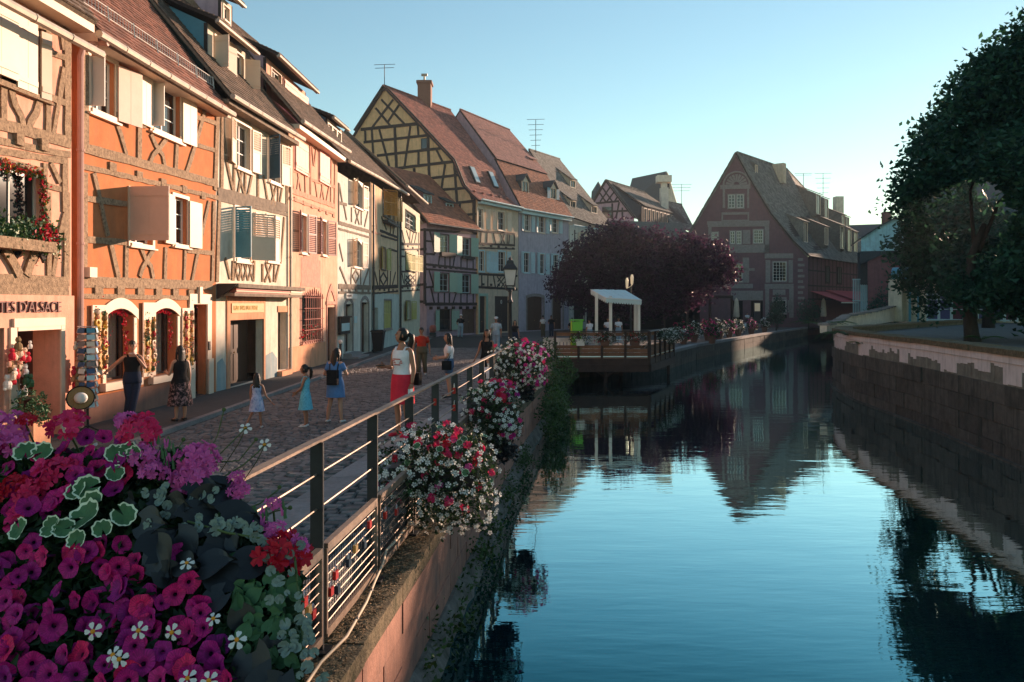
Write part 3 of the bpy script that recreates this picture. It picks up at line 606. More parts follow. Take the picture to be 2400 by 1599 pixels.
# ground floor shop front
zt = fz(h, z2, 300, 690)[1]
rd = h.rect(z2, 82, 905, 1600, 380); rd = (rd[0], rd[1], .02, rd[3]); h.holes.append(rd)
rl = (rd[0]-1.6, rd[0]-.28, .75, rd[3]); h.window(rl, 1, 1, cm='cream_paint', cw=.08)
h.wall(0, L1, -.05, zt, 'peach', .06, depth=.55, back=0, name='shop_front')
h.wall(0, L1, zt-.02, 8.62, 'peach', 0, back=7)
mb = MB(); f1.bx(mb, rd[0]-.09, rd[1]+.10, rd[3], rd[3]+.16, .03, .11); f1.bx(mb, rd[0]+.02, rd[1]-.02, rd[3]-.07, rd[3], -.1, .1); f1.bx(mb, rd[0]-.16, rd[0], 0, rd[3], .03, .095); f1.bx(mb, rd[1], rd[1]+.12, 0, rd[3], .03, .095); mb.build('door_surround', M['cream_paint'], h.root)
mb = MB(); f1.bx(mb, rd[0]-.4, rd[1]+.4, 0, rd[3]+.3, -2.2, -2.15); f1.bx(mb, rd[0]-.4, rd[0]-.36, 0, rd[3]+.3, -2.2, -.6); f1.bx(mb, rd[1]+.02, rd[1]+.06, 0, rd[3]+.3, -2.2, -.5); f1.bx(mb, rd[0]-.4, rd[1]+.1, rd[3]+.1, rd[3]+.15, -2.2, -.5); f1.bx(mb, rd[0]-.4, rd[1]+.1, 0, .04, -2.2, -.5); mb.build('shop_interior', M['interior'], h.root)
def letters(txt, fac, s, z, o, size, m, name, label, cat, parent=None, ex=.012, sx=1.0):
    cu = bpy.data.curves.new(name, 'FONT'); cu.body = txt; cu.size = size; cu.extrude = ex; cu.align_x = 'LEFT'
    o_ = bpy.data.objects.new('tmp', cu); COL.objects.link(o_); dg = bpy.context.evaluated_depsgraph_get(); me = bpy.data.meshes.new_from_object(o_.evaluated_get(dg)); bpy.data.objects.remove(o_)
    rot = Matrix((( fac.d.x, 0, fac.n.x, 0), (fac.d.y, 0, fac.n.y, 0), (0, 1, 0, 0), (0, 0, 0, 1)))
    me.transform(Matrix.Translation(fac.W(s, z, o)-_org(parent) if parent is not None else fac.W(s, z, o)) @ rot @ Matrix.Diagonal((sx, 1, 1, 1))); me.materials.clear(); me.materials.append(M[m])
    ob = link(name, me, parent)
    return tag(ob, label, cat) if parent is None else ob
a, b = fz(h, z2, 412, 800)
letters("TES D'ALSACE", f1, a-1.84, b+.0, .075, .29, 'letter', 'lettering', None, None, h.root, .018, .94)
h.gutter(0, L1+.15, fz(h, z1, 300, 60)[1]-.55, .55, .085)
zg = fz(h, z1, 470, 245)[1]
mb = MB(); f1.bx(mb, 0, L1+.1, zg+.12, zg+.3, -.2, .42); mb.build('eaves_board', M['cream_paint'], h.root)
h.roof(0, L1+.1, zg+.34, .5, 52, 4.2, 'tile_brown', .2, .17)
# flower box under the window, garland round it
# ---- H2: orange house
f2 = Fac(PP[0], PP[1]); h = House('house', 'bright orange half-timbered house with two decorated shop windows', f2, GRP); H2 = h; L2 = f2.L
zt2 = fz(h, z3, 80, 325)[1]
r1 = h.rect(z3, 98, 375, 790, 278); h.window(r1, 2, 3, cm='cream_paint', cw=.12)
r2 = h.rect(z3, 552, 580, 935, 758); h.window(r2, 2, 3, cm='cream_paint', cw=.12)
h.shutter(r1[1]+.05, 1, .78, r1[2]-.05, r1[3], 170, 'shutter_pink', boards=2, batten=False)
h.shutter(r2[0]-.05, -1, .72, r2[2]-.05, r2[3]+.02, 178, 'cream_paint', boards=2, batten=False)
h.shutter(r2[1]+.05, 1, .70, r2[2]-.05, r2[3]+.02, 176, 'cream_paint', boards=2, batten=False)
for rr in (r1, r2): # inner casement standing open
    h.shutter(rr[0]+.08, 1, .42, rr[2]+.06, rr[3]-.08, 95, 'white_paint', boards=1, batten=False, o=-.16)
r3 = h.rect(z4, 325, 120, 440, 515); r3 = (r3[0], r3[0]+1.0, r3[2], r3[3]); h.window(r3, 2, 3, cm='cream_paint', cw=.09)
r4 = h.rect(z4, 592, 155, 445, 675); h.window(r4, 2, 3, cm='cream_paint', cw=.09)
h.shutter(r3[0]-.04, -1, .95, fz(h, z4, 300, 425)[1], fz(h, z4, 300, 92)[1], 91, 'shutter_pink', boards=2, o=.02, label='pale shutter swung square out from the wall, casting a long shadow')
h.shutter(r4[1]+.04, 1, .66, r4[2]-.04, r4[3]-.02, 177, 'cream_paint', boards=1, batten=False)
h.shutter(r4[0]-.04, -1, .6, r4[2]-.04, r4[3], 174, 'cream_paint', boards=1, batten=False)
T = 'timber'
h.beams(z3, T, [(.26, 52, 380, 52, 1080), (.21, 20, 1080, 1030, 1350), (.12, 10, 1215, 1040, 1455), (.13, 272, 860, 318, 990, 360, 1140), (.17, 455, 915, 452, 1185), (.15, 280, 848, 500, 925), (.14, 540, 985, 575, 1070, 625, 1140, 645, 1235), (.14, 650, 1020, 605, 1085, 555, 1140, 532, 1195),
    (.16, 733, 1030, 722, 1255), (.16, 955, 745, 880, 1020, 800, 1275), (.13, 850, 850, 1015, 905), (.13, 750, 1020, 1005, 1105), (.22, 1032, 780, 1012, 1400)])
h.beams(z4, T, [(.2, 42, 10, 42, 600), (.14, 100, 15, 140, 200, 185, 400), (.13, 25, 165, 300, 205), (.14, 30, 420, 300, 440), (.15, 205, 450, 225, 550, 250, 655), (.15, 302, 460, 297, 655), (.13, 385, 470, 415, 545, 450, 585, 465, 660), (.13, 465, 482, 430, 540, 395, 600, 380, 650), (.14, 540, 470, 535, 668), (.13, 660, 490, 652, 682),
    (.14, 805, 190, 750, 440, 700, 680), (.12, 670, 490, 822, 505), (.17, 836, 190, 826, 690), (.24, 35, 680, 825, 702), (.11, 35, 770, 690, 778)])
frieze(h, sum(fz(h, z3, 60, 1165+40))/1*0+fz(h, z3, 280, 1235)[1], .5, L2-.3, 5, T, .2, .26)
frieze(h, fz(h, z4, 230, 735)[1], .1, L2-1.2, 6, T, .19, .3)
# shop windows with segmental arches, decorated shutter boards
w1 = h.rect(z4, 172, 850, 1300, 345); w2 = h.rect(z4, 462, 846, 1262, 612)
M['glass_clear'] = mat('shop_glass', (.02, .03, .03), .05, .2, 2, 0, spec=.7, alpha=.18)
for wv in (w1, w2):
    h.window(wv, 1, 1, fm='timber_brown', depth=.30, gm='glass_clear', curtain=((.08, .30), (.34, .97)), arch=.14)
    mb = MB(); n = 10; a, b, c, d = wv; e = .17
    for k in range(n):
        x0, x1 = a-e+(b-a+2*e)*k/n, a-e+(b-a+2*e)*(k+1)/n; g = lambda x: d-.16*(2*(x-a)/(b-a)-1)**2+.02
        mb.prism([f2.W(x0, g(x0), -.01), f2.W(x1, g(x1), -.01), f2.W(x1, g(x1)+.24, -.01), f2.W(x0, g(x0)+.24, -.01)], f2.n*.05)
    f2.bx(mb, a-.12, a, c, d-.2, -.01, .03); f2.bx(mb, b, b+.12, c, d-.2, -.01, .03); f2.bx(mb, a-.2, b+.2, c-.17, c, -.02, .14); mb.build('window_surround', M['cream_paint'], h.root)
dr = h.rect(z4, 705, 822, 1420, 792); dr = (dr[0], dr[1], .1, dr[3]); h.door(dr, 'door', .35)
mb = MB(); f2.bx(mb, dr[0]-.22, dr[0], 0, dr[3]+.02, -.02, .05); f2.bx(mb, dr[1], dr[1]+.26, 0, dr[3]+.02, -.02, .05); f2.bx(mb, dr[0]-.22, dr[1]+.26, dr[3]+.02, dr[3]+.3, -.02, .055); f2.bx(mb, dr[1]+.0, dr[1]+.3, 0, 1.1, -.02, .09); f2.bx(mb, dr[0]-.26, dr[0]+.02, 0, 1.1, -.02, .09); f2.bx(mb, dr[0]+.28, dr[0]+.45, dr[3]+.05, dr[3]+.5, .0, .1); mb.build('door_surround', M['cream_paint'], h.root)
mb = MB(); f2.bx(mb, dr[1]+.02, dr[1]+.12, 1.35, 1.6, .05, .08); mb.build('intercom', M['blackplastic'], h.root)
h.wall(0, L2, -.05, zt2+.1, 'orange', 0)
pl = w2[2]-.2
mb = MB(); f2.bx(mb, .02, dr[0]-.26, -.03, pl, -.01, .028); mb.build('plinth', M['plinth'], h.root)
ze2 = 8.15
mb = MB(); f2.bx(mb, -.05, L2+.02, zt2-.02, zt2+.16, -.15, .36); mb.build('eaves_board', M['cream_paint'], h.root)
h.gutter(-.25, L2+.1, ze2+.08, .50, .085)
h.roof(-.02, L2+.02, ze2+.1, .47, 53, 4.4, 'tile_rust', .18, .155, single=300)
# snow guard
mb = MB(); tp = math.tan(R(53)); oo = -.10; zz = ze2+.1+(.47-oo)*tp
mb.tube([f2.W(0, zz+.06, oo), f2.W(L2, zz+.06, oo)], .012, 5); mb.tube([f2.W(0, zz+.29, oo), f2.W(L2, zz+.29, oo)], .012, 5)
n = int(L2/.12)
for k in range(n+1): mb.tube([f2.W(L2*k/n, zz+.05, oo), f2.W(L2*k/n, zz+.3, oo)], .008, 4)
for k in range(7): mb.tube([f2.W(L2*k/6, zz-.12, oo+.05), f2.W(L2*k/6, zz+.32, oo)], .016, 4)
mb.build('snow_guard', M['white_paint'], h.root)
tag(MB().build('x', M['iron']), kind='helper') if False else None
# downpipe in the gap between H1 and H2
pz = fz(h, z1, 580, 300)[1]
h.pipe(-.17, .05, pz-.35, .06, .065, 'copper', [(-.14, pz-.15, .1), (.05, pz+.02, .3), (.08, ze2, .5)])
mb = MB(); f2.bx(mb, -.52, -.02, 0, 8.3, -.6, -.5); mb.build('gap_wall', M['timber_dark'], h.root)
mb = MB(); f2.bx(mb, .0, .26, fz(h, z2, 570, 570)[1], fz(h, z2, 570, 503)[1], .02, .16); mb.build('meter_box', M['cream_paint'], h.root)

def dormer(h, s0, s1, z0, z1, o, m, cheek, wins, depth=3.0, roofm='tile_brown', oh=.35, rise=.9, shut=None, frame='cream_paint', board='cream_paint'):
    """wins: list of (s0, s1); catslide roofed dormer"""
    f = h.f; hs = []; 
    for a, b in wins:
        rr = (a, b, z0+.12, z1-.22); h.window(rr, 2, 1, fm='white_paint', cm=frame, cw=.06, hole=False, o=o, depth=.1, sill=False); hs.append(rr)
    h.wall(s0, s1, z0-.25, z1, m, o, depth=.2, back=0, name='dormer_front', holes=hs)
    for q in (s0, s1):
        mb = MB(); mb.prism([f.W(q, z0-.5, o), f.W(q, z1, o), f.W(q, z1+depth*rise/3, o-depth), f.W(q, z0+depth*.9, o-depth)], f.d*(.06 if q == s0 else -.06)); mb.build('dormer_cheek', M[cheek], h.root)
        mb = MB(); mb.prism([f.W(q, z0-.3, o+.01), f.W(q, z1, o+.01), f.W(q, z1, o-.1), f.W(q, z0-.3, o-.1)], f.d*(-.02 if q == s0 else .02)); mb.build('corner_post', M['timber_dark'], h.root)
    A = [f.W(s0-.12, z1, o+oh), f.W(s1+.12, z1, o+oh), f.W(s1+.12, z1+(depth+oh)*rise/3, o-depth), f.W(s0-.12, z1+(depth+oh)*rise/3, o-depth)]; nr = (A[1]-A[0]).cross(A[3]-A[0]).normalized()
    mb = MB(); mb.prism([p+nr*.02 for p in A], nr*.10); rf = mb.build('dormer_roof', M['timber_dark'], h.root); tiles(A[0]+nr*.13, A[1]+nr*.13, A[3]+nr*.13, A[2]+nr*.13, .19, .17, roofm, rf)
    mb = MB(); mb.tube([f.W(s0-.15, z1+.02, o+oh+.06), f.W(s1+.15, z1+.02, o+oh+.06)], .06, 8); f.bx(mb, s0-.12, s1+.12, z1-.04, z1+.09, o+oh-.04, o+oh); mb.build('gutter', M['zinc'], h.root)
# ---- H3: cream house
f3 = Fac(PP[1], PP[2]); h = House('house', 'cream half-timbered house with pale shutters and an awning box above the doorway', f3, GRP); H3 = h; L3 = f3.L
T = 'timber'
a3 = h.rect(z5, 292, 890, 1215, 393); b3 = h.rect(z5, 535, 1015, 1320, 612)
for rr in (a3, b3): h.window(rr, 2, 3, cm='cream_paint', cw=.1)
h.shutter(a3[0]-.1, -1, .62, a3[2], a3[3], 168, 'cream_paint', 1); h.shutter(a3[1]+.1, 1, .55, a3[2], a3[3], 172, 'cream_paint', 1); h.shutter(b3[0]-.1, -1, .55, b3[2], b3[3]+.05, 120, 'navy_paint', 1, label='louvred shutter standing half open, its shade painted navy'); h.shutter(b3[1]+.08, 1, .6, b3[2], b3[3], 168, 'cream_paint', 1)  # navy colour stands for the shade on the half-open leaf
c3 = h.rect(z6, 262, 112, 440, 350); h.window(c3, 2, 3, cm='cream_paint', cw=.12)
h.shutter(c3[0]-.12, -1, .55, c3[2], c3[3]+.05, 100, 'blue_paint', 1, label='louvred shutter standing half open, its shade painted blue'); h.shutter(c3[1]+.12, 1, .85, c3[2], c3[3], 140, 'cream_paint', 1)  # blue colour paints the shaded face of a pale shutter
d3 = h.rect(z6, 470, 160, 455, 548); h.shutter(d3[0], 1, d3[1]-d3[0], d3[2], d3[3], 0, 'cream_paint', 1)
h.window(d3, 2, 3, cm='cream_paint', cw=.08)
h.shutter(d3[0]-.06, 1, d3[1]-d3[0]+.1, d3[2], d3[3], 180, 'cream_paint', 1)
h.beams(z5, T, [(.2, 190, 830, 182, 1385), (.14, 215, 1170, 238, 1280, 265, 1400), (.14, 275, 1205, 270, 1410), (.1, 300, 1235, 322, 1330, 345, 1425), (.1, 338, 1235, 318, 1330, 303, 1415), (.13, 357, 1250, 352, 1440), (.12, 412, 1250, 372, 1450), (.15, 450, 1285, 450, 1475), (.12, 490, 1290, 525, 1500), (.1, 542, 1330, 575, 1515), (.1, 592, 1340, 545, 1505), (.12, 600, 1350, 595, 1520), (.11, 632, 1345, 605, 1525), (.16, 662, 1350, 660, 1545), (.10, 190, 905, 215, 1130), (.12, 180, 1150, 235, 1165)])
h.beams(z6, 'timber_grey', [(.30, 140, 2, 606, 110), (.12, 140, 45, 606, 152)])
h.beams(z6, T, [(.18, 150, 60, 135, 600), (.13, 190, 440, 222, 580), (.14, 243, 460, 240, 590), (.12, 385, 460, 380, 598), (.13, 440, 480, 440, 600), (.1, 460, 480, 495, 600), (.1, 500, 490, 455, 600), (.12, 520, 480, 515, 600), (.11, 552, 480, 525, 600), (.12, 585, 170, 560, 480)])
for k in range(4):
    h.beams(z6, T, [(.07, 250+32*k, 468, 250+32*k-42*0+28, 590)], .03); h.beams(z6, T, [(.07, 370-32*k, 470, 345-32*k, 590)], .033)
zt3 = fz(h, z5, 200, 790)[1]
# awning box
ab = h.rect(z6, 190, 600, 690, 655, .3)
mb = MB(); f3.bx(mb, .15, L3+.05, ab[3]-.16, ab[3]-.04, 0, .62); f3.bx(mb, .15, L3+.05, ab[2]-.02, ab[2]+.07, 0, .5); mb.build('awning_cornice', M['timber_grey'], h.root)
mb = MB(); mb.tube([f3.W(.25, (ab[2]+ab[3])/2-.02, .38), f3.W(L3-1.2, (ab[2]+ab[3])/2-.02, .38)], .13, 10); mb.tube([f3.W(.25, (ab[2]+ab[3])/2-.13, .43), f3.W(L3-1.2, (ab[2]+ab[3])/2-.13, .43)], .05, 8); mb.build('awning_roll', M['redlead'], h.root)
mb = MB(); mb.tube([f3.W(.25, (ab[2]+ab[3])/2-.07, .49), f3.W(L3-1.2, (ab[2]+ab[3])/2-.07, .49)], .03, 6); mb.tube([f3.W(L3-1.2, (ab[2]+ab[3])/2-.03, .38), f3.W(L3, (ab[2]+ab[3])/2-.03, .38)], .15, 10); mb.build('awning_stripe', M['cream_paint'], h.root)
mb = MB(); mb.prism([f3.W(.16, ab[2]-.1, 0), f3.W(.16, ab[3]-.06, 0), f3.W(.16, ab[3]-.06, .6), f3.W(.16, ab[2]+.25, .55), f3.W(.16, ab[2]+.1, .3)], f3.d*-.14); mb.build('awning_bracket', M['timber_dark'], h.root)
dd = h.rect(z6, 220, 858, 1330, 445); dd = (dd[0], dd[1], .1, dd[3]); h.door(dd, 'door', .55)
mb = MB(); f3.bx(mb, dd[0]-.22, dd[0], 0, dd[3]+.95, -.02, .04); f3.bx(mb, dd[1], dd[1]+.14, 0, dd[3]+.95, -.02, .04); f3.bx(mb, dd[0], dd[1], dd[3], dd[3]+.95, -.02, .035); mb.build('door_surround', M['salmon'], h.root)
# glazed leaf with notices
mb = MB(); x0 = dd[0]+.02; f3.bx(mb, x0, x0+.55, .15, 1.0, -.4, -.36); f3.bx(mb, x0, x0+.07, 1.0, dd[3]-.05, -.4, -.36); f3.bx(mb, x0+.48, x0+.55, 1.0, dd[3]-.05, -.4, -.36); mb.build('door_leaf', M['door_oak'], h.root)
mb = MB(); f3.bx(mb, x0+.07, x0+.48, 1.0, dd[3]-.05, -.39, -.37); mb.build('glazing', M['glass'], h.root)
for k in range(5): mb = MB(); f3.bx(mb, x0+.1, x0+.3, 1.12+.22*k, 1.28+.22*k, -.368, -.362); mb.build('notice', M['white_paint'], h.root)
sg = (dd[0]+.06, dd[1]-.05, dd[3]+.22, dd[3]+.52); mb = MB(); f3.bx(mb, *sg[:2], sg[2], sg[3], .035, .06); mb.build('sign_board', M['amber_paint'], h.root)
letters("MUSEE D'ART D'OCCASION", f3, sg[0]+.12, sg[2]+.09, .068, .2, 'gold', 'lettering', None, None, h.root, .006, .74)
d2 = h.rect(z6, 545, 803, 1215, 603); d2 = (d2[0], d2[1], .28, d2[3]); h.door(d2, 'timber_dark', .3)
mb = MB(); f3.bx(mb, d2[0]-.06, d2[1]+.05, d2[3], d2[3]+.22, -.02, .03); f3.bx(mb, d2[0]-.1, d2[1]+.05, .05, .27, -.1, .2); mb.build('door_surround', M['salmon'], h.root)
for x0, x1, zz in ((.02, dd[0]-.25, 1.05), (dd[1]+.16, d2[0]-.12, 1.0)):
    mb = MB(); P = [f3.W(x0, -.02, .004), f3.W(x1, -.02, .004), f3.W(x1, zz*.75, .004), f3.W(x0+(x1-x0)*.6, zz, .004), f3.W(x0+.05, zz*.9, .004)]; mb.prism(P, f3.n*.012); mb.build('stained_patch', M['bluestain'], h.root)
h.wall(0, L3, -.05, zt3+.1, 'cream', 0)
z0g = fz(h, z5, 0, 0)[1]
ga = f3.px(z5(190, 665), .5)[1]; gb = f3.px(z5(765, 1015), .5)[1]
h.gutter(-.1, L3+.1, ga, .55, .085, dz=gb-ga)
mb = MB(); f3.bx(mb, 0, L3, zt3-.02, zt3+.12, -.1, .4); mb.build('eaves_board', M['timber_grey'], h.root)
h.roof(0, L3, ga+.05, .5, 50, 4.2, 'tile_brown', .2, .17, dz=gb-ga)
h.pipe(L3-.02, .1, fz(h, z6, 620, 60)[1]+2.2, .09, .055, 'zinc')
q0 = f3.px(z5(80, 180), -.9); q1 = f3.px(z5(80, 490), -.9); q2 = f3.px(z5(362, 600), -.9)
ds0, ds1, dz1, dz0 = q0[0], q2[0], q0[1], q1[1]
D_ = ds1-ds0
dormer(h, ds0, ds1, dz0, dz1+.05, -.9, 'cream', 'blue_paint', [(ds0+D_*.18, ds0+D_*.42), (ds0+D_*.70, ds0+D_*.92)], 3.2, rise=1.3)
for x, sg_, an in ((ds0+D_*.15, -1, 100), (ds0+D_*.44, 1, 165), (ds0+D_*.95, 1, 110)): h.shutter(x, sg_, .5, dz0+.1, dz1-.2, an, 'cream_paint', 0, 1, o=-.85)
# small upper dormer on the skyline
q0 = f3.px(z5(160, 40), -2.6); q1 = f3.px(z5(160, 140), -2.6)
dormer(h, q0[0]-.2, q0[0]+.75, q1[1]-.1, q0[1]+.25, -2.4, 'cream', 'mauve', [(q0[0], q0[0]+.5)], 1.6, rise=1.2, oh=.4)
# ---- H4: pink house
f4 = Fac(PP[2], PP[3]); h = House('house', 'pink house with dark red shutters, painted surrounds and a barred ground-floor window', f4, GRP); H4 = h; L4 = f4.L
T = 'timber_pink'
a4 = h.rect(z5, 722, 1030, 1230, 808); b4 = h.rect(z5, 900, 1065, 1315, 968)
for rr in (a4, b4):
    w_ = (rr[1]-rr[0])/2; h.window(rr, 2, 2, cm='rose_paint', cw=.09); h.shutter(rr[0]-.01, 1, w_, rr[2], rr[3], 178, 'rose_paint', 0, 2); h.shutter(rr[0]+w_, 1, w_, rr[2], rr[3], 178, 'rose_paint', 0, 2)
c4 = h.rect(z6, 697, 150, 400, 735); d4 = h.rect(z6, 838, 192, 415, 868)
for rr, an in ((c4, (95, 165)), (d4, (100, 160))):
    h.window(rr, 2, 3, cm='cream_paint', cw=.08); w_ = .62
    h.shutter(rr[0]-.09, -1, w_, rr[2], rr[3]+.1, an[0]+70, 'red_paint', 2); h.shutter(rr[1]+.09, 1, w_, rr[2], rr[3]+.1, an[1], 'red_paint', 2)
h.beams(z5, T, [(.14, 690, 1010, 700, 1380), (.12, 700, 1240, 715, 1410), (.11, 755, 1265, 735, 1420), (.11, 742, 1265, 770, 1430), (.12, 795, 1270, 800, 1440), (.13, 835, 1050, 838, 1455), (.12, 845, 1060, 860, 1220), (.12, 880, 1070, 865, 1220), (.11, 870, 1330, 890, 1480), (.11, 930, 1340, 905, 1485), (.1, 918, 1340, 940, 1500), (.12, 990, 1100, 985, 1510), (.11, 975, 1360, 950, 1500), (.14, 1018, 1130, 1012, 1530), (.13, 690, 1245, 830, 1285), (.12, 840, 1320, 1010, 1372), (.2, 680, 1395, 1015, 1515), (.11, 680, 1455, 1015, 1570)])
frieze(h, fz(h, z5, 760, 1480)[1], .2, L4-.2, 6, T, .16, .3)
g4 = h.rect(z6, 702, 690, 1000, 828); h.window(g4, 2, 3, fm='timber_brown', cm='fresco', cw=.1)
mb = MB(); nb = 9
for k in range(nb): x = g4[0]+(g4[1]-g4[0])*(k+.5)/nb; tp = g4[3]+.25*(1-abs(2*k/(nb-1)-1)); mb.tube([f4.W(x, g4[2]-.1, .14), f4.W(x, tp, .14)], .018, 5); mb.tube([f4.W(x-.09, tp-.12, .14), f4.W(x, tp+.08, .14), f4.W(x+.09, tp-.12, .14)], .012, 4)
for k in range(5): z = g4[2]+(g4[3]-g4[2])*k/4.2; mb.tube([f4.W(g4[0]-.05, z, .14), f4.W(g4[1]+.05, z, .14)], .016, 5)
mb.build('window_grille', M['redlead'], h.root)
# painted surround above the barred window, pointed door
mb = MB(); a, b, c, d = g4; f4.bx(mb, a-.1, b+.1, d+.35, d+.5, 0, .014); f4.bx(mb, a-.05, b-.0, d+.5, d+1.5, 0, .01); f4.bx(mb, a+.25, b-.3, d+1.5, d+1.75, 0, .012); f4.bx(mb, a-.2, a-.02, c-.1, d+.35, 0, .009); f4.bx(mb, b+.02, b+.2, c-.1, d+.35, 0, .009); mb.build('painted_panel', M['fresco'], h.root)
p4 = h.rect(z6, 872, 770, 1190, 925); p4 = (p4[0], p4[1], .12, p4[3]); h.door(p4, 'timber_dark', .4)
mb = MB(); a, b, c, d = p4; n = 10; mid = (a+b)/2
for sx in (-1, 1):
    P = [(mid+sx*(b-a)/2*(1-(k/n)**1.8), d+.75*(k/n)) for k in range(n+1)]; Q = [(mid+sx*((b-a)/2+.16)*(1-(k/n)**1.8), d+.1+.95*(k/n)) for k in range(n+1)]
    for k in range(n): mb.prism([f4.W(*P[k], 0), f4.W(*P[k+1], 0), f4.W(*Q[k+1], 0), f4.W(*Q[k], 0)], f4.n*.035)
f4.bx(mb, a-.12, a, c, d+.1, 0, .035); f4.bx(mb, b, b+.1, c, d+.1, 0, .035); f4.bx(mb, a-.18, b+.15, d+.12, d+.26, 0, .06); mb.build('door_surround', M['fresco'], h.root)
mb = MB(); f4.bx(mb, a+.02, b-.02, d, d+.5, -.2, -.15); mb.build('fanlight', M['dark'], h.root)
h.wall(0, L4, -.05, fz(h, z5, 690, 930)[1]+.15, 'pink', 0)
mb = MB(); f4.bx(mb, .02, p4[0]-.16, -.03, 1.05, -.01, .03); mb.build('plinth', M['salmon'], h.root)
ga = f4.px(z5(745, 870), .5)[1]; gb = f4.px(z5(1080, 1085), .5)[1]
h.gutter(-.05, L4+.1, ga, .55, .085, dz=gb-ga); mb = MB(); f4.bx(mb, 0, L4, ga-.25, ga-.08, -.1, .42); mb.build('eaves_board', M['cream_paint'], h.root)
h.roof(0, L4, ga+.05, .5, 50, 4.3, 'tile_brown', .21, .18, dz=gb-ga)
q0 = f4.px(z5(512, 440), -1.2); q1 = f4.px(z5(525, 640), -1.2); q2 = f4.px(z5(802, 870), -1.2)
ds0, ds1, dz1, dz0 = q0[0], q2[0], q0[1], q1[1]-.1; D_ = ds1-ds0
dormer(h, ds0, ds1, dz0, dz1+.1, -1.2, 'pink', 'mauve', [(ds0+D_*.12, ds0+D_*.34)], 3.6, rise=1.4, oh=.5)
h.shutter(ds0+D_*.36, 1, .04, dz0+.1, dz1-.1, 178, 'red_paint', o=-1.14); h.shutter(ds0+D_*.40, 1, 1.5, dz0+.12, dz1-.15, 178, 'rose_paint', 0, 2, o=-1.14); h.shutter(ds0+D_*.7, 1, 1.5, dz0+.12, dz1-.15, 178, 'rose_paint', 0, 2, o=-1.14)
# ---- H5: white timbered cafe house
f5 = Fac(PP[3], PP[4]); h = House('house', 'white half-timbered house with arched windows between cream louvred shutters', f5, GRP); H5 = h; L5 = f5.L
T = 'timber_grey'
for q in ((278, 75, 285, 345), (272, 560, 780, 340)):
    rr = h.rect(z8, *q); h.window(rr, 2, 3, cm='cream_paint', cw=.08, arch=.16); h.shutter(rr[0]-.08, -1, .62, rr[2], rr[3], 150, 'cream_paint', 2); h.shutter(rr[1]+.08, 1, .62, rr[2], rr[3], 170, 'cream_paint', 2)
h.beams(z8, T, [(.13, 155, 110, 180, 260), (.13, 190, 270, 215, 400), (.14, 255, 300, 255, 420), (.1, 285, 320, 318, 440), (.1, 318, 330, 285, 430), (.13, 335, 330, 335, 445), (.12, 390, 330, 362, 455), (.15, 408, 90, 405, 960), (.14, 150, 100, 150, 420), (.17, 150, 425, 405, 500), (.1, 150, 475, 405, 545), (.12, 155, 600, 185, 740), (.13, 160, 790, 215, 930), (.13, 255, 790, 250, 930), (.1, 262, 860, 290, 815), (.1, 262, 860, 290, 915), (.1, 318, 860, 290, 815), (.1, 318, 860, 290, 915), (.12, 330, 800, 330, 930), (.12, 395, 800, 350, 935), (.24, 150, 945, 410, 955), (.12, 150, 995, 410, 1000), (.13, 150, 260, 215, 280), (.12, 400, 300, 350, 320)])
frieze(h, fz(h, z8, 200, 972)[1], .1, L5-.1, 5, T, .2, .3)
for q in ((205, 1090, 1470, 265), (335, 1075, 1420, 395)):
    rr = h.rect(z8, *q); rr = (rr[0], rr[1], .35 if q[0] == 205 else .12, rr[3]); h.door(rr, 'door', .3)
    mb = MB(); a, b, c, d = rr; n = 8
    for k in range(n):
        x0, x1 = a-.14+(b-a+.28)*k/n, a-.14+(b-a+.28)*(k+1)/n; g = lambda x: d-.05+.22*(1-(2*(x-a+.0)/(b-a)-1)**2)
        mb.prism([f5.W(x0, g(x0), -.01), f5.W(x1, g(x1), -.01), f5.W(x1, g(x1)+.18, -.01), f5.W(x0, g(x0)+.18, -.01)], f5.n*.045)
    f5.bx(mb, a-.13, a, c, d, -.01, .035); f5.bx(mb, b, b+.13, c, d, -.01, .035); mb.build('door_surround', M['trim'], h.root)
    mb = MB(); f5.bx(mb, a, b, d-.1, d+.2, -.16, -.12); mb.build('fanlight', M['dark'], h.root)
mb = MB(); q = h.rect(z8, 195, 0, 1, 270); f5.bx(mb, q[0]-.2, q[1]+.25, -.02, .18, 0, .75); f5.bx(mb, q[0]-.1, q[1]+.15, .18, .33, 0, .4); mb.build('doorstep', M['granite'], h.root)
q = h.rect(z8, 202, 1003, 1045, 290); mb = MB(); f5.bx(mb, q[0], q[1], q[2], q[3], .02, .09); mb.build('sign_board', M['white_paint'], h.root)
letters('La Corne de Sel', f5, q[0]+.1, q[2]+.1, .097, (q[3]-q[2])*.55, 'letter', 'lettering', None, None, h.root, .005, .9)
q = h.rect(z8, 275, 1190, 1245, 296); mb = MB(); f5.bx(mb, q[0], q[1], q[2], q[3], .02, .05); mb.build('notice', M['paleblue_paint'], h.root)
h.wall(0, L5, -.05, fz(h, z8, 160, 20)[1], 'white', 0)
ga = f5.px(z5(1095, 1170), .5)[1]; gb = f5.px(z8(560, 90), .5)[1]
f56 = Fac(PP[3], PP[5]); 
h.gutter(0, L5, ga, .55, .085, dz=(gb-ga)*.6); h.roof(-.02, L5, ga+.06, .5, 44, 4.6, 'tile_brown', .22, .2, dz=(gb-ga)*.6)
q0 = f5.px(z5(962, 870), -1.0); q1 = f5.px(z5(965, 985), -1.0); q2 = f5.px(z5(1068, 1040), -1.0)
D_ = q2[0]-q0[0]; dormer(h, q0[0], q2[0], q1[1], q0[1], -1.0, 'cream', 'navy_paint', [(q0[0]+D_*(.04+.32*k), q0[0]+D_*(.30+.32*k)) for k in range(3)], 2.6, rise=1.2, oh=.3)
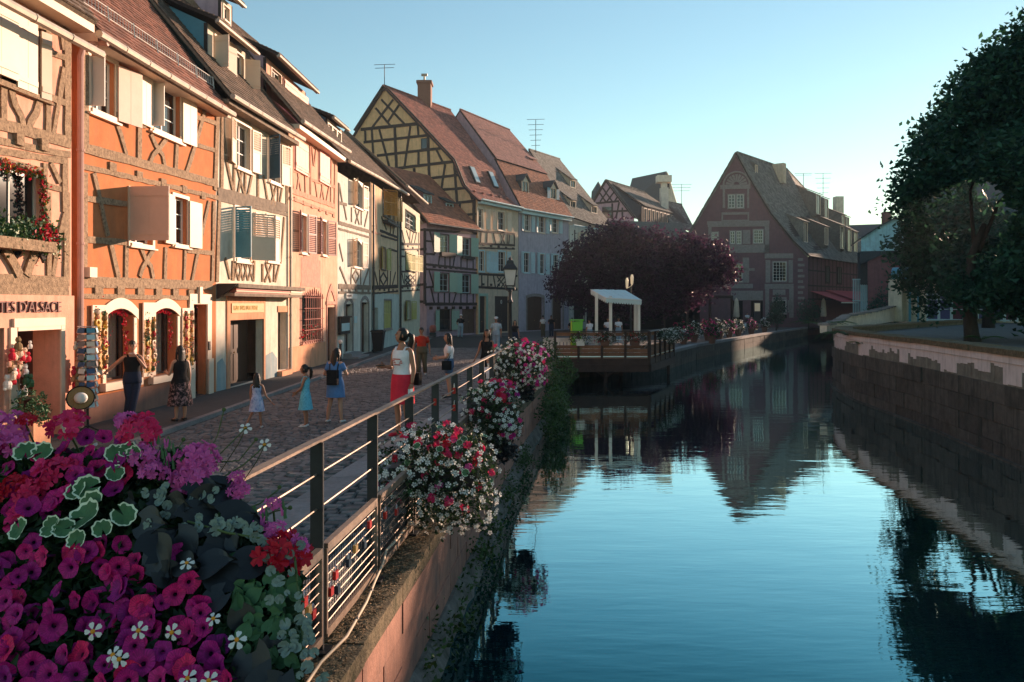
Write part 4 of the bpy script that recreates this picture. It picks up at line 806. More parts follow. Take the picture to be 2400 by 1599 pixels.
# ---- H6: straw house with the orange shutters
f6 = Fac(PP[4], PP[5]); h = House('house', 'straw-coloured house with amber shutters, half in shade, grey plaster below', f6, GRP); H6 = h; L6 = f6.L
T = 'timber_grey'
q = h.rect(z8, 512, 150, 360, 600); h.window(q, 2, 3, cm='timber_grey', cw=.08); h.shutter(q[0], -1, 1.0, q[2], q[3], 40, 'amber_paint', 2, o=.08); h.shutter(q[1]+.1, 1, .75, q[2], q[3], 150, 'amber_paint', 2)
mb = MB(); f6.bx(mb, q[0]-.15, q[1]+.1, q[2]-.42, q[2]-.3, .02, .35); f6.bx(mb, q[0]-.15, q[1]+.1, q[2]-.25, q[2]-.22, .33, .36)
for k in range(6): x = q[0]-.12+k*(q[1]-q[0]+.2)/5; f6.bx(mb, x, x+.02, q[2]-.3, q[2]-.12, .33, .35)
mb.build('flower_rack', M['iron'], h.root)
q = h.rect(z8, 502, 625, 800, 532); h.window(q, 2, 3, fm='white_paint', cm='timber_grey', cw=.07); h.shutter(q[0]-.06, -1, .6, q[2], q[3], 165, 'olive_paint', 2); h.shutter(q[1]+.28, 1, .55, q[2], q[3], 165, 'olive_paint', 2)
h.beams(z8, 'timber_dark', [(.15, 437, 800, 437, 950), (.12, 445, 830, 470, 940), (.1, 490, 880, 515, 835), (.1, 490, 885, 515, 935), (.1, 545, 885, 515, 835), (.1, 545, 885, 515, 935), (.13, 485, 810, 485, 940), (.13, 552, 815, 548, 940), (.12, 615, 830, 590, 930), (.22, 425, 955, 635, 945), (.1, 425, 1005, 635, 985), (.15, 490, 490, 630, 545), (.11, 495, 530, 630, 570), (.12, 500, 380, 540, 480), (.12, 575, 420, 572, 520), (.12, 612, 420, 595, 520), (.18, 632, 380, 632, 960), (.12, 560, 640, 630, 660), (.11, 575, 820, 570, 940)])
h.beams(z8, 'timber_pink', [(.13, 445, 200, 460, 480), (.11, 425, 500, 500, 520)])
frieze(h, fz(h, z8, 520, 972)[1], .1, L6-.1, 6, 'timber_dark', .16, .3)
q = h.rect(z8, 520, 1060, 1290, 582); h.window(q, 1, 1, fm='timber_dark', cm='trim', cw=.1); h.shutter(q[0]+.02, 1, (q[1]-q[0])*.48, q[2], q[3], 180, 'olive_paint', 1, o=-.04); h.shutter(q[0]+.03+(q[1]-q[0])*.48, 1, (q[1]-q[0])*.48, q[2], q[3], 180, 'olive_paint', 1, o=-.04)
q = h.rect(z8, 433, 1120, 1450, 470); q = (q[0], q[1], .1, q[3]); h.door(q, 'timber_dark', .3)
zs = fz(h, z8, 520, 1000)[1]
h.wall(0, L6, zs, fz(h, z8, 440, 110)[1], 'straw', 0); h.wall(0, L6, -.05, zs-.02, 'grey', .02, back=0, name='ground_floor_wall')
h.gutter(0, L6+.4, ga+(gb-ga)*.6, .55, .085, dz=(gb-ga)*.7); h.roof(0, L6+.3, ga+.06+(gb-ga)*.6, .5, 44, 4.4, 'tile_brown', .22, .2, dz=(gb-ga)*.7)
h.pipe(.1, .1, fz(h, z8, 420, 110)[1], .1, .06, 'iron')
# ---- H6b: grey timbered house
f7 = Fac(PP[5], PP[6]); h = House('house', 'narrow grey and white half-timbered house with olive shutters before the mauve house', f7, GRP); H6b = h; L7 = f7.L
q = h.rect(z8, 697, 320, 455, 775); h.window(q, 3, 3, fm='paleblue_paint', cm='timber_dark', cw=.07); h.shutter(q[1]+.06, 1, .7, q[2], q[3], 165, 'olive_paint', 0)
q = h.rect(z8, 697, 665, 808, 775); h.window(q, 2, 2, cm='timber_dark', cw=.06); h.shutter(q[0], 1, (q[1]-q[0])*.55, q[2], q[3], 178, 'olive_paint', 2); h.shutter(q[0]+(q[1]-q[0])*.56, 1, (q[1]-q[0])*.5, q[2], q[3], 165, 'olive_paint', 2)
q = h.rect(z8, 700, 1065, 1215, 735); h.window(q, 1, 2, fm='paleblue_paint', cm='timber_grey', cw=.06); h.shutter(q[0]-.06, -1, .75, q[2]-.05, q[3], 165, 'olive_paint', 1); h.shutter(q[1]+.45, 1, .8, q[2]-.05, q[3], 165, 'olive_paint', 1)
h.beams(z8, 'timber_dark', [(.14, 662, 290, 660, 960), (.13, 668, 490, 690, 590), (.12, 705, 490, 735, 590), (.12, 735, 490, 730, 590), (.12, 765, 490, 745, 590), (.12, 790, 490, 770, 590), (.14, 805, 480, 805, 960), (.16, 660, 600, 812, 602), (.1, 660, 645, 812, 642), (.13, 660, 825, 812, 820), (.1, 700, 860, 770, 930), (.1, 770, 860, 700, 930), (.1, 695, 895, 735, 850), (.1, 775, 895, 735, 850), (.12, 690, 840, 690, 930), (.12, 782, 840, 780, 930), (.16, 660, 945, 812, 935), (.1, 660, 985, 812, 975), (.12, 668, 840, 682, 920), (.1, 700, 900, 735, 935), (.1, 772, 900, 735, 935), (.12, 660, 700, 690, 702), (.12, 775, 720, 812, 722)])
frieze(h, fz(h, z8, 730, 622)[1], .1, L7-.1, 4, 'timber_dark', .16, .4); frieze(h, fz(h, z8, 730, 962)[1], .1, L7-.1, 4, 'timber_dark', .14, .4)
h.wall(0, L7, -.05, fz(h, z8, 670, 250)[1], 'terr', 0); gz7 = f7.px(z8(860, 290), .4)[1]
h.gutter(0, L7+.3, gz7+.2, .55, .08); h.roof(-.1, L7+.2, gz7+.3, .5, 42, 4, 'tile_brown', .25, .22)
h.pipe(-.05, .1, gz7, .12, .07, 'iron')
# ---------------------------------------------------------------- the houses at the bend
def side_fac(f, depth=7.):    # wall at the near end of a house, facing the viewer
    A = f.A; B = A-f.n*depth; return Fac((B.x, B.y), (A.x, A.y))
def shed_dormer(h, c, d, n, w_, hh, depth, front, cheek, roofm, fm='cream_paint', rise=.25, gable=False, shutters=None):
    """small dormer: c = bottom centre of its front, d along the facade, n outward"""
    c = V(c); d = V(d).normalized(); n = V(n).normalized(); up = V((0, 0, 1)); mb = MB()
    a, b = c-d*w_/2, c+d*w_/2
    mb.k = 0; 
    fr = .09
    for p, q, z0, z1 in ((0, fr, 0, hh), (w_-fr, w_, 0, hh), (fr, w_-fr, 0, fr), (fr, w_-fr, hh-fr, hh)):
        mb.hexa([a+d*x+up*z+n*o for z in (z0, z1) for x, o in ((p, -.12), (q, -.12), (q, .02), (p, .02))])
    wn = mb.build('window', M[fm], h.root)
    for k in range(2):
        m1 = MB(); x0 = fr+(w_-2*fr)*k/2+.02; x1 = fr+(w_-2*fr)*(k+1)/2-.02
        m1.hexa([a+d*x+up*z+n*o for z in (fr, hh-fr) for x, o in ((x0, -.09), (x1, -.09), (x1, -.07), (x0, -.07))]); m1.build('pane', M['glass'], wn)
    m1 = MB(); m1.hexa([a+d*x+up*z+n*o for z in (fr, hh-fr) for x, o in ((w_/2-.03, -.1), (w_/2+.03, -.1), (w_/2+.03, -.02), (w_/2-.03, -.02))]); m1.build('mullion', M[fm], wn)
    for s0 in (a, b):
        m1 = MB(); e = d*(.05 if s0 is a else -.05); m1.prism([s0-up*.3-n*.02, s0+up*hh-n*.02, s0+up*(hh+rise*depth)-n*depth, s0-n*depth-up*.3], e); m1.build('dormer_cheek', M[cheek], h.root)
    o = .22
    if gable:
        ap = c+up*(hh+w_*.55)
        m1 = MB(); m1.prism([a+up*hh-n*.03, b+up*hh-n*.03, ap-n*.03-up*.03], -n*.1); m1.build('dormer_gable', M[front], h.root)
        m1 = MB()
        for s0, sg in ((a, -1), (b, 1)): e = s0+up*(hh-.06)+d*sg*.12; m1.prism([e+n*o, ap+up*.05+n*o, ap+up*.05-n*depth, e-n*depth], up*.09)
        m1.build('dormer_roof', M[roofm], h.root)
    else:
        m1 = MB(); m1.prism([a+up*hh+n*o-d*.12, b+up*hh+n*o+d*.12, b+up*(hh+rise*depth)-n*depth+d*.12, a+up*(hh+rise*depth)-n*depth-d*.12], up*.10); m1.build('dormer_roof', M[roofm], h.root)
    if shutters:
        for s0, sg in ((a, -1), (b, 1)):
            m1 = MB(); m1.hexa([s0+d*sg*x+up*z+n*q for z in (.05, hh-.05) for x, q in ((.02, .0), (w_*.42, .0), (w_*.42, .04), (.02, .04))]); m1.build('shutter', M[shutters], h.root)
def roof_patch(h, lines, m, tw, th, slab='timber_dark', rf=None):
    """lines: list of polylines (eave first), consecutive ones joined by tiled quads"""
    mb = MB()
    for l0, l1 in zip(lines, lines[1:]):
        for k in range(len(l0)-1):
            q = [V(l0[k]), V(l0[k+1]), V(l1[k+1]), V(l1[k])]; nr = (q[1]-q[0]).cross(q[3]-q[0]).normalized(); mb.prism([p-nr*.16 for p in q], nr*.13)
    rf = mb.build('roof', M[slab], h.root)
    for l0, l1 in zip(lines, lines[1:]):
        for k in range(len(l0)-1): tiles(l0[k], l0[k+1], l1[k], l1[k+1], tw, th, m, rf)
    mb = MB(); top = lines[-1]
    for p, q in zip(top, top[1:]):
        p, q = V(p), V(q); L = (q-p).length; n = max(1, int(L/.45))
        for k in range(n): a = p.lerp(q, k/n); b = p.lerp(q, (k+.95)/n); mb.tube([a, b], [.11, .14], 6)
    mb.build('ridge_tiles', M[m], rf); return rf
# ---- H7: mauve house
f8 = Fac((-7.0, 63.0), (-3.25, 68.9)); h = House('house', 'mauve half-timbered house with sage green shutters and an orange tiled eave', f8); H7 = h; L8 = f8.L
for q in ((978, 520, 665, 1050), (1160, 548, 690, 1228), (978, 838, 985, 1052), (1160, 850, 998, 1228)):
    rr = h.rect(z8, *q); h.window(rr, 2, 3, fm='paleblue_paint', cm='timber_dark', cw=.06); h.shutter(rr[0]-.05, -1, .95, rr[2]-.05, rr[3]+.1, 172, 'sage_paint', 0); h.shutter(rr[1]+.05, 1, .95, rr[2]-.05, rr[3]+.1, 172, 'sage_paint', 0)
for q in ((985, 655, 700, 1075), (1165, 690, 720, 1235)):
    rr = h.rect(z8, *q); m1 = MB(); f8.bx(m1, rr[0]-.2, rr[1]+.2, rr[2], rr[3]-.1, .02, .3); m1.build('window_box', M['planter'], h.root)
rr = h.rect(z8, 975, 1135, 1305, 1070); h.window(rr, 2, 2, fm='timber_dark', cm='timber_dark', cw=.06); h.shutter(rr[0]-.05, -1, .6, rr[2], rr[3], 172, 'sage_paint', 1); h.shutter(rr[1]+.05, 1, .9, rr[2], rr[3], 172, 'sage_paint', 1)
rr = h.rect(z8, 1160, 1130, 1345, 1275); rr = (rr[0], rr[1], .1, rr[3]); h.door(rr, 'timber_brown', .2)
h.beams(z8, 'timber_dark', [(.3, 855, 470, 855, 1090), (.17, 893, 480, 940, 680), (.16, 868, 575, 935, 580), (.18, 868, 680, 935, 685), (.18, 868, 765, 1290, 812), (.15, 868, 805, 1290, 838), (.14, 890, 815, 940, 990), (.15, 868, 952, 940, 950), (.26, 860, 1090, 1290, 1090), (.16, 905, 960, 935, 1090), (.14, 965, 1000, 965, 1085), (.14, 1015, 1000, 1015, 1085), (.14, 1055, 1000, 1055, 1085), (.13, 1110, 1000, 1085, 1090), (.14, 1150, 1000, 1150, 1085), (.14, 1200, 1005, 1200, 1085), (.14, 1250, 1005, 1250, 1085), (.13, 975, 700, 965, 780), (.13, 1020, 705, 1020, 785), (.13, 1100, 700, 1085, 790), (.13, 1060, 700, 1060, 785), (.13, 1150, 705, 1150, 795), (.13, 1200, 715, 1200, 800), (.13, 1250, 715, 1250, 805), (.2, 870, 485, 1290, 515), (.15, 1125, 520, 1110, 690), (.15, 1285, 500, 1285, 1340), (.15, 1100, 820, 1100, 1000)])
frieze(h, fz(h, z8, 1000, 790)[1], .6, L8-.3, 8, 'timber_dark', .18, .35); 
for k in range(7): m1 = MB(); x = .4+k*(L8-.8)/6; f8.bx(m1, x-.08, x+.08, fz(h, z8, 880, 1110)[1]-.25, fz(h, z8, 880, 1110)[1]+.0, 0, .25); m1.build('beam_end', M['timber_dark'], h.root)
ze = f8.px(z8(880, 430), .5)[1]
h.wall(0, L8, -.05, ze+.1, 'mauve', 0, back=8)
sf = side_fac(f8); hs = House.__new__(House); hs.f = sf; hs.root = h.root; hs.holes = []
for z in (2.9, 4.3, 5.6, 7.2, 8.8): hs.beam([(3.0, z), (7, z)], .2, 'timber_dark')
for x in (5.2, 6.2): hs.beam([(x, 2.9), (x, 9)], .18, 'timber_dark')
h.gutter(-.3, L8+.2, ze, .55, .09, 'iron'); h.roof(-.3, L8+.1, ze+.08, .5, 46, 5.0, 'tile_orange', .3, .26)
for z_, wpx in (((1100, 1180), (1160, 1330)), ((1335, 1270), (1390, 1385))):
    q0 = f8.px(z7(z_[0], z_[1]), -1.4); q1 = f8.px(z7(wpx[0], wpx[1]), -1.4); sc_ = (q0[0]+q1[0])/2
    shed_dormer(h, f8.W(sc_, q1[1], -1.4), f8.d, f8.n, abs(q1[0]-q0[0])+.3, q0[1]-q1[1]+.3, 3.2, 'mauve', 'brick_red', 'slate', 'paleblue_paint', rise=.5)
# ---- H8: great yellow gable
f9 = Fac((-3.07, 69.0), (.6, 75.0)); h = House('house', 'tall ochre half-timbered house with the great gable and skylights in its red roof', f9); H8 = h; L9 = f9.L
for q in ((138, 378, 535, 178), (303, 402, 550, 356)):
    rr = h.rect(za, *q); h.window(rr, 2, 3, cm='cream_paint', cw=.1); h.shutter(rr[1]+.45, 1, .55, rr[2]-.05, rr[3]+.1, 165, 'cream_paint', 1)
rr2 = h.rect(za, 255, 395, 550, 292); h.shutter(rr2[0], 1, .5, rr2[2], rr2[3], 170, 'cream_paint', 1)
for q in ((150, 725, 890, 190), (306, 728, 892, 360)):
    rr = h.rect(za, *q); h.window(rr, 2, 3, cm='paleblue_paint', cw=.1); h.shutter(rr[1]+.35, 1, .5, rr[2]-.05, rr[3]+.05, 168, 'paleblue_paint', 1)
rr2 = h.rect(za, 225, 728, 905, 298); h.shutter(rr2[0], 1, (rr2[1]-rr2[0])/2, rr2[2], rr2[3], 176, 'paleblue_paint', 1); h.shutter(rr2[0]+(rr2[1]-rr2[0])/2, 1, (rr2[1]-rr2[0])/2, rr2[2], rr2[3], 176, 'paleblue_paint', 1)
h.beams(za, 'timber_dark', [(.16, 145, 565, 440, 585), (.2, 145, 665, 440, 680), (.14, 145, 700, 440, 710), (.15, 165, 565, 160, 660), (.15, 215, 570, 212, 662), (.13, 265, 575, 285, 668), (.13, 325, 585, 358, 670), (.13, 358, 585, 325, 670), (.14, 380, 580, 378, 670), (.13, 398, 590, 390, 672), (.16, 436, 585, 436, 690), (.2, 145, 915, 460, 930), (.22, 145, 1020, 460, 1040), (.14, 170, 925, 170, 1020), (.14, 220, 925, 220, 1025), (.13, 265, 930, 282, 1025), (.11, 295, 935, 360, 1020), (.11, 360, 935, 295, 1020), (.11, 300, 978, 330, 935), (.11, 330, 1020, 360, 978), (.13, 375, 930, 375, 1030), (.13, 440, 930, 440, 1035)])
frieze(h, fz(h, za, 250, 685)[1], .2, L9-.3, 5, 'timber_dark', .2, .35); frieze(h, fz(h, za, 250, 1002)[1], .2, L9-.3, 5, 'timber_dark', .2, .35)
rr = h.rect(za, 152, 1095, 1385, 205); h.door((rr[0], rr[1], .1, rr[3]), 'timber_dark', .2); m1 = MB(); f9.bx(m1, rr[0]-.1, rr[0], 0, rr[3]+.25, 0, .05); f9.bx(m1, rr[1], rr[1]+.3, 0, rr[3]+.25, 0, .05); f9.bx(m1, rr[0], rr[1], rr[3], rr[3]+.25, 0, .05); m1.build('door_surround', M['sage_paint'], h.root)
rr = h.rect(za, 278, 1095, 1390, 395); h.door((rr[0], rr[1], .1, rr[3]), 'timber_dark', .2, 3)
m1 = MB(); m1.tube([f9.W((rr[0]+rr[1])/2+.12+.1*math.cos(a), 2.9+.16*math.sin(a), -.17) for a in [k*2*math.pi/12 for k in range(13)]], .035, 5); m1.build('emblem', M['white_paint'], h.root)
gf = Fac((-3.07-.954*18.6, 69+.3*18.6), (-3.07, 69.0)); hg = House.__new__(House); hg.f = gf; hg.root = h.root; hg.holes = []
ze9 = gf.px(z7(1640, 1190))[1]
g = [gf.px(z7(*p)) for p in ((1640, 1195), (1520, 1060), (1410, 790), (1045, 395), (680, 12), (530, 240), (375, 485))]
ax = g[4][0]; lf = [(2*ax-a, b) for a, b in g[:4]]
poly = [(gf.L, -.05), (gf.L, g[0][1])]+g[1:5]+[(g[6][0], g[6][1]), (max(.0, 2*ax-g[0][0]), g[0][1]), (max(.0, 2*ax-g[0][0]), -.05)]
m1 = MB(); m1.prism([gf.W(a, b, 0) for a, b in poly], gf.n*-.25); m1.build('gable_wall', M['ochre'], h.root)
hg.beams(z7, 'timber_dark', [(.24, 430, 465, 1025, 405), (.24, 460, 600, 1140, 525), (.24, 600, 740, 1290, 660), (.26, 700, 885, 1420, 800), (.24, 980, 1000, 1470, 940), (.24, 1180, 1105, 1530, 1080), (.24, 1430, 1235, 1635, 1215), (.22, 1455, 1370, 1640, 1350),
    (.2, 475, 480, 480, 590), (.2, 545, 455, 560, 720), (.26, 785, 430, 805, 870), (.2, 1025, 405, 1035, 530), (.2, 1035, 700, 1035, 830), (.24, 990, 870, 1000, 1000), (.26, 1135, 530, 1152, 1095), (.24, 1410, 810, 1440, 1225), (.22, 1470, 1240, 1470, 1500), (.3, 1618, 1200, 1618, 1560), (.2, 625, 465, 735, 880), (.2, 950, 430, 890, 850), (.2, 1225, 680, 1290, 810), (.2, 1315, 830, 1268, 1145), (.18, 820, 890, 845, 970), (.18, 1560, 1095, 1600, 1200),
    (.2, 645, 150, 885, 405), (.2, 585, 240, 740, 425), (.2, 770, 150, 545, 450), (.2, 835, 200, 715, 385), (.3, 430, 465, 1025, 405), (.22, 1045, 400, 1130, 520)], o1=.06)
for p in zip(g, g[1:5]): hg.beam([p[0], p[1]], .32, 'timber_dark', 0, .22, .01, name='bargeboard')
hg.beam([g[4], g[6]], .36, 'timber_dark', 0, .22, .01, name='bargeboard')
rr = hg.rect(z7, 1062, 560, 672, 1128); hg.window(rr, 1, 1, fm='timber_dark', gm='glass', hole=False, depth=-.03)
h.wall(0, L9, -.05, ze9, 'sand', 0, back=0)
fv = f9.d*(L9+.1)
w0 = lambda p, o=.35: gf.W(p[0], p[1], o)
E0, K0, J0, R0 = w0(g[0]), w0(g[1]), w0(g[2]), w0(g[4]); E0 = E0+f9.n*.45-V((0, 0, .15))
Rv = V((.52, .855, 0))*(L9+3.6)
ext = lambda p, k=1.: p+fv*k
roof_patch(h, [[E0, ext(E0)], [K0, ext(K0)], [J0, ext(J0)], [R0, R0+Rv]], 'tile_red', .24, .21)
Lw = V((-1, 0, 0)); m1 = MB(); m1.prism([R0, R0+Rv, R0+Rv+gf.W(g[6][0]-6, g[6][1]-8.6, 0)-R0, gf.W(g[6][0]-6, g[6][1]-8.6, .35)], V((.1, 0, .1))); m1.build('rear_slope', M['slate'], h.root)
h.gutter(-.1, L9+.05, ze9-.12, .55, .09, 'paleblue_paint'); m1 = MB(); f9.bx(m1, 0, L9, ze9-.45, ze9-.22, 0, .4); m1.build('eaves_board', M['paleblue_paint'], h.root)
nj = (ext(K0)-K0).cross(J0-K0).normalized()
for t_, sq in ((.36, 0), (.80, 0)):
    c = K0.lerp(J0, .55)+fv*t_; up_ = (J0-K0).normalized(); m1 = MB(); m1.obox(c+nj*.1, f9.d*.42, up_*.85, nj*.1); sk = m1.build('skylight', M['iron'], h.root); m1 = MB(); m1.obox(c+nj*.215, f9.d*.34, up_*.77, nj*.01); m1.build('pane', mat('painted_sky_glass', (.5, .58, .6), .1, .05, 2, 0, spec=.8), sk)  # pane colour is painted pale in place of a sky reflection
for t_ in (.1, .3, .5, .7, .9): c = E0.lerp(K0, .6)+fv*t_; m1 = MB(); m1.ball(c+V((0, 0, .1)), (.18, .18, .12), 6, 4); m1.build('roof_vent', M['tile_red'], h.root)
c = R0+Rv*.62; m1 = MB(); m1.box(c.x-.8, c.x+.5, c.y-.9, c.y+.5, c.z-1.6, c.z+1.9); m1.box(c.x-.92, c.x+.62, c.y-1.02, c.y+.62, c.z+1.6, c.z+1.85); ch = m1.build('chimney', M['brick'], h.root)
m1 = MB(); m1.tube([c+V((-.2, -.2, 1.8)), c+V((-.2, -.2, 2.6))], .1, 8); m1.tube([c+V((-.5, -.2, 2.6)), c+V((.1, -.2, 2.6))], .14, 8); m1.build('chimney_pot', M['zinc'], ch)
def antenna(p, hgt, label, rungs=4, wd=1.3):
    a = thing('antenna', label, 'antenna', p); m1 = MB(); p = V(p); m1.tube([p-V((0, 0, .5)), p+V((0, 0, hgt))], .035, 5); m1.build('mast', M['iron'], a)
    for k in range(rungs): m1 = MB(); z = hgt*(1-.16*k); m1.tube([p+V((-wd/2*(1-.1*k), .1, z)), p+V((wd/2*(1-.1*k), -.1, z))], .025, 4); m1.build('crossbar', M['iron'], a)
antenna(tuple(R0+Rv*.02), 2.0, 'thin television aerial on the peak of the ochre gable', 2, 2.0)
# ---- H9: blue house
f10 = Fac((.66, 75.2), (6.1, 82.6)); h = House('house', 'lilac-blue plastered house with pale blue shutters and a brown garage door', f10); H9 = h; L10 = f10.L
for q in ((522, 422, 558, 560), (640, 440, 572, 682), (748, 455, 590, 790)):
    rr = h.rect(za, q[0], q[1], 572 if q[0] != 522 else 558, {522: 562, 640: 682, 748: 790}[q[0]]); h.window(rr, 2, 3, cm='cream_paint', cw=.1, arch=.05); h.shutter(rr[0]-.15, -1, .5, rr[2]-.05, rr[3]+.1, 168, 'paleblue_paint', 2); h.shutter(rr[1]+.3, 1, .45, rr[2]-.05, rr[3]+.1, 168, 'paleblue_paint', 2)
for q in ((515, 738, 900, 560), (645, 748, 910, 682), (755, 755, 915, 795)):
    rr = h.rect(za, *q); h.window(rr, 2, 3, cm='paleblue_paint', cw=.1, arch=.1); h.shutter(rr[0]-.12, -1, .5, rr[2]-.05, rr[3]+.1, 168, 'paleblue_paint', 2); h.shutter(rr[1]+.25, 1, .5, rr[2]-.05, rr[3]+.1, 168, 'paleblue_paint', 2)
for q, dm in (((540, 1095, 1370, 675), 'door'), ((748, 1090, 1340, 832), 'door')):
    rr = h.rect(za, *q); rr = (rr[0], rr[1], .05, rr[3]); h.door(rr, dm, .25, 3); m1 = MB(); a, b, c, d = rr; f10.bx(m1, a-.16, a, c, d, -.02, .06); f10.bx(m1, b, b+.16, c, d, -.02, .06)
    n = 8
    for k in range(n):
        x0, x1 = a-.16+(b-a+.32)*k/n, a-.16+(b-a+.32)*(k+1)/n; gg = lambda x: d-.04+.18*(1-(2*(x-a)/(b-a)-1)**2); m1.prism([f10.W(x0, gg(x0)-.15, -.02), f10.W(x1, gg(x1)-.15, -.02), f10.W(x1, gg(x1)+.15, -.02), f10.W(x0, gg(x0)+.15, -.02)], f10.n*.08)
    m1.build('door_surround', M['trim'], h.root)
ze10 = f10.px(za(482, 372), .4)[1]
h.wall(0, L10, -.05, ze10, 'blue', 0, back=6)
Re0 = V((-5.4, 79.65, 22.9)); Re1 = V((-.29, 87.3, 22.5))
E0 = f10.W(-.15, ze10, .5); E1 = f10.W(L10+.15, ze10-.1, .5); K0 = E0.lerp(Re0, .42)+V((0, 0, .7)); K1 = E1.lerp(Re1, .42)+V((0, 0, .7))
roof_patch(h, [[E0, E1], [K0, K1]], 'tile_orange', .26, .23); roof_patch(h, [[K0+f10.n*.25-V((0, 0, .1)), K1+f10.n*.25-V((0, 0, .1))], [Re0, Re1]], 'tile_rose', .24, .21)
m1 = MB(); m1.prism([E0-V((0, 0, .2)), K0-V((0, 0, .2)), Re0-V((0, 0, .2)), Re0+V((-6, 4, -9)), E0+V((-7, 7, 0))], V((.25, .25, 0))); m1.build('end_wall', M['mauve'], h.root)
m1 = MB(); m1.prism([E1-V((0, 0, .2)), K1-V((0, 0, .2)), Re1-V((0, 0, .2)), E1+V((-7, 7, 0))], V((-.25, -.25, 0))); m1.build('end_wall', M['mauve'], h.root)
m1 = MB(); m1.prism([Re0, Re1, Re1+V((-7, 6, -9)), Re0+V((-7, 6, -9))], V((0, 0, -.1))); m1.build('rear_slope', M['slate'], h.root)
h.gutter(-.1, L10+.1, ze10-.1, .58, .09, 'paleblue_paint'); m1 = MB(); f10.bx(m1, 0, L10, ze10-.5, ze10-.15, 0, .42); m1.build('eaves_board', M['paleblue_paint'], h.root)
for q, gb_, sh in (((508, 160, 268, 548), True, None), ((735, 215, 310, 775), True, 'blue_paint')):
    q0 = f10.px(za(q[0], q[1]), -.75); q1 = f10.px(za(q[3], q[2]), -.75); shed_dormer(h, f10.W((q0[0]+q1[0])/2, q1[1], -.75), f10.d, f10.n, q1[0]-q0[0]+.3, q0[1]-q1[1]+.1, 2.2, 'cream', 'slate', 'slate', 'cream_paint', gable=gb_, shutters=sh)
for q in ((2015, 735, 830, 2085), (2200, 775, 860, 2260)):
    q0 = f10.px(z7(q[0], q[1]), -4.2); q1 = f10.px(z7(q[3], q[2]), -4.2); shed_dormer(h, f10.W((q0[0]+q1[0])/2, q1[1], -4.2), f10.d, f10.n, q1[0]-q0[0]+.2, q0[1]-q1[1], 3.2, 'cream', 'slate', 'tile_rose', 'cream_paint', rise=.62)
# ---- H10: grey-roofed house behind the plum tree
f11 = Fac((6.2, 82.8), (12.0, 91.0)); h = House('house', 'white half-timbered house with tiered dormers in its grey roof, behind the plum tree', f11); H10 = h; L11 = f11.L
ze = f11.px(zb(620, 800), .4)[1]
for q in ((645, 865, 960, 690), (790, 870, 965, 830)):
    rr = h.rect(zb, *q); h.window(rr, 2, 3, cm='cream_paint', cw=.1); h.shutter(rr[0]-.1, -1, .6, rr[2], rr[3], 168, 'cream_paint', 0); h.shutter(rr[1]+.1, 1, .6, rr[2], rr[3], 168, 'cream_paint', 0)
h.beams(zb, 'timber_dark', [(.2, 590, 970, 900, 985), (.16, 600, 1000, 690, 1090), (.16, 690, 1000, 610, 1090), (.2, 590, 1100, 900, 1110), (.2, 590, 840, 590, 1380), (.16, 700, 980, 700, 1090), (.16, 790, 990, 760, 1090), (.16, 590, 1230, 690, 1380), (.16, 690, 1230, 600, 1380), (.2, 590, 1390, 900, 1390), (.16, 740, 1110, 740, 1390)])
rr = (1.0, 3.2, .9, 2.9); h.window(rr, 4, 2, fm='timber_dark', cm='timber_dark'); h.window((4.2, 6.5, .2, 2.8), 3, 2, fm='timber_dark', cm='timber_dark')
h.wall(0, L11, -.05, ze, 'white', 0, back=6)
m1 = MB(); f11.bx(m1, -.1, L11, 3.4, 4.1, .0, 1.6); m1.build('shop_awning', M['timber_dark'], h.root)
sfb = side_fac(f11); hs = House.__new__(House); hs.f = sfb; hs.root = h.root; hs.holes = []
for z in (4.5, 6.5, 8.5): hs.beam([(3, z), (7, z)], .22, 'timber_dark')
E0 = f11.W(-.5, ze+.9, .3); E1 = f11.W(L11, ze, .5); Re0 = V((1.9, 85.8, 20.0)); Re1 = V((5.9, 95.3, 20.7))
roof_patch(h, [[E0, E1], [E0.lerp(Re0, .5)+V((0, 0, .1)), E1.lerp(Re1, .5)+V((0, 0, .1))], [Re0, Re1]], 'tile_grey', .27, .24)
m1 = MB(); m1.prism([E1-V((0, 0, .2)), Re1-V((0, 0, .2)), E1+V((-6, 7, 0))], V((-.25, -.25, 0))); m1.build('end_wall', M['white'], h.root)
for q, o in (((550, 365, 450, 597), -3.2), ((750, 610, 690, 800), -.9), ((550, 560, 650, 600), -.7), ((380, 290, 330, 415), -4.6)):
    q0 = f11.px(zb(q[0], q[1]), o); q1 = f11.px(zb(q[3], q[2]), o); shed_dormer(h, f11.W((q0[0]+q1[0])/2, q1[1], o), f11.d, f11.n, q1[0]-q0[0]+.1, q0[1]-q1[1], 3.6, 'cream', 'sand', 'tile_grey', 'cream_paint', rise=.75)
h.gutter(-.1, L11, ze-.05, .58, .09, 'paleblue_paint')
antenna((2.7, 87.3, 20.0), 3.7, 'tall ladder-like aerial above the grey tiled roof behind the blue house', 6, 2.0)
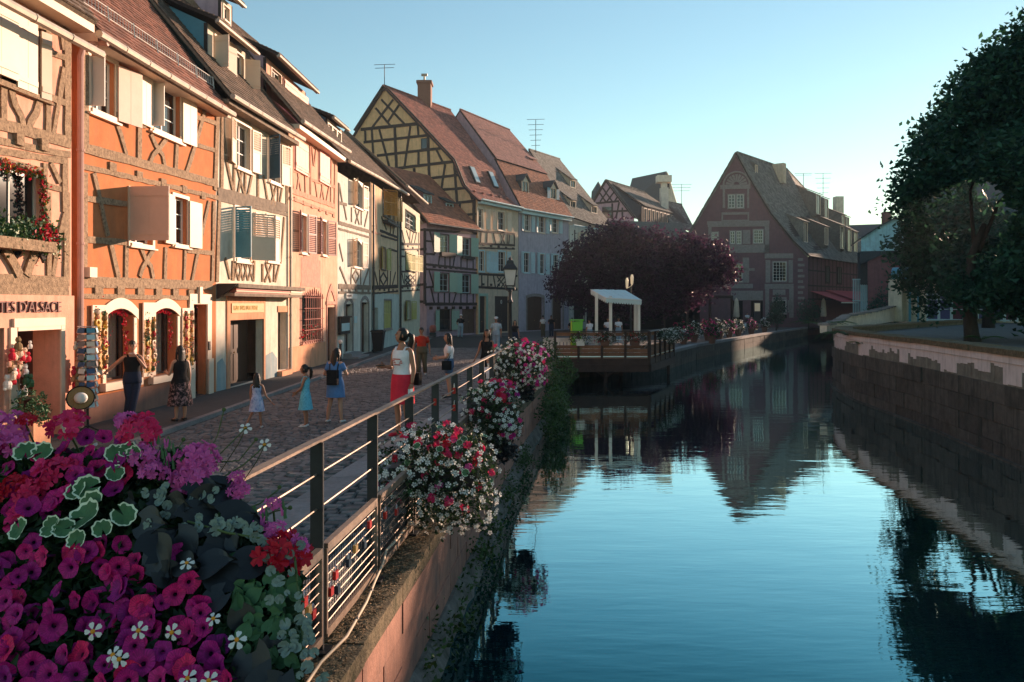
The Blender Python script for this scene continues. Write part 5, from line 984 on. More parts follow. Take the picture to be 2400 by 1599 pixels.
# ---- H11: half-timbered gable beyond, long dormer strip
A11 = V((12.8, 105, 0)); gl = Fac((9.2, 106), (17.2, 104)); h = House('house', 'dark half-timbered gable house with white windows under its eave, beyond the plum tree', gl); 
P = [gl.px(zb(*p)) for p in ((1150, 725), (885, 372), (730, 640))]
m1 = MB(); m1.prism([gl.W(P[0][0], -.05), gl.W(*P[0]), gl.W(*P[1]), gl.W(*P[2]), gl.W(P[2][0], -.05)], gl.n*-.3); m1.build('gable_wall', M['mauve'], h.root)
hg = House.__new__(House); hg.f = gl; hg.root = h.root; hg.holes = []
hg.beams(zb, 'timber_dark', [(.35, 885, 372, 1150, 725), (.35, 885, 372, 730, 640), (.26, 790, 590, 1010, 570), (.26, 850, 670, 1090, 660), (.24, 945, 590, 945, 740), (.22, 1010, 580, 980, 730), (.22, 1040, 630, 1040, 740), (.2, 930, 430, 830, 575), (.2, 965, 480, 885, 585), (.2, 850, 440, 950, 580), (.2, 825, 490, 890, 585), (.2, 1000, 520, 960, 580)], o1=.08)
rr = hg.rect(zb, 850, 625, 730, 940); hg.window(rr, 1, 1, fm='timber_dark', hole=False, depth=-.04)
zr = P[1][1]; ra = gl.W(*P[1], .3); dv = V((.55, .835, 0)); rb = ra+dv*13; e0 = gl.W(*P[0], .3); e1 = e0+dv*13
roof_patch(h, [[e0, e1], [ra, rb]], 'tile_grey', .34, .3)
d0 = V((18.3, 105.5, 16.2)); d1 = d0+dv*12; t0_ = ra.lerp(e0, .12)+dv*1.2; t1_ = t0_+dv*11.5
roof_patch(h, [[d0, d1], [t0_+V((0, 0, .25)), t1_+V((0, 0, .25))]], 'tile_grey', .34, .3)
m1 = MB(); m1.prism([d0+dv*.4-V((.4, 0, .2)), t0_+dv*.3, e0+dv*1.0, d0+dv*.4-V((.4, 0, 4))], dv*.3); m1.build('dormer_cheek', M['slate'], h.root)
sw = Fac((17.6, 104.3), (17.6+.55*12, 104.3+.835*12)); hw = House.__new__(House); hw.f = sw; hw.root = h.root; hw.holes = []
for k in range(8): hw.window((.8+k*1.4, 1.6+k*1.4, 13.2, 15.8), 1, 2, fm='white_paint', cm='cream_paint', cw=.06)
hw.wall(0, 12, -.05, 16, 'timber_dark', 0, back=0); m1 = MB(); sw.bx(m1, .4, 11.6, 12.7, 13.1, 0, .3); m1.build('sill_board', M['cream_paint'], h.root)
hx = House('church', 'steep slate-roofed church gable rising behind the half-timbered house', Fac((21, 124), (27.5, 121)), cat='church'); fx_ = hx.f
P = [fx_.px(zb(*p)) for p in ((1395, 580), (1400, 480), (1465, 298), (1548, 580))]
m1 = MB(); m1.prism([fx_.W(P[0][0], 0), fx_.W(*P[1]), fx_.W(*P[2]), fx_.W(*P[3]), fx_.W(P[3][0], 0)], fx_.n*-.4); m1.build('gable_wall', M['terr'], hx.root)
a = fx_.W(*P[2], .2); b = V(pt(*zb(1140, 362), 138)); c = fx_.W(*P[1], .3)-V((0, 0, 1)); d = V(pt(*zb(1060, 440), 136))
m1 = MB(); m1.prism([a, b, d-V((0, 0, 4)), c-V((0, 0, 5))], V((-.2, -.3, .1))); m1.build('roof', M['slate'], hx.root)
rr = fx_.px(zb(1470, 400)); m1 = MB(); fx_.bx(m1, rr[0]-.25, rr[0]+.25, rr[1]-.9, rr[1]+.9, .01, .04); m1.build('window', M['dark'], hx.root)
m1 = MB(); p = V(pt(*zb(812, 480), 140)); m1.tube([p-V((0, 0, 6)), p, V(pt(*zb(812, 385), 140))], [1.6, 1.2, .05], 6); m1.build('spire', M['slate'], hx.root)
h = House('house', 'mossy roofed house between the half-timbered gable and the red gabled house', Fac((24, 116), (29.5, 113)))
pa = [V(pt(*zb(*p), y)) for p, y in (((1440, 570), 116), ((1600, 600), 119), ((1720, 830), 112), ((1490, 850), 110))]
roof_patch(h, [[pa[3], pa[2]], [pa[0], pa[1]]], 'tile_grey', .36, .32); h.wall(0, h.f.L, -.05, pa[3].z, 'terr', -3, back=3)
p = V(pt(*zb(1432, 585), 114)); m1 = MB(); m1.box(p.x-.55, p.x+.55, p.y-.6, p.y+.6, p.z-1, p.z+2.2); m1.box(p.x-1.1, p.x+1.0, p.y-.8, p.y+.8, p.z+3.0, p.z+4.0); m1.box(p.x-.4, p.x+.4, p.y-.4, p.y+.4, p.z+2.2, p.z+3.05); m1.build('chimney', M['cream'], h.root)
antenna(tuple(pt(*zb(1597, 600), 115)), 3.0, 'small aerial on the mossy roof beside the red gable', 3, 3)
# ---- H12: great red gabled house
gl = Fac((19.6, 91.6), (34.6, 90.0)); h = House('house', 'big wine-red gabled house with painted stone trim and steep grey roof', gl); H12 = h
out = [gl.px(zc(*p)) for p in ((1000, 890), (880, 760), (700, 540), (520, 240), (425, 62), (300, 282), (90, 640), (-60, 890))]
m1 = MB(); m1.prism([gl.W(out[0][0], -.05)]+[gl.W(*p) for p in out]+[gl.W(out[-1][0], -.05)], gl.n*-.3); m1.build('gable_wall', M['wine'], h.root)
hg = House.__new__(House); hg.f = gl; hg.root = h.root; hg.holes = []
for p, q in zip(out, out[1:]): hg.beam([p, q], .30, 'tile_grey', 0, .18, .02, name='verge')
def win12(q, c, r_, cw=.12): rr = hg.rect(zc, *q); hg.window(rr, c, r_, fm='white_paint', cm='trim', cw=cw, hole=False, depth=-.07, cproud=.12)
win12((365, 400, 505, 415), 2, 4); win12((432, 398, 503, 485), 2, 4); win12((720, 935, 1088, 826), 4, 6); win12((375, 950, 1095, 475), 4, 6); win12((566, 680, 785, 640), 4, 4); win12((430, 690, 792, 466), 2, 4); win12((380, 690, 790, 415), 2, 4); win12((232, 700, 760, 282), 4, 3); win12((720, 1242, 1345, 825), 4, 4)
def panel(Z, x0, y0, x1, y1, m='trim', o=.08, name='painted_trim'):
    a, b = gl.px(Z(x0, y0)); c, d = gl.px(Z(x1, y1)); m1 = MB(); gl.bx(m1, a, c, d, b, 0, o); m1.build(name, M[m], h.root)
for p in ((300, 320, 540, 350), (320, 350, 338, 505), (515, 345, 530, 505), (310, 540, 530, 556), (310, 600, 530, 618), (310, 556, 322, 600), (518, 556, 530, 600), (195, 610, 692, 632), (200, 632, 690, 650), (205, 650, 230, 860), (655, 650, 690, 860), (480, 680, 540, 790), (205, 800, 690, 860), (655, 868, 882, 905), (662, 920, 700, 1100), (845, 920, 880, 1100), (655, 1110, 885, 1150), (660, 1150, 690, 1380), (850, 1150, 885, 1380), (720, 1155, 820, 1200), (715, 1215, 830, 1235), (480, 900, 530, 1100), (300, 940, 340, 1110), (300, 1110, 560, 1145), (485, 985, 575, 1005), (840, 1240, 875, 1340), (385, 1165, 640, 1240)): panel(zc, *p)
m1 = MB(); cx, cz = gl.px(zc(430, 318)); 
for k in range(9): a = math.pi*(k+.5)/9; m1.prism([gl.W(cx+r_*math.cos(a+e), cz+r_*math.sin(a+e), 0) for r_, e in ((.35, -.16), (1.25, -.12), (1.25, .12), (.35, .16))], gl.n*.1)
m1.tube([gl.W(cx+1.5*math.cos(a), cz+1.5*math.sin(a), .06) for a in [math.pi*k/14 for k in range(15)]], .12, 6); m1.build('painted_fan', M['trim'], h.root)
for k in range(10): panel(zc, 920, 905+44*k, 972 if k % 2 else 960, 926+44*k, name='quoin')
for q in ((390, 1245, 480, 1395), (545, 1245, 640, 1395), (700, 1345, 830, 1385)): panel(zc, *q, m='dark', o=.03, name='doorway')
sw = Fac((34.6, 90.0), (49.7, 108.0)); hw = House.__new__(House); hw.f = sw; hw.root = h.root; hw.holes = []; Ls = sw.L
zes = out[0][1]
hw.wall(0, Ls, -1.2, zes, 'wine', 0, back=0, name='side_wall')
for k in range(14): hw.beam([(.5+k*1.45, zes-5), (.5+k*1.45, zes)], .16, 'timber_dark')
for z in (zes-5, zes-3.4, zes-1.6): hw.beam([(.2, z), (Ls-2, z)], .18, 'timber_dark')
for q in ((1143, 970, 1100, 1172), (1235, 978, 1108, 1268)): rr = hw.rect(zc, *q); hw.window(rr, 2, 3, fm='timber_dark', cm='timber_dark', hole=False, depth=-.06)
eav = [sw.W(-.4, zes, .5), sw.W(Ls*.5, zes-.1, .5), sw.W(Ls, zes, .5), sw.W(Ls+12, zes, .5)]
ap = gl.W(*out[4], .3); rid = [ap, V((36.2, 101, 20.4)), V((44.6, 114.5, 18.9)), V((53, 125, 16.4))]
brk = [gl.W(*out[1], .3), sw.W(Ls*.5-.2, zes+3.0, -1.8), sw.W(Ls-.2, zes+3.1, -1.8), sw.W(Ls+12, zes+3, -1.8)]
lines12 = [eav, brk]
for oi, tt in ((2, .36), (3, .70)): lines12.append([gl.W(*out[oi], .3)]+[brk[k].lerp(rid[k], tt) for k in (1, 2, 3)])
roof_patch(h, lines12+[rid], 'tile_grey', .34, .3)
m1 = MB(); m1.prism([ap, rid[1], rid[1]+V((-8, 6, -13)), gl.W(*out[7], .3)], V((.1, 0, .15))); m1.build('left_slope', M['tile_grey'], h.root)
def on_roof(u, v, Y, w_, hh, dep, cheek='tile_grey', gable=False, rise=.5):
    p = pt(u, v, Y); shed_dormer(h, p, sw.d, sw.n, w_, hh, dep, 'terr', cheek, 'tile_grey', 'cream_paint', rise=rise, gable=gable)
for q, Y, wd, hh, dp in (((985, 778), 92.5, 1.3, 2.4, 3.6), ((1150, 800), 95.5, 1.3, 2.2, 3.6), ((1085, 555), 100, 1.6, 2.6, 4.5), ((1150, 585), 104, 1.5, 2.6, 4), ((1275, 830), 101, 1.6, 3, 4), ((1335, 850), 104, 1.6, 3, 4), ((1385, 870), 107, 1.6, 3, 4), ((1285, 650), 110, 1.4, 1.6, 3), ((1320, 665), 113, 1.4, 1.6, 3), ((590, 285), 92.5, .7, 1.9, 2)): on_roof(*zc(*q), Y, wd, hh, dp)
p = pt(*zc(818, 308), 97); m1 = MB(); m1.obox(p+V((-.9, .6, 1.3)), sw.d*.45, sw.n*1.1, V((0, 0, 1.25))); m1.build('roof_hoist', M['sand'], h.root)
for q, Y, hg_, lb in (((965, 310), 104, 1.4, 'bare aerial on the ridge of the red gabled house, the left one'), ((1122, 470), 106, 4.2, 'tall aerial of many bars on the roof of the red gabled house')): antenna(tuple(pt(*zc(*q), Y)), hg_, lb, 2 if hg_ < 2 else 5, 2.3)
p = pt(*zc(1243, 570), 118); m1 = MB(); m1.box(p.x-.6, p.x+.6, p.y-.6, p.y+.6, p.z-3, p.z+3.0); m1.build('chimney', M['terr'], h.root)
# red awning on the canal side
aw = thing('awning', 'faded red canvas awning over the water-side terrace of the red house', 'awning', sw.W(6, 3, 2))
for s0, s1, o1, zt_, zl in ((1.0, 8.0, 3.4, 4.2, 2.95), (6.2, 20.5, 4.6, 4.4, 2.75)):
    m1 = MB(); m1.prism([sw.W(s0, zt_, .1), sw.W(s1, zt_, .1), sw.W(s1, zl, o1), sw.W(s0+.6, zl, o1)], V((0, 0, .05))); m1.build('canvas', M['redcanvas'], aw)
    m1 = MB(); sw.bx(m1, s0+.6, s1, zl-.14, zl-.01, o1-.06, o1); m1.build('front_rail', M['white_paint'], aw)
tr = thing('terrace', 'dark wooden terrace under the red awning at the water', 'terrace', sw.W(6, 0, 2)); m1 = MB(); sw.bx(m1, -1, 16, -.25, 0, .02, 3.5); m1.build('floor', M['deckdark'], tr)
for k in range(7): m1 = MB(); sw.bx(m1, -.9+2.6*k, -.75+2.6*k, -1.3, 1.0, 3.3, 3.45); m1.build('post', M['deckdark'], tr)
m1 = MB(); sw.bx(m1, -1, 16, .85, .97, 3.32, 3.44); sw.bx(m1, -1, 16, .35, .43, 3.34, 3.42); m1.build('rail', M['deckdark'], tr)
# ---- right bank: white house, red house, pavilion
g13 = Fac((38.6, 86), (47.5, 83)); h = House('house', 'pale gabled house in shade with a brick chimney, beyond the right bank', g13); H13 = h
P = [g13.px(zc(*p)) for p in ((1428, 748), (1560, 662), (1690, 592), (1740, 602), (1875, 740), (2010, 860))]
m1 = MB(); m1.prism([g13.W(P[0][0], PZ-.05)]+[g13.W(*p) for p in P]+[g13.W(P[-1][0], PZ-.05)], g13.n*-.3); m1.build('gable_wall', M['sky'], h.root)
m1 = MB()
for p, q in zip(P, P[1:]): m1.prism([g13.W(*p, .35), g13.W(*q, .35), g13.W(*q, -12), g13.W(*p, -12)], V((0, 0, .16)))
m1.build('roof', M['slate'], h.root)
p = pt(*zc(1627, 640), 88); m1 = MB(); m1.box(p.x-.36, p.x+.36, p.y-.4, p.y+.4, p.z-1, p.z+1.5); m1.box(p.x-.42, p.x+.42, p.y-.46, p.y+.46, p.z+1.3, p.z+1.4); ck = m1.build('chimney', M['brick'], h.root)
h = House('house', 'dark hip-roofed house between the red gable and the pale house', Fac((50, 122), (60, 118))); f_ = h.f
h.wall(0, f_.L, PZ, f_.px(zc(1320, 740))[1], 'sky', 0, back=6); a, b = f_.px(zc(1330, 625)), f_.px(zc(1540, 665)); m1 = MB(); m1.prism([f_.W(-2.5, a[1]-4, .4), f_.W(f_.L+.5, a[1]-4, .4), f_.W(f_.L-1.5, a[1], -4), f_.W(-.5, a[1], -4)], V((0, .2, .1))); m1.build('roof', M['slate'], h.root)
g14 = Fac((34.6, 76.5), (40.5, 74.5)); h = House('house', 'low brick-red shed-like house with dark roof below the pale gable', g14)
P = [g14.px(zc(*p)) for p in ((1480, 930), (1585, 880), (1775, 975))]
m1 = MB(); m1.prism([g14.W(P[0][0], PZ-.05)]+[g14.W(*p) for p in P]+[g14.W(P[-1][0], PZ-.05)], g14.n*-.3); m1.build('gable_wall', M['brick_red'], h.root)
m1 = MB()
for p, q in zip(P, P[1:]): m1.prism([g14.W(*p, .3), g14.W(*q, .3), g14.W(*q, -8), g14.W(*p, -8)], V((0, 0, .18)))
m1.build('roof', M['slate'], h.root)
a = g14.px(zc(1420, 890), -6); b = g14.px(zc(1800, 842), -6); m1 = MB(); g14.bx(m1, a[0], b[0], a[1]-3, b[1], -9, -6); m1.build('lean_to', M['slate'], h.root)
pf = Fac((31.4, 62.2), (44, 50.4)); zP = zoomer(1900, 550, .351)
h = House('pavilion', 'flat-roofed market pavilion with a row of violet and maroon doors on the plaza', pf, cat='pavilion'); HP = h
zt_ = pf.px(zP(640, 292))[1]; zd_ = pf.px(zP(712, 392))[1]
h.wall(0, pf.L, PZ-.05, zt_, 'terr', 0, back=7)
m1 = MB(); pf.bx(m1, -.5, .5, PZ, zt_, -.3, 1.2); m1.build('end_pier', M['terr'], h.root)
m1 = MB(); m1.tube([pf.W(-.2, zt_+.35, 1.0), pf.W(pf.L, zt_+.35, 1.0)], .5, 12); m1.build('roof_edge', M['blue_paint'], h.root)
m1 = MB(); pf.bx(m1, -.3, pf.L, zt_, zt_+.7, -7, 1.0); m1.build('roof', M['iron'], h.root)
m1 = MB(); m1.tube([pf.W(.9, PZ, .5), pf.W(.9, zt_+.3, .5)], .1, 8); m1.tube([pf.W(1.5, PZ, .5), pf.W(1.5, zt_+.3, .5)], .08, 8); m1.build('downpipe', M['blue_paint'], h.root)
x = 2.0; k = 0
while x < 16.2:
    wd = .78; mm = 'maroon' if k % 7 in (2, 6) else 'purple'
    m1 = MB()
    for a, b, c, d in ((x, x+.09, PZ+.05, zd_), (x+wd, x+wd+.09, PZ+.05, zd_), (x+.09, x+wd, PZ+.1, PZ+.22), (x+.09, x+wd, zd_-.1, zd_), (x+.09, x+wd, PZ+.95, PZ+1.0), (x+.09, x+wd, PZ+1.7, PZ+1.75)): pf.bx(m1, a, b, c, d, .0, .1)
    D = m1.build('door', M['paleblue_paint'], h.root); m1 = MB(); pf.bx(m1, x+.09, x+wd, PZ+.22, zd_-.1, .02, .05); m1.build('door_panel', M[mm], D)
    x += wd+(.25 if k % 7 == 6 else .1); k += 1
# parapet wall from the bend to the pavilion
lw = thing('parapet_wall', 'low pale parapet wall with a stone cap running from the canal bend to the pavilion', 'wall', (20, 44, PZ))
LP = resample([(14.8, 36.5), (17, 40), (20, 46), (25, 53), (30.5, 61.5)], 2.2)
for i, (a, b) in enumerate(zip(LP, LP[1:])):
    m1 = MB(); seg_block(m1, a, b, PZ, PZ+.35+.06*i, -.16, .16, gap=0); m1.build('wall', M['cream'], lw); m1 = MB(); seg_block(m1, a, b, PZ+.35+.06*i, PZ+.47+.06*i, -.26, .26, gap=.004); m1.build('coping_stone', M['granite'], lw)
mf = thing('metal_fence', 'pale upright-bar metal fence screen beside the awning', 'fence', pt(2030, 690, 82)); 
for k in range(15): m1 = MB(); p = pt(2000+4.3*k, 707, 82); m1.tube([p-V((0, 0, 2)), p+V((0, 0, 2.4))], .05, 5); m1.build('bar', M['paleblue_paint'], mf)
for v in (655, 705): m1 = MB(); m1.tube([pt(1998, v, 82), pt(2064, v, 82)], .06, 5); m1.build('rail', M['paleblue_paint'], mf)
# unseen houses added behind the trees to block the low sun
def blocker_house(name, label, A, B, ze_, zr_, wm_, rm_, back=10):
    f = Fac(A, B); h = House(name, label, f); n = int(f.L/3)
    for k in range(n):
        for z in (PZ+1.2, PZ+4.2, PZ+7.2):
            if z+1.6 < ze_: h.window((f.L*(k+.3)/n, f.L*(k+.7)/n, z, z+1.6), 2, 3, cm='cream_paint')
    h.wall(0, f.L, PZ-.05, ze_, wm_, 0, back=back)
    m1 = MB(); m1.prism([f.W(-.3, ze_, .5), f.W(f.L+.3, ze_, .5), f.W(f.L+.3, zr_, -back/2), f.W(-.3, zr_, -back/2)], V((0, 0, .15))); m1.prism([f.W(-.3, ze_, -back-.5), f.W(f.L+.3, ze_, -back-.5), f.W(f.L+.3, zr_, -back/2), f.W(-.3, zr_, -back/2)], V((0, 0, .15)))
    for q in (0, f.L): m1.poly(f.W(q, ze_, 0), f.W(q, zr_, -back/2), f.W(q, ze_, -back))
    m1.build('roof', M[rm_], h.root)
blocker_house('house', 'added tall cream house behind the plane tree, blocking the low sun', (41, 76), (52, 66), 10, 14.5, 'terr', 'slate')
blocker_house('house', 'added broad tall house farthest back behind the plane tree, shading the street', (51.8, 100.4), (64, 94.5), 13.5, 19.7, 'terr', 'slate')
blocker_house('house', 'added low sand-coloured house behind the red gabled house, stopping sun along the quay', (51.5, 113), (60, 107), 7, 9.2, 'sand', 'slate', 6)  # added to stop a streak of sun on the far quay
blocker_house('added_shade_house', 'added wine-red building hidden behind the plum tree, shading the left row', (12.8, 86.5), (21, 89.5), 9.2, 12.3, 'wine', 'tile_grey', 6)  # unseen building added to shade the houses of the left row
blocker_house('house', 'second added tall house behind the plane tree, sand-coloured, blocking the low sun', (52.5, 65), (62, 52), 10.5, 15.5, 'sand', 'tile_brown')
# ---------------------------------------------------------------- trees and greenery
rng = np.random.default_rng(3)
def leaf_mesh(name, m, C, size, up=.35, aspect=.62, fold=.18):
    """one mesh of folded leaf quads at centres C (N,3)"""
    C = np.asarray(C); n = len(C); size = np.broadcast_to(size, (n,))*rng.uniform(.7, 1.3, n)
    nr = rng.normal(size=(n, 3)); nr[:, 2] = np.abs(nr[:, 2])+up; nr /= np.linalg.norm(nr, axis=1)[:, None]
    a = rng.normal(size=(n, 3)); a -= (a*nr).sum(1)[:, None]*nr; a /= np.linalg.norm(a, axis=1)[:, None]; b = np.cross(nr, a)
    s = size[:, None]; P = np.stack([C-a*s*.5, C+b*s*.5*aspect-nr*s*fold, C+a*s*.55, C-b*s*.5*aspect-nr*s*fold], 1).reshape(-1, 3)
    f = np.arange(4*n).reshape(n, 4); tri = np.concatenate([f[:, [0, 1, 2]], f[:, [0, 2, 3]]], 1).reshape(-1, 3)
    me = bpy.data.meshes.new(name); me.vertices.add(4*n); me.vertices.foreach_set('co', P.astype(np.float32).ravel()); me.loops.add(6*n); me.loops.foreach_set('vertex_index', tri.astype(np.int32).ravel())
    me.polygons.add(2*n); me.polygons.foreach_set('loop_start', np.arange(0, 6*n, 3, dtype=np.int32)); me.materials.append(m); me.update(calc_edges=True); return me
def blob_points(blobs, n, shell=.5, clump=8, cr=.35, squash=1.):
    vol = np.array([b[3]**2.2 for b in blobs]); pick = rng.choice(len(blobs), n//clump+1, p=vol/vol.sum()); out = []
    d = rng.normal(size=(len(pick), 3)); d /= np.linalg.norm(d, axis=1)[:, None]; rr = rng.uniform(0, 1, len(pick))**(1/3)*(1-shell)+shell*rng.uniform(.82, 1.03, len(pick))
    B = np.array([b[:3] for b in blobs])[pick]; r = np.array([b[3] for b in blobs])[pick]
    c = B+d*(rr*r)[:, None]*np.array([1, 1, squash]); P = np.repeat(c, clump, 0)+rng.normal(size=(len(c)*clump, 3))*cr*.6
    return P[:n]
def stuff_obj(name, me, parent=None, off=None, kind='stuff'):
    if parent is not None: me.transform(Matrix.Translation(-_org(parent)))
    o = link(name, me, parent); 
    if kind: o['kind'] = kind
    return o
def sprigs(blobs):
    out = list(blobs)
    for x, y, z, r in blobs:
        for k in range(int(4+5*r)):
            d = rng.normal(size=3); d /= np.linalg.norm(d); q = rng.uniform(.85, 1.12)*r; out.append((x+d[0]*q, y+d[1]*q, z+d[2]*q, rng.uniform(.28, .6)*min(1, .4+r*.25)))
    return out
def limb(mb, pts, r0, r1, n=8):
    k = len(pts); mb.tube(pts, [r0+(r1-r0)*i/(k-1) for i in range(k)], n)
SUNHOLES = [((-1.0, 5.0, -.2), 1.0, .03), ((-.85, 7.2, .0), .9, .08), ((-1.15, 4.6, .9), 1.0, .03), ((-1.15, 5.4, .9), 1.0, .03), ((-1.05, 6.6, 1.2), .8, .12), ((-.7, 8.3, 1.2), .7, .12), ((-.9, 3.2, .3), .55, .2), ((-.4, 11.5, 1.7), .45, .2)]
def tree(name, label, base, trunk, limbs, blobs, nleaf, m, size, gap=None, shell=.55, cr=.35, group=None, bark='bark'):
    t = thing(name, label, 'tree', base, group); mb = MB(); blobs = sprigs(blobs)
    limb(mb, trunk[0], *trunk[1:], n=10); mb.build('trunk', M[bark], t, True)
    for L in limbs: mb = MB(); limb(mb, L[0], L[1], L[2], 6); mb.build('branch', M[bark], t, True)
    P = blob_points(blobs, nleaf, shell, 8, cr)
    if name == 'plane_tree':          # openings in the crown through which the low sun reaches the railing
        sdn = np.array(_sd); hor = P
        for T, gr, kp in SUNHOLES: d = P-np.array(T); d = d-(d@sdn)[:, None]*sdn; P = P[(np.linalg.norm(d*np.array([1, 1, .8]), axis=1) > gr) | (rng.uniform(size=len(P)) < kp)]
    stuff_obj('crown', leaf_mesh('crown', M[m], P, size), t); return t
tree('plane_tree', 'large backlit plane tree on the plaza, its trunk behind the curved canal wall', (16.8, 28, PZ),
     ([(16.8, 28, PZ-.1), (16.75, 28, PZ+.3), (16.65, 28, 2.6), (16.8, 28.1, 4.4), (17.4, 28.3, 5.6)], .30, .09),
     [([(17.2, 28.3, 4.6), (18.5, 29.2, 6.5), (20.5, 29.6, 8.5)], .09, .04), ([(17, 28.2, 4.4), (17.6, 29.5, 7), (18.4, 29.6, 9.5)], .08, .03)],
     [(20.6, 29, 8.8, 4.2), (18.8, 28.2, 7.6, 2.6), (15.9, 27.6, 7.0, 1.75), (14.7, 27.5, 7.1, 1.05), (16.0, 27.5, 5.9, 1.0), (17.4, 28.4, 9.2, 2.0), (19.6, 28, 4.9, 2.2), (16.8, 27.2, 4.4, 1.5), (22, 28, 5, 3), (24, 30, 9, 4.5), (19.2, 28.8, 11.2, 1.7), (21.8, 29, 12, 2.6), (15.9, 27.6, 4.9, .9), (18.4, 27.4, 3.7, 1.4), (16.0, 26.9, 3.9, 1.1), (17.3, 26.8, 3.9, 1.2), (20.5, 27.5, 3.6, 1.5), (17.9, 28.3, 10.6, 1.3), (20.4, 28.5, 12.6, 1.0), (17.0, 31.5, 6.2, 1.3), (18.2, 32.5, 4.8, 1.3), (17.4, 31.5, 3.7, 1.2), (18.6, 31.5, 7.8, 1.4), (16.6, 31, 4.9, 1.1), (19.6, 31, 3.6, 1.3), (15.9, 25.6, 4.0, .9), (15.4, 24.9, 3.7, .7), (16.6, 25.3, 4.9, 1.0), (15.9, 25, 7.2, 1.0), (16.6, 25.6, 6.3, .9), (17.4, 25.8, 5.6, 1.0), (17.2, 25.8, 7.6, 1.0), (17.6, 26, 4.2, 1.0), (15.7, 26, 3.6, .75), (16.4, 26.3, 3.4, .9), (17.4, 26.5, 3.4, 1.0), (18.6, 27, 3.4, 1.1), (18.6, 28.6, 12.4, .6), (17.5, 28.4, 11.3, .6), (16.6, 28.2, 10.1, .6), (21.2, 29, 14.2, .9), (15.2, 27.6, 8.5, .6), (23, 29.4, 13.6, 1.2), (16.6, 30, 6.6, .9), (16.9, 30, 7.7, 1.0), (16.5, 30, 5.6, .9), (17.0, 30.5, 4.8, .9), (17.6, 31, 9, 1.2), (18.8, 33, 7.4, 1.2), (18.6, 33, 6.2, 1.2), (19.2, 33.5, 8.8, 1.2)],
     108000, 'leaf', .23)
for i, (x, y, zc_, r) in enumerate(((27.6, 44.5, 7.2, 3.2), (33.6, 56, 6.8, 2.8), (39.5, 66, 7, 2.8))):  # unseen trees added behind the first to shade railing and street
    tree('plane_tree', ('added plane tree hidden second behind the large plane tree, shading the railing', 'added plane tree third in the row behind the large plane tree, for shade', 'added plane tree last in the row by the pavilion, for shade')[i], (x, y, PZ), ([(x, y, PZ), (x, y, 3), (x+.1, y, 6)], .35, .15), [], [(x, y, zc_, r), (x+.8, y+.5, zc_+1.2, r*.75), (x-.6, y, zc_-.8, r*.7)], 9000, 'leaf', .36)
tree('plum_tree', 'wide dark purple-leaved plum tree spreading over the terrace behind the deck', (9.8, 62, 0),
     ([(9.8, 62, -.05), (9.9, 62, 1.5), (9.7, 62, 3.2), (10, 62.2, 5)], .32, .15),
     [([(9.8, 62, 2.4), (7.5, 61, 4), (5.2, 60, 5.2)], .16, .05), ([(9.8, 62, 2.6), (12.5, 62.5, 4.2), (15.5, 63, 5.6)], .16, .05), ([(9.8, 62, 3), (9, 62.5, 5.5), (8, 63, 7.5)], .14, .04)],
     [(8.2, 62, 6.6, 2.7), (5.6, 60.5, 4.7, 2.1), (4.1, 59.5, 4.2, 1.3), (10.8, 62.3, 6.2, 2.5), (12.2, 63, 4.2, 2.6), (14.0, 63, 6.2, 2.3), (16.2, 63.4, 6.0, 1.9), (17.4, 63.8, 5.2, 1.2), (7.4, 61, 3.5, 1.9), (10, 62, 3.6, 2.2), (8.6, 62.6, 8.4, 1.2), (6.6, 61.5, 7.5, 1.2), (14.6, 63, 4.2, 1.7), (5.0, 60, 6.3, 1.1)],
     30000, 'leaf_red', .30, shell=.4, cr=.5)
# ivy and creepers on the quay
def creeper(name, label, cat, blobs, n, m, size, group=None):
    t = thing(name, label, cat, blobs[0][:3], group); stuff_obj('foliage', leaf_mesh('foliage', M[m], blob_points(blobs, n, .3, 6, .12), size), t); return t
creeper('ivy', 'bright green creeper spilling down the quay wall before the deck', 'plant', [(1.1+.06*k, 20.5+1.15*k, -.1-.06*k, .42) for k in range(9)]+[(1.3+.1*k, 22+1.4*k, -.6, .36) for k in range(6)]+[(1.75, 27, .25, .55), (2.0, 29, .1, .5), (1.3, 24, .2, .4), (1.05, 19.5, -.5, .3)], 6500, 'leaf_ivy', .085)
creeper('ivy', 'dark leafy bush at the street corner before the deck', 'plant', [(1.0, 30, .5, .6), (1.4, 32.5, .6, .6), (.6, 31.5, .45, .45)], 1600, 'leaf_ivy', .1)
for i, (y0, n) in enumerate(((5.6, 150), (7.6, 220), (10.0, 380), (13.0, 300), (16, 400))):
    creeper('moss', ('small moss tuft low on the near quay wall', 'moss and weeds on the quay footing under the lit flower box', 'weed patch at the waterline below the second basket', 'weed patch at the waterline between second and third basket', 'weeds hanging at the waterline under the farthest basket')[i], 'weed', [(edge_x(y0+.25*k)+.16+random.uniform(-.03, .06), y0+.25*k, -.62-.05*(k % 5), .13) for k in range(7)], n, 'leaf_ivy', .06)
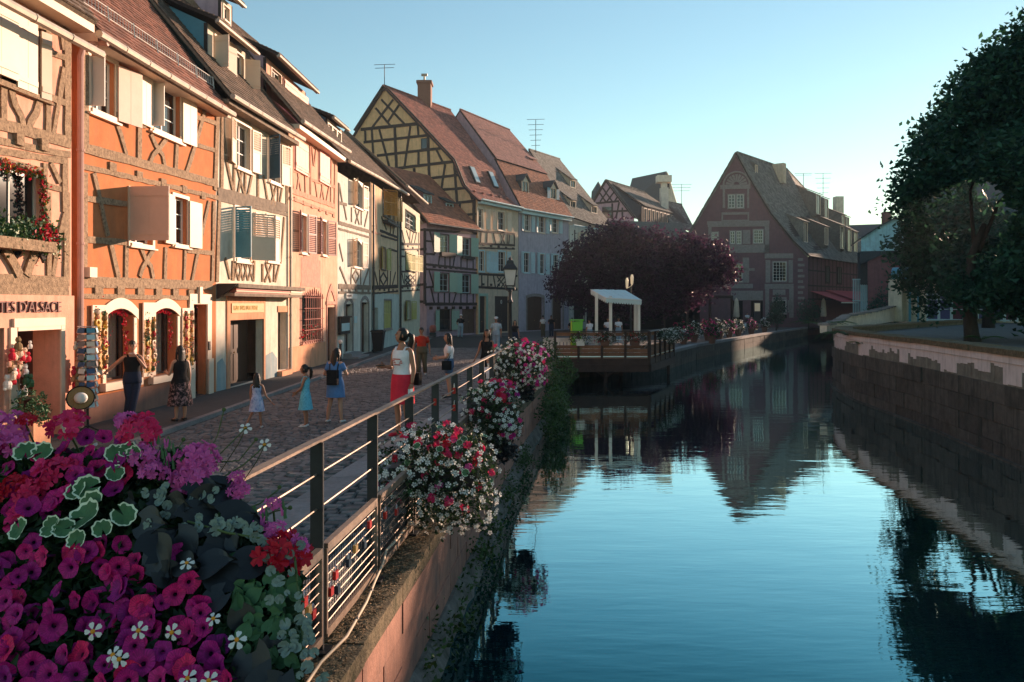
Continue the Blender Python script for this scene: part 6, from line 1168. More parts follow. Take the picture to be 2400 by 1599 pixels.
def fern(p, n, L, label, droop=.5):
    t = thing('fern_plant', label, 'plant', p); p = V(p)
    for k in range(n):
        a = 2*math.pi*k/n+random.uniform(-.3, .3); l = L*random.uniform(.7, 1.1); mb = MB(); ax = []
        for j in range(7): s = j/6; ax.append(p+V((math.cos(a)*l*s, math.sin(a)*l*s, l*(.55*s-droop*s*s))))
        mb.tube(ax, [.012]*6+[.004], 4); side = V((-math.sin(a), math.cos(a), 0))
        for j in range(1, 14):
            s = j/14; q = ax[int(s*6)].lerp(ax[min(6, int(s*6)+1)], s*6-int(s*6)); w_ = l*.22*(1-s)+.03
            for sg in (-1, 1): e = q+side*sg*w_+V((math.cos(a), math.sin(a), 0))*.04-V((0, 0, w_*.25)); mb.poly(q, q+V((math.cos(a)*.03, math.sin(a)*.03, 0)), e)
        mb.build('frond', M['leaf_ivy'], t)
fern((13.2, 30.2, 1.45), 13, 1.0, 'feathery green sapling rooted in the top of the curved wall')
fern((13.9, 33.0, 1.4), 12, .9, 'feathery fern spilling down the corner of the curved wall', .9)
fern((15.2, 37.5, 1.6), 14, 1.6, 'large feathery fern behind the bend of the curved wall')
fern((12.9, 28.4, 1.2), 9, .5, 'small leafy weed on the painted band of the curved wall')
fern((15.6, 25.5, 1.5), 7, .7, 'sparse weed beside the plane tree trunk')
# bushes by the red house and the terrace
BU = [((36, 72, 2.6), 2.2, 'leaf', 2600, 'dark shrub between the metal fence and the pavilion'), ((33.5, 70, 1.9), 1.4, 'leaf', 1300, 'lower shrub left of the pavilion pier'), ((26.5, 77, 1.6), .7, 'leaf', 900, 'rounded shrub at the quay before the red house'), ((29.6, 85.5, 2.6), .75, 'leaf', 900, 'narrow cypress-like shrub by the red house door'), ((33.6, 87.0, 2.2), 1.1, 'leaf', 1500, 'bushy shrub at the corner of the red house by the awning')]
for p, r, m, n, lb in BU:
    t = thing('shrub', lb, 'shrub', (p[0], p[1], 0)); stuff_obj('foliage', leaf_mesh('foliage', M[m], blob_points([(*p, r), (p[0]+r*.4, p[1], p[2]-r*.5, r*.8), (p[0]-r*.4, p[1], p[2]-r*.6, r*.8)]+([(p[0], p[1], p[2]+.9, .4)] if 'cypress' in lb else []), n, .5, 6, .2), .2), t)
    mb = MB(); mb.tube([(p[0], p[1], -.05), (p[0], p[1], p[2])], [.08, .03], 6); mb.build('stem', M['bark'], t)
COLS = ['petunia', 'white_petal', 'geranium', 'geranium_pink']
TP = [(11.5, 51.5, 'petunia', .85), (12.8, 54, 'white_petal', .6), (14.4, 56.5, 'petunia', .75), (13.6, 52.2, 'petunia_dark', .7), (15.8, 58.5, 'white_petal', .75), (17.4, 61.5, 'geranium_pink', .6), (19.0, 64.5, 'white_petal', .6), (21.2, 68, 'geranium_pink', .55), (24.0, 73, 'white_petal', .5)]
LB = ['violet', 'white', 'violet', 'dark violet', 'white', 'pink', 'white', 'pink', 'white']
WH = ['nearest the deck', 'second from the deck', 'third from the deck', 'in the tall urn beside the deck corner', 'midway along the quay', 'just past midway', 'under the lamps', 'before the waiter', 'nearest the red house']
for i, (x, y, m, r) in enumerate(TP):
    t = thing('potted_flowers', f'{LB[i]} flowering pot on the terrace edge, {WH[i]}', 'potted plant', (x, y, 0), 'flower pots along the terrace'); mb = MB(); mb.lathe((x, y, 0), [(.2, 0), (.32, .55), (.36, .55), (.3, .5)], 10); mb.build('pot', M['terracotta'], t)
    stuff_obj('foliage', leaf_mesh('foliage', M['leaf_dark'], blob_points([(x, y, .95, r*.75), (x+.2, y, .7, r*.6)], 500, .5, 5, .12), .13), t)
    stuff_obj('blossoms', leaf_mesh('blossoms', M[m], blob_points([(x, y, 1.0, r*.8), (x+.2, y, .75, r*.65)], 150, .95, 3, .08), .12), t)

# ---------------------------------------------------------------- deck on the canal
dk = thing('deck_terrace', 'wooden deck built out over the canal with slatted parapet, floor beams and struts', 'deck', (4.2, 37, .22))
DF = V((1.96, 35, 0)), V((6.22, 35, 0)), V((8.45, 40.4, 0)), V((3.2, 41.2, 0)); up = V((0, 0, 1))
def bar(mb, a, b, w_, h_, n):
    a, b, n = V(a), V(b), V(n); d = (b-a).normalized(); mb.obox((a+b)/2, d*((b-a).length/2), n*w_/2, d.cross(n).normalized()*h_/2)
FZ = .22
mb = MB(); nb = 26
for k in range(nb):
    a = DF[0].lerp(DF[3], k/nb); b = DF[1].lerp(DF[2], k/nb); a2 = DF[0].lerp(DF[3], (k+.94)/nb); b2 = DF[1].lerp(DF[2], (k+.94)/nb); m1 = MB(); m1.prism([a+up*(FZ-.04), b+up*(FZ-.04), b2+up*(FZ-.04), a2+up*(FZ-.04)], up*.04); m1.build('floor_board', M['deck'], dk)
for (a, b), nb_ in (((DF[0], DF[1]), 4), ((DF[1], DF[2]), 5)):
    d = (b-a).normalized(); n = V((d.y, -d.x, 0))
    m1 = MB(); bar(m1, a+up*(FZ-.17)+n*.03, b+up*(FZ-.17)+n*.03, .1, .26, n); bar(m1, a+up*(FZ-.46)+n*.08, b+up*(FZ-.46)+n*.08, .12, .34, n); m1.build('floor_beam', M['deckdark'], dk)
    for k in range(nb_+1):
        p = a.lerp(b, k/nb_); m1 = MB(); bar(m1, p+up*(FZ-.3)+n*.06, p+up*(FZ+1.19)+n*.06, .10, .10, n); m1.build('post', M['deckdark'], dk)
    for z, hh in ((.16, .15), (.33, .15), (.50, .15), (1.08, .16)):
        for k in range(nb_): m1 = MB(); bar(m1, a.lerp(b, (k+.04)/nb_)+up*(FZ+z), a.lerp(b, (k+.96)/nb_)+up*(FZ+z), .03, hh, n); m1.build('board', M['deck'], dk)
    m1 = MB(); bar(m1, a+up*(FZ+1.04), b+up*(FZ+1.04), .04, .15, n) if False else m1.obox((a+b)/2+up*(FZ+1.21)+n*.03, d*((b-a).length/2+.06), n*.09, up*.02); m1.build('handrail', M['deckdark'] if nb_ == 4 else M['granite'], dk)
    m1 = MB(); m1.obox((a+b)/2+up*(FZ+.06)+n*.02, d*((b-a).length/2), n*.02, up*.02); m1.build('kick_rail', M['chrome'], dk)
for p in (DF[0].lerp(DF[1], .55), DF[1].lerp(DF[2], .85), DF[0].lerp(DF[1], .55)+V((1.2, 3.5, 0))):
    m1 = MB(); m1.tube([p+V((0, .25, -2.2)), p+V((0, .25, FZ-.3))], .09, 8); m1.build('pile', M['deckdark'], dk)
p = DF[0].lerp(DF[1], .55)+V((0, .25, 0))
for sx in (-1, 1): m1 = MB(); m1.tube([p+V((0, 0, -.72)), p+V((sx*.85, 0, -.05))], .06, 6); m1.build('strut', M['deckdark'], dk)
# flower boxes on the deck parapet
for i, (px_, red) in enumerate(((.32, 0), (.58, 1), (.90, 1))):
    c = DF[0].lerp(DF[1], px_-.05)+V((0, -.10, FZ+.86)); t = thing('deck_flower_box', ('white flowered trough on the left bay of the deck parapet', 'red and white flowered trough in the middle of the deck parapet', 'red and white flowered trough by the corner of the deck parapet')[i], 'flower box', c, 'flower troughs on the deck parapet')
    m1 = MB(); m1.loft([[c+V((sx*(w_), sy*.1, z)) for sx, sy in ((-1, -1), (1, -1), (1, 1), (-1, 1))] for w_, z in ((.17, -.30), (.24, 0))]); m1.build('trough', M['terracotta'] if red else M['white_paint'], t)
    bl = [(c.x-.3, c.y-.05, c.z+.06, .22), (c.x, c.y-.05, c.z+.12, .24), (c.x+.3, c.y-.05, c.z+.03, .24)]+([(c.x+.4, c.y-.1, c.z-.2, .18)] if i == 2 else [])
    stuff_obj('foliage', leaf_mesh('foliage', M['leaf_dark'], blob_points(bl, 420, .5, 4, .06), .07), t)
    stuff_obj('blossoms', leaf_mesh('blossoms', M['white_petal'], blob_points(bl, 130, .95, 2, .04), .055), t)
    if red: stuff_obj('red_blossoms', leaf_mesh('red_blossoms', M['geranium_red'], blob_points(bl[:2], 120, .95, 5, .05), .06), t)
t = thing('deck_flower_box', 'white flowers trailing over the slanting side of the deck', 'flower box', DF[1].lerp(DF[2], .6)+up*(FZ+1.0), 'flower troughs on the deck parapet'); m1 = MB()
a, b = DF[1].lerp(DF[2], .25)+V((.18, 0, FZ+.98)), DF[1].lerp(DF[2], .98)+V((.18, 0, FZ+1.0)); bar(m1, a, b, .18, .2, V((.92, -.38, 0))); m1.build('trough', M['planter'], t)
bl = [(*(a.lerp(b, k/8)+V((.12, -.1, .02))), .27) for k in range(9)]+[(*(a.lerp(b, k/8)+V((.22, -.1, -.3))), .2) for k in range(3, 9)]
stuff_obj('foliage', leaf_mesh('foliage', M['leaf_dark'], blob_points(bl, 1500, .5, 4, .06), .08), t); stuff_obj('blossoms', leaf_mesh('blossoms', M['white_petal'], blob_points(bl, 420, .95, 2, .05), .075), t)
# canopy kiosk on the deck
kc = thing('canopy_stand', 'white-posted stand with a scalloped pale green canopy on the deck', 'canopy', (4.5, 37.5, FZ)); kp = [pt(1398, 800, 36.2), pt(1431, 800, 35.6), pt(1497, 800, 35.9), pt(1489, 800, 38.0)]
for p, v in zip(kp, (686, 694, 712, 700)):
    zt_ = CZ-(v-714)/1800*p.y; m1 = MB(); m1.box(p.x-.065, p.x+.065, p.y-.065, p.y+.065, FZ, zt_); m1.build('post', M['white_paint'], kc)
q = [V((kp[0].x-.1, 37.9, 3.38)), V((kp[2].x-.3, 38.2, 3.35)), V((kp[2].x+.1, 35.7, 2.85)), V((kp[0].x+.35, 35.4, 2.95))]
ns_ = 9
m1 = MB()
for k in range(ns_):
    a, b, c, d = q[0].lerp(q[1], k/ns_), q[0].lerp(q[1], (k+1)/ns_), q[3].lerp(q[2], (k+1)/ns_), q[3].lerp(q[2], k/ns_); s = V((0, 0, .012*(k % 2))); m1.prism([a+s, b+s, c+s, d+s], (0, 0, .02))
m1.build('canopy', M['canvas'], kc)
for (a, b), n_ in (((q[3], q[2]), 14), ((q[0], q[3]), 9)):
    m1 = MB()
    for k in range(n_):
        s, e = a.lerp(b, k/n_), a.lerp(b, (k+1)/n_); nn = V((0, -.01, 0)); m1.prism([s, e, e-V((0, 0, .16)), s.lerp(e, .75)-V((0, 0, .23)), s.lerp(e, .25)-V((0, 0, .23)), s-V((0, 0, .16))], nn)
    m1.build('scalloped_valance', M['canvas'], kc)
m1 = MB(); m1.tube([q[3], q[2]], .025, 6); m1.tube([q[0], q[1]], .025, 6); m1.tube([q[0], q[3]], .02, 6); m1.tube([q[1], q[2]], .02, 6); m1.build('canopy_frame', M['white_paint'], kc)
# lime bin
p = V((2.95, 35.7, FZ)); bn = thing('litter_bin', 'lime green litter bin standing on the deck', 'bin', p)
m1 = MB(); m1.prism([(p.x-.22, p.y-.2, FZ+.35), (p.x-.22, p.y+.25, FZ+.35), (p.x-.2, p.y+.25, FZ+1.75), (p.x-.24, p.y-.2, FZ+1.7)], (.06, 0, 0)); m1.build('side_panel', M['limeyellow'], bn)
m1 = MB(); m1.hexa([(p.x-.16, p.y-.2, FZ+.35), (p.x+.27, p.y-.2, FZ+.38), (p.x+.27, p.y+.25, FZ+.38), (p.x-.16, p.y+.25, FZ+.35), (p.x-.16, p.y-.2, FZ+1.62), (p.x+.33, p.y-.2, FZ+1.68), (p.x+.33, p.y+.25, FZ+1.68), (p.x-.16, p.y+.25, FZ+1.62)]); m1.box(p.x-.26, p.x+.38, p.y-.25, p.y+.3, FZ+1.68, FZ+1.74); m1.build('body', M['lime'], bn)
for sx in (-.18, .2): m1 = MB(); m1.box(p.x+sx-.04, p.x+sx+.04, p.y, p.y+.08, FZ, FZ+.4); m1.build('leg', M['limeyellow'], bn)
# cafe chairs and tables on the deck
def chair(p, rz, label):
    c = thing('cafe_chair', label, 'chair', p, 'metal chairs on the deck'); Rm = Matrix.Rotation(rz, 3, 'Z'); P = lambda x, y, z: V(p)+Rm @ V((x, y, z))
    for sx in (-.2, .2):
        m1 = MB(); m1.tube([P(sx, .2, 0), P(sx, .2, .45), P(sx, .2, .62), P(sx, -.18, .66)], .015, 5); m1.build('leg', M['chrome'], c); m1 = MB(); m1.tube([P(sx, -.22, 0), P(sx, -.2, .45), P(sx, -.28, .85)], .015, 5); m1.build('leg', M['chrome'], c)
    m1 = MB(); m1.hexa([P(x, y, z) for z in (.44, .46) for x, y in ((-.21, -.2), (.21, -.2), (.21, .21), (-.21, .21))]); m1.build('seat', M['chrome'], c)
    m1 = MB()
    for k in range(4): z = .55+.09*k; m1.hexa([P(x, y-.0, zz) for zz in (z, z+.06) for x, y in ((-.2, -.245-.03*k), (.2, -.245-.03*k), (.2, -.225-.03*k), (-.2, -.225-.03*k))])
    m1.build('backrest', M['chrome'], c); return c
for i, (x, y, a) in enumerate(((3.65, 36.4, 2.2), (4.35, 36.6, -2.3), (4.0, 37.6, .2), (5.15, 36.7, 2.0), (5.8, 37.2, -1.9))):
    chair((x, y, FZ), a, ('metal cafe chair nearest the lime bin', 'metal cafe chair under the canopy left post', 'metal cafe chair behind the first table', 'metal cafe chair under the canopy middle', 'metal cafe chair at the right canopy post')[i])
for i, (x, y) in enumerate(((4.0, 36.9), (5.4, 37.3))):
    tb = thing('cafe_table', ('round pale cafe table left under the canopy', 'round pale cafe table right under the canopy')[i], 'table', (x, y, FZ), 'cafe tables on the deck'); m1 = MB(); m1.lathe((x, y, FZ+.70), [(.35, 0), (.36, .02), (.35, .035)], 14); m1.build('tabletop', M['canvas'], tb); m1 = MB(); m1.lathe((x, y, FZ), [(.22, 0), (.2, .03), (.03, .05), (.03, .7)], 10); m1.build('leg', M['chrome'], tb)
# white pierced barrier behind the deck
br = thing('barrier', 'low white barrier panel with round holes beside the lime bin', 'barrier', (2.2, 36.6, 0)); m1 = MB(); a, b = V((1.5, 37.2, .1)), V((3.0, 36.9, .1))
for k in range(9): s, e = a.lerp(b, k/9), a.lerp(b, (k+.75)/9); m1.prism([s, e, e+up*.95, s+up*.95], (0, .04, 0))
m1.prism([a+up*.75, b+up*.75, b+up*.95, a+up*.95], (0, .06, 0)); m1.prism([a, b, b+up*.25, a+up*.25], (0, .06, 0)); m1.build('panel', M['white_paint'], br)
# lamp post with ornate lantern
lp = thing('street_lamp', 'black cast-iron street lamp with a tapered glass lantern', 'street lamp', (-.06, 25.3, gz(-.06, 25.3))); b0 = V((-.06, 25.3, gz(-.06, 25.3)))
m1 = MB(); m1.lathe(b0, [(.16, 0), (.16, .25), (.12, .3), (.11, .7), (.07, .8), (.055, 2.6), (.09, 2.62), (.09, 2.68), (.05, 2.72), (.045, 2.95), (.08, 3.0), (.04, 3.05)], 12); m1.build('post', M['iron'], lp, True)
L0 = b0+V((0, 0, 3.18)); m1 = MB()
for sx, sy in ((-1, -1), (1, -1), (1, 1), (-1, 1)): m1.tube([L0+V((sx*.13, sy*.13, 0)), L0+V((sx*.21, sy*.21, .52))], .012, 4); m1.tube([b0+V((0, 0, 2.98)), b0+V((sx*.17, sy*.17, 3.05)), L0+V((sx*.13, sy*.13, 0))], .012, 4)
m1.loft([[L0+V((sx*r, sy*r, z)) for sx, sy in ((-1, -1), (1, -1), (1, 1), (-1, 1))] for r, z in ((.235, .52), (.24, .55), (.12, .72), (.11, .80), (.07, .84))]); m1.lathe(L0, [(.05, .84), (.06, .9), (.012, .95), (.0, 1.0)], 8); m1.box(L0.x-.14, L0.x+.14, L0.y-.14, L0.y+.14, L0.z-.02, L0.z+.01); m1.build('lantern_frame', M['iron'], lp)
m1 = MB(); m1.loft([[L0+V((sx*r, sy*r, z)) for sx, sy in ((-1, -1), (1, -1), (1, 1), (-1, 1))] for r, z in ((.125, .015), (.2, .515))]); m1.build('lantern_glass', M['lampglass'], lp)
# glowing lantern seen under the plum tree, bulbs of the pergola
M['glow'] = bpy.data.materials.new('lit_lamp'); M['glow'].use_nodes = True; _p = M['glow'].node_tree.nodes['Principled BSDF']; _p.inputs['Emission Color'].default_value = (1, .78, .5, 1); _p.inputs['Emission Strength'].default_value = .12; _p.inputs['Base Color'].default_value = (.8, .6, .4, 1)
c = pt(1478, 660, 46); gl_ = thing('hanging_lantern', 'lantern catching the light between deck canopy and plum tree', 'lantern', (c.x, c.y, 0)); m1 = MB(); m1.tube([(c.x, c.y, -.05), (c.x, c.y, c.z-.3)], .05, 6); m1.build('post', M['iron'], gl_)
for dx, dz, r in ((-.22, -.10, .09), (.08, .10, .10)): m1 = MB(); m1.lathe(c+V((dx, 0, dz)), [(.04, -.32), (r*.8, -.2), (r, .15), (.05, .32)], 8); m1.tube([c+V((0, 0, -.3)), c+V((dx, 0, dz-.3))], .02, 4); m1.build('lamp_shade', M['glow'], gl_)
pg = thing('pergola', 'dark timber pergola over the terrace with two small lit bulbs', 'pergola', (16, 78, 0)); f_ = Fac((9.5, 76), (22.6, 82))
m1 = MB(); f_.bx(m1, 0, f_.L, 3.3, 3.6, -4, 1.5); m1.build('roof', M['deckdark'], pg)
m1 = MB(); f_.bx(m1, 0, f_.L, 0, 3.3, -4.2, -4.0); m1.build('back_wall', M['dark'], pg)
for k in range(6): m1 = MB(); x = f_.L*k/5; f_.bx(m1, x-.1, x+.1, 0, 3.3, 1.2, 1.4); m1.build('post', M['deckdark'], pg)
for u in (1580, 1612): m1 = MB(); m1.ball(pt(u, 697, 74.5), .09, 8, 6); m1.build('bulb', M['glow'], pg)
for u, lb in ((1726, 'closed beige parasol before the red house door'), (1930, 'closed beige parasol under the red awning')):
    p = pt(u, 760, 86 if u < 1800 else 92); p.z = 0; ps = thing('parasol', lb, 'parasol', p, 'closed parasols'); m1 = MB(); m1.lathe(p, [(.02, 0), (.03, 3.2)], 6); m1.build('pole', M['iron'], ps); m1 = MB(); m1.lathe(p+V((0, 0, 1.2)), [(.28, 0), (.36, .1), (.30, 1.1), (.22, 1.9), (.05, 2.2)], 10); m1.build('canopy', M['sand'], ps)
lc = pt(1775, 740, 87); lb_ = thing('lit_menu_sign', 'small lit menu lightbox by the red house entrance', 'sign', (lc.x, lc.y, 0)); m1 = MB(); m1.box(lc.x-.36, lc.x+.36, lc.y, lc.y+.15, 0, 2.9); m1.build('case', M['iron'], lb_)
_g2 = M['glow'].copy(); _g2.name = 'lit_panel'; _g2.node_tree.nodes['Principled BSDF'].inputs['Emission Strength'].default_value = .05; m1 = MB(); m1.box(lc.x-.3, lc.x+.3, lc.y-.03, lc.y, 1.9, 2.8); m1.build('lit_panel', _g2, lb_)
for i, (x, y, lb) in enumerate(((13.2, 58.5, 'white-clothed terrace table behind the violet pots'), (16.5, 63, 'white-clothed terrace table midway along the quay'), (20.5, 70.5, 'white-clothed terrace table under the pergola edge'), (24.5, 79, 'white-clothed terrace table near the closed parasol'), (22.3, 74.5, 'white-clothed terrace table before the pergola bulbs'))):
    tb = thing('terrace_table', lb, 'table', (x, y, 0), 'terrace tables'); m1 = MB(); m1.box(x-.5, x+.5, y-.45, y+.45, .72, .76); m1.loft([[(x+sx*w_, y+sy*w_, z) for sx, sy in ((-1, -1), (1, -1), (1, 1), (-1, 1))] for w_, z in ((.56, .48), (.53, .775))], (False, True)); m1.build('tablecloth', M['canvas'], tb); m1 = MB(); m1.lathe((x, y, 0), [(.25, 0), (.04, .05), (.04, .72)], 8); m1.build('leg', M['iron'], tb)
    for k, (dx, dy, a) in enumerate(((-.85, 0, -1.57), (.85, .1, 1.57))): chair((x+dx, y+dy, 0), a, ('dark terrace chair left of the ' if k == 0 else 'dark terrace chair right of the ')+lb.replace('white-clothed terrace ', ''))['group'] = 'terrace chairs'
# pot and cask by the mauve house, wheelie bin, bollard, menu board
p = V((-6.45, 62.6, .02)); t = thing('rain_barrel', 'dark red rounded barrel standing on a block at the corner of the mauve house', 'barrel', p); m1 = MB(); m1.lathe(p+V((0, 0, .35)), [(.2, 0), (.27, .15), (.29, .33), (.26, .5), (.16, .6)], 14); m1.build('body', M['redlead'], t, True); m1 = MB(); m1.box(p.x-.25, p.x+.25, p.y-.25, p.y+.25, 0, .35); m1.build('block', M['iron'], t)
q = f5.W(f5.L-.75, .1, .55); t = thing('wheelie_bin', 'black wheelie bin at the doorway of the white cafe house', 'bin', q); m1 = MB(); m1.loft([[q+f5.d*sx*a+f5.n*sy*b+up*z for sx, sy in ((-1, -1), (1, -1), (1, 1), (-1, 1))] for a, b, z in ((.22, .22, .06), (.30, .32, 1.08))]); m1.build('body', M['blackplastic'], t)
m1 = MB(); m1.loft([[q+f5.d*sx*a+f5.n*sy*b+up*z for sx, sy in ((-1, -1), (1, -1), (1, 1), (-1, 1))] for a, b, z in ((.33, .36, 1.09), (.33, .36, 1.15), (.25, .28, 1.2))]); m1.build('lid', M['blackplastic'], t)
for sx in (-.25, .25): m1 = MB(); c = q+f5.d*sx-f5.n*.2+up*.09; m1.tube([c-f5.d*.03, c+f5.d*.03], .09, 10); m1.build('wheel', M['blackplastic'], t)
q = f5.rect_ = None
r_ = H5.rect(z8, 142, 1205, 1340, 220); t = thing('menu_case', 'dark framed menu display case on the wall of the white cafe house', 'notice board', f5.W(r_[0], r_[2], 0)); m1 = MB(); f5.bx(m1, r_[0], r_[1], r_[2], r_[3], .03, .16); f5.bx(m1, r_[0]-.04, r_[1]+.04, r_[3], r_[3]+.08, .03, .24); m1.build('case', M['timber_dark'], t); m1 = MB(); f5.bx(m1, r_[0]+.14, r_[1]-.14, r_[2]+.15, r_[3]-.25, .16, .175); m1.build('menu_sheet', M['paleblue_paint'], t)
def bollard(p, label):
    t = thing('bollard', label, 'bollard', p); m1 = MB(); m1.lathe(p, [(.09, 0), (.09, .1), (.06, .14), (.05, .85), (.07, .88)], 10); m1.build('post', M['iron'], t); m1 = MB(); m1.ball(V(p)+V((0, 0, .97)), .09, 10, 8); m1.build('cap', M['white_paint'], t)
bollard((kerb_x(31)-.5, 32.5, .1), 'black bollard with a white ball top behind the woman in denim')
# ---------------------------------------------------------------- people
def skin_mesh(J, Ed, Rd, root=0):
    me = bpy.data.meshes.new('body'); me.from_pydata([tuple(j) for j in J], Ed, []); o = bpy.data.objects.new('tmp', me); COL.objects.link(o)
    md = o.modifiers.new('s', 'SKIN'); md.use_smooth_shade = True; sv = me.skin_vertices[0].data
    for i, r in enumerate(Rd): sv[i].radius = r if isinstance(r, tuple) else (r, r); sv[i].use_root = (i == root)
    ss = o.modifiers.new('u', 'SUBSURF'); ss.levels = 2
    out = bpy.data.meshes.new_from_object(o.evaluated_get(bpy.context.evaluated_depsgraph_get())); bpy.data.objects.remove(o); bpy.data.meshes.remove(me); return out
BODY = [(.62, .18, .13), (.86, .172, .122), (.93, .168, .118), (1.02, .150, .108), (1.10, .135, .10), (1.18, .142, .108), (1.27, .158, .126), (1.34, .166, .108), (1.385, .150, .085), (1.43, .085, .065)]
def brad(z):
    for (z0, a0, b0), (z1, a1, b1) in zip(BODY, BODY[1:]):
        if z <= z1: t = max(0, (z-z0)/(z1-z0)); return a0+(a1-a0)*t, b0+(b1-b0)*t
    return BODY[-1][1:]
def person(label, pos, face, H, arms=None, legs=None, head=(0, 0), hair='long', wear=(), skin='skin', man=False, child=False, lean=0., group=None, drop=0., tilt=0.):
    P = thing('person', label, 'person', pos, group); s = H/1.7; Rz = Matrix.Rotation(R(face), 3, 'Z'); o0 = V(pos)
    def X(p):
        p = V(p)
        if lean and p.z > .93: q = p-V((0, 0, .93)); q = Matrix.Rotation(-lean, 3, 'X') @ q; p = q+V((0, 0, .93))
        if tilt: p = Matrix.Rotation(tilt, 3, 'Y') @ p
        p = p-V((0, 0, drop)) if p.z > .2 else p
        return o0+Rz @ (p*s)
    sw = .185 if man else .16; hw = .088; c_ = 1.12 if child else 1.0
    A = {'R': ((sw+.06, -.02, 1.09), (sw+.07, .04, .85)), 'L': ((-sw-.06, -.02, 1.09), (-sw-.07, .04, .85))}
    if arms: A.update(arms)
    Lg = {'R': ((hw+.005, .02, .48), (hw+.01, -.02, .085)), 'L': ((-hw-.005, .02, .48), (-hw-.01, -.02, .085))}
    if legs: Lg.update(legs)
    J = [(0, 0, .93), (0, .005, 1.08), (0, .0, 1.25), (0, -.01, 1.37), (0, 0, 1.46), (0, .015, 1.53)]; E = [(0, 1), (1, 2), (2, 3), (3, 4), (4, 5)]; Rd = [(.135, .10), (.12, .09), (.135, .10), (.10, .07), .05, .05]
    k = 1.12 if man else (.86 if child else 1.0)
    for sd, sg in (('R', 1), ('L', -1)):
        e, w_ = A[sd]; b = len(J); J += [(sg*sw, -.01, 1.375), tuple(V((sg*sw, -.01, 1.375)).lerp(V(e), .5)), e, tuple(V(e).lerp(V(w_), .4)), w_]; E += [(3, b), (b, b+1), (b+1, b+2), (b+2, b+3), (b+3, b+4)]; Rd += [.056*k, .046*k, .038*k, .036*k, .024*k]
        kn, an = Lg[sd]; b = len(J); kn, an = V(kn), V(an); hp = V((sg*hw, 0, .86)); toe = an+V((sg*.02, .17, -.055)); J += [tuple(hp), tuple(hp.lerp(kn, .5)), tuple(kn), tuple(kn.lerp(an, .35)+V((0, -.018, 0))), tuple(an), tuple(an+V((sg*.01, .08, -.045))), tuple(toe)]
        E += [(0, b)]+[(b+i, b+i+1) for i in range(6)]; Rd += [.095*k, .078*k, .054*k, .054*k, .034*k, .036*k, .024*k]
    me = skin_mesh([X(j) for j in J], E, [tuple(q*s for q in r) if isinstance(r, tuple) else r*s for r in Rd])
    mb = MB(); mb.v = [tuple(v.co) for v in me.vertices]; mb.f = [list(p.vertices) for p in me.polygons]; mb.m = [0]*len(mb.f); bpy.data.meshes.remove(me)
    # head on the neck, turned by yaw/pitch
    Rh = Matrix.Rotation(R(head[0]), 3, 'Z') @ Matrix.Rotation(R(head[1]), 3, 'X'); hc = V((0, .012, 1.505)); HX = lambda p: X(hc+Rh @ (V(p)*c_))
    def hs(r, off=V((0, 0, 0)), n=14, m=12, skinny=True):
        rings = []
        for i in range(m+1):
            t = max(.03, min(math.pi-.03, math.pi*i/m)); row = []
            for q in range(n):
                a = 2*math.pi*q/n; x, y, z = math.sin(t)*math.cos(a), math.sin(t)*math.sin(a), -math.cos(t); kx = 1-.34*max(0, -z)**1.2; ky = 1-.15*max(0, -z)
                row.append(V((r[0]*x*kx, r[1]*y*ky+(.012 if z < -.3 and y > 0 else 0), r[2]*z))+off)
            rings.append(row)
        return rings
    C0 = V((0, .025, .105)); rg = hs((.076, .094, .118), C0); mb.loft([[HX(p) for p in r] for r in rg])
    f = lambda x, y, z: HX((x, y, z))
    mb.add([f(-.008, .112, .135), f(.008, .112, .135), f(.019, .112, .088), f(-.019, .112, .088), f(0, .140, .092)], [(0, 1, 4), (1, 2, 4), (2, 3, 4), (3, 0, 4)])
    for sg in (-1, 1):
        mb.k = 0; mb.ball(f(sg*.077, .015, .11), (.014*s, .014*s, .03*s), 6, 5); mb.k = 1; mb.ball(f(sg*.032, .106, .122), .0115*s, 6, 4); mb.tube([f(sg*.016, .116, .142), f(sg*.05, .103, .142)], .004*s, 4)
    mb.k = 2; mb.tube([f(-.024, .102, .058), f(0, .113, .057), f(.024, .102, .058)], [.004*s, .008*s, .004*s], 5); mb.k = 0
    # hands
    for sd, sg in (('R', 1), ('L', -1)):
        e, w_ = V(A[sd][0]), V(A[sd][1]); d = (w_-e).normalized(); sidev = d.cross(V((0, 1, 0) if abs(d.y) < .8 else (0, 0, 1))).normalized(); nn = sidev.cross(d).normalized(); Wd = w_+d*.045
        mb.obox(X(Wd), Rz @ d*(.045*s), Rz @ nn*(.038*s), Rz @ sidev*(.013*s))
        for q, (off, ln) in enumerate(((-.028, .062), (-.010, .074), (.009, .07), (.027, .055))):
            a = w_+d*.088+nn*off; b = a+d*ln*.55+sidev*.008*sg; c = b+d*ln*.4+sidev*.022*sg; mb.tube([X(a), X(b), X(c)], [.0088*s, .008*s, .006*s], 5)
        a = w_+d*.03+nn*.036; mb.tube([X(a), X(a+d*.03+nn*.025), X(a+d*.06+nn*.03)], [.01*s, .009*s, .007*s], 5)
    mb.build('body', [M[skin], M['eye'], M['lips']], P, True)
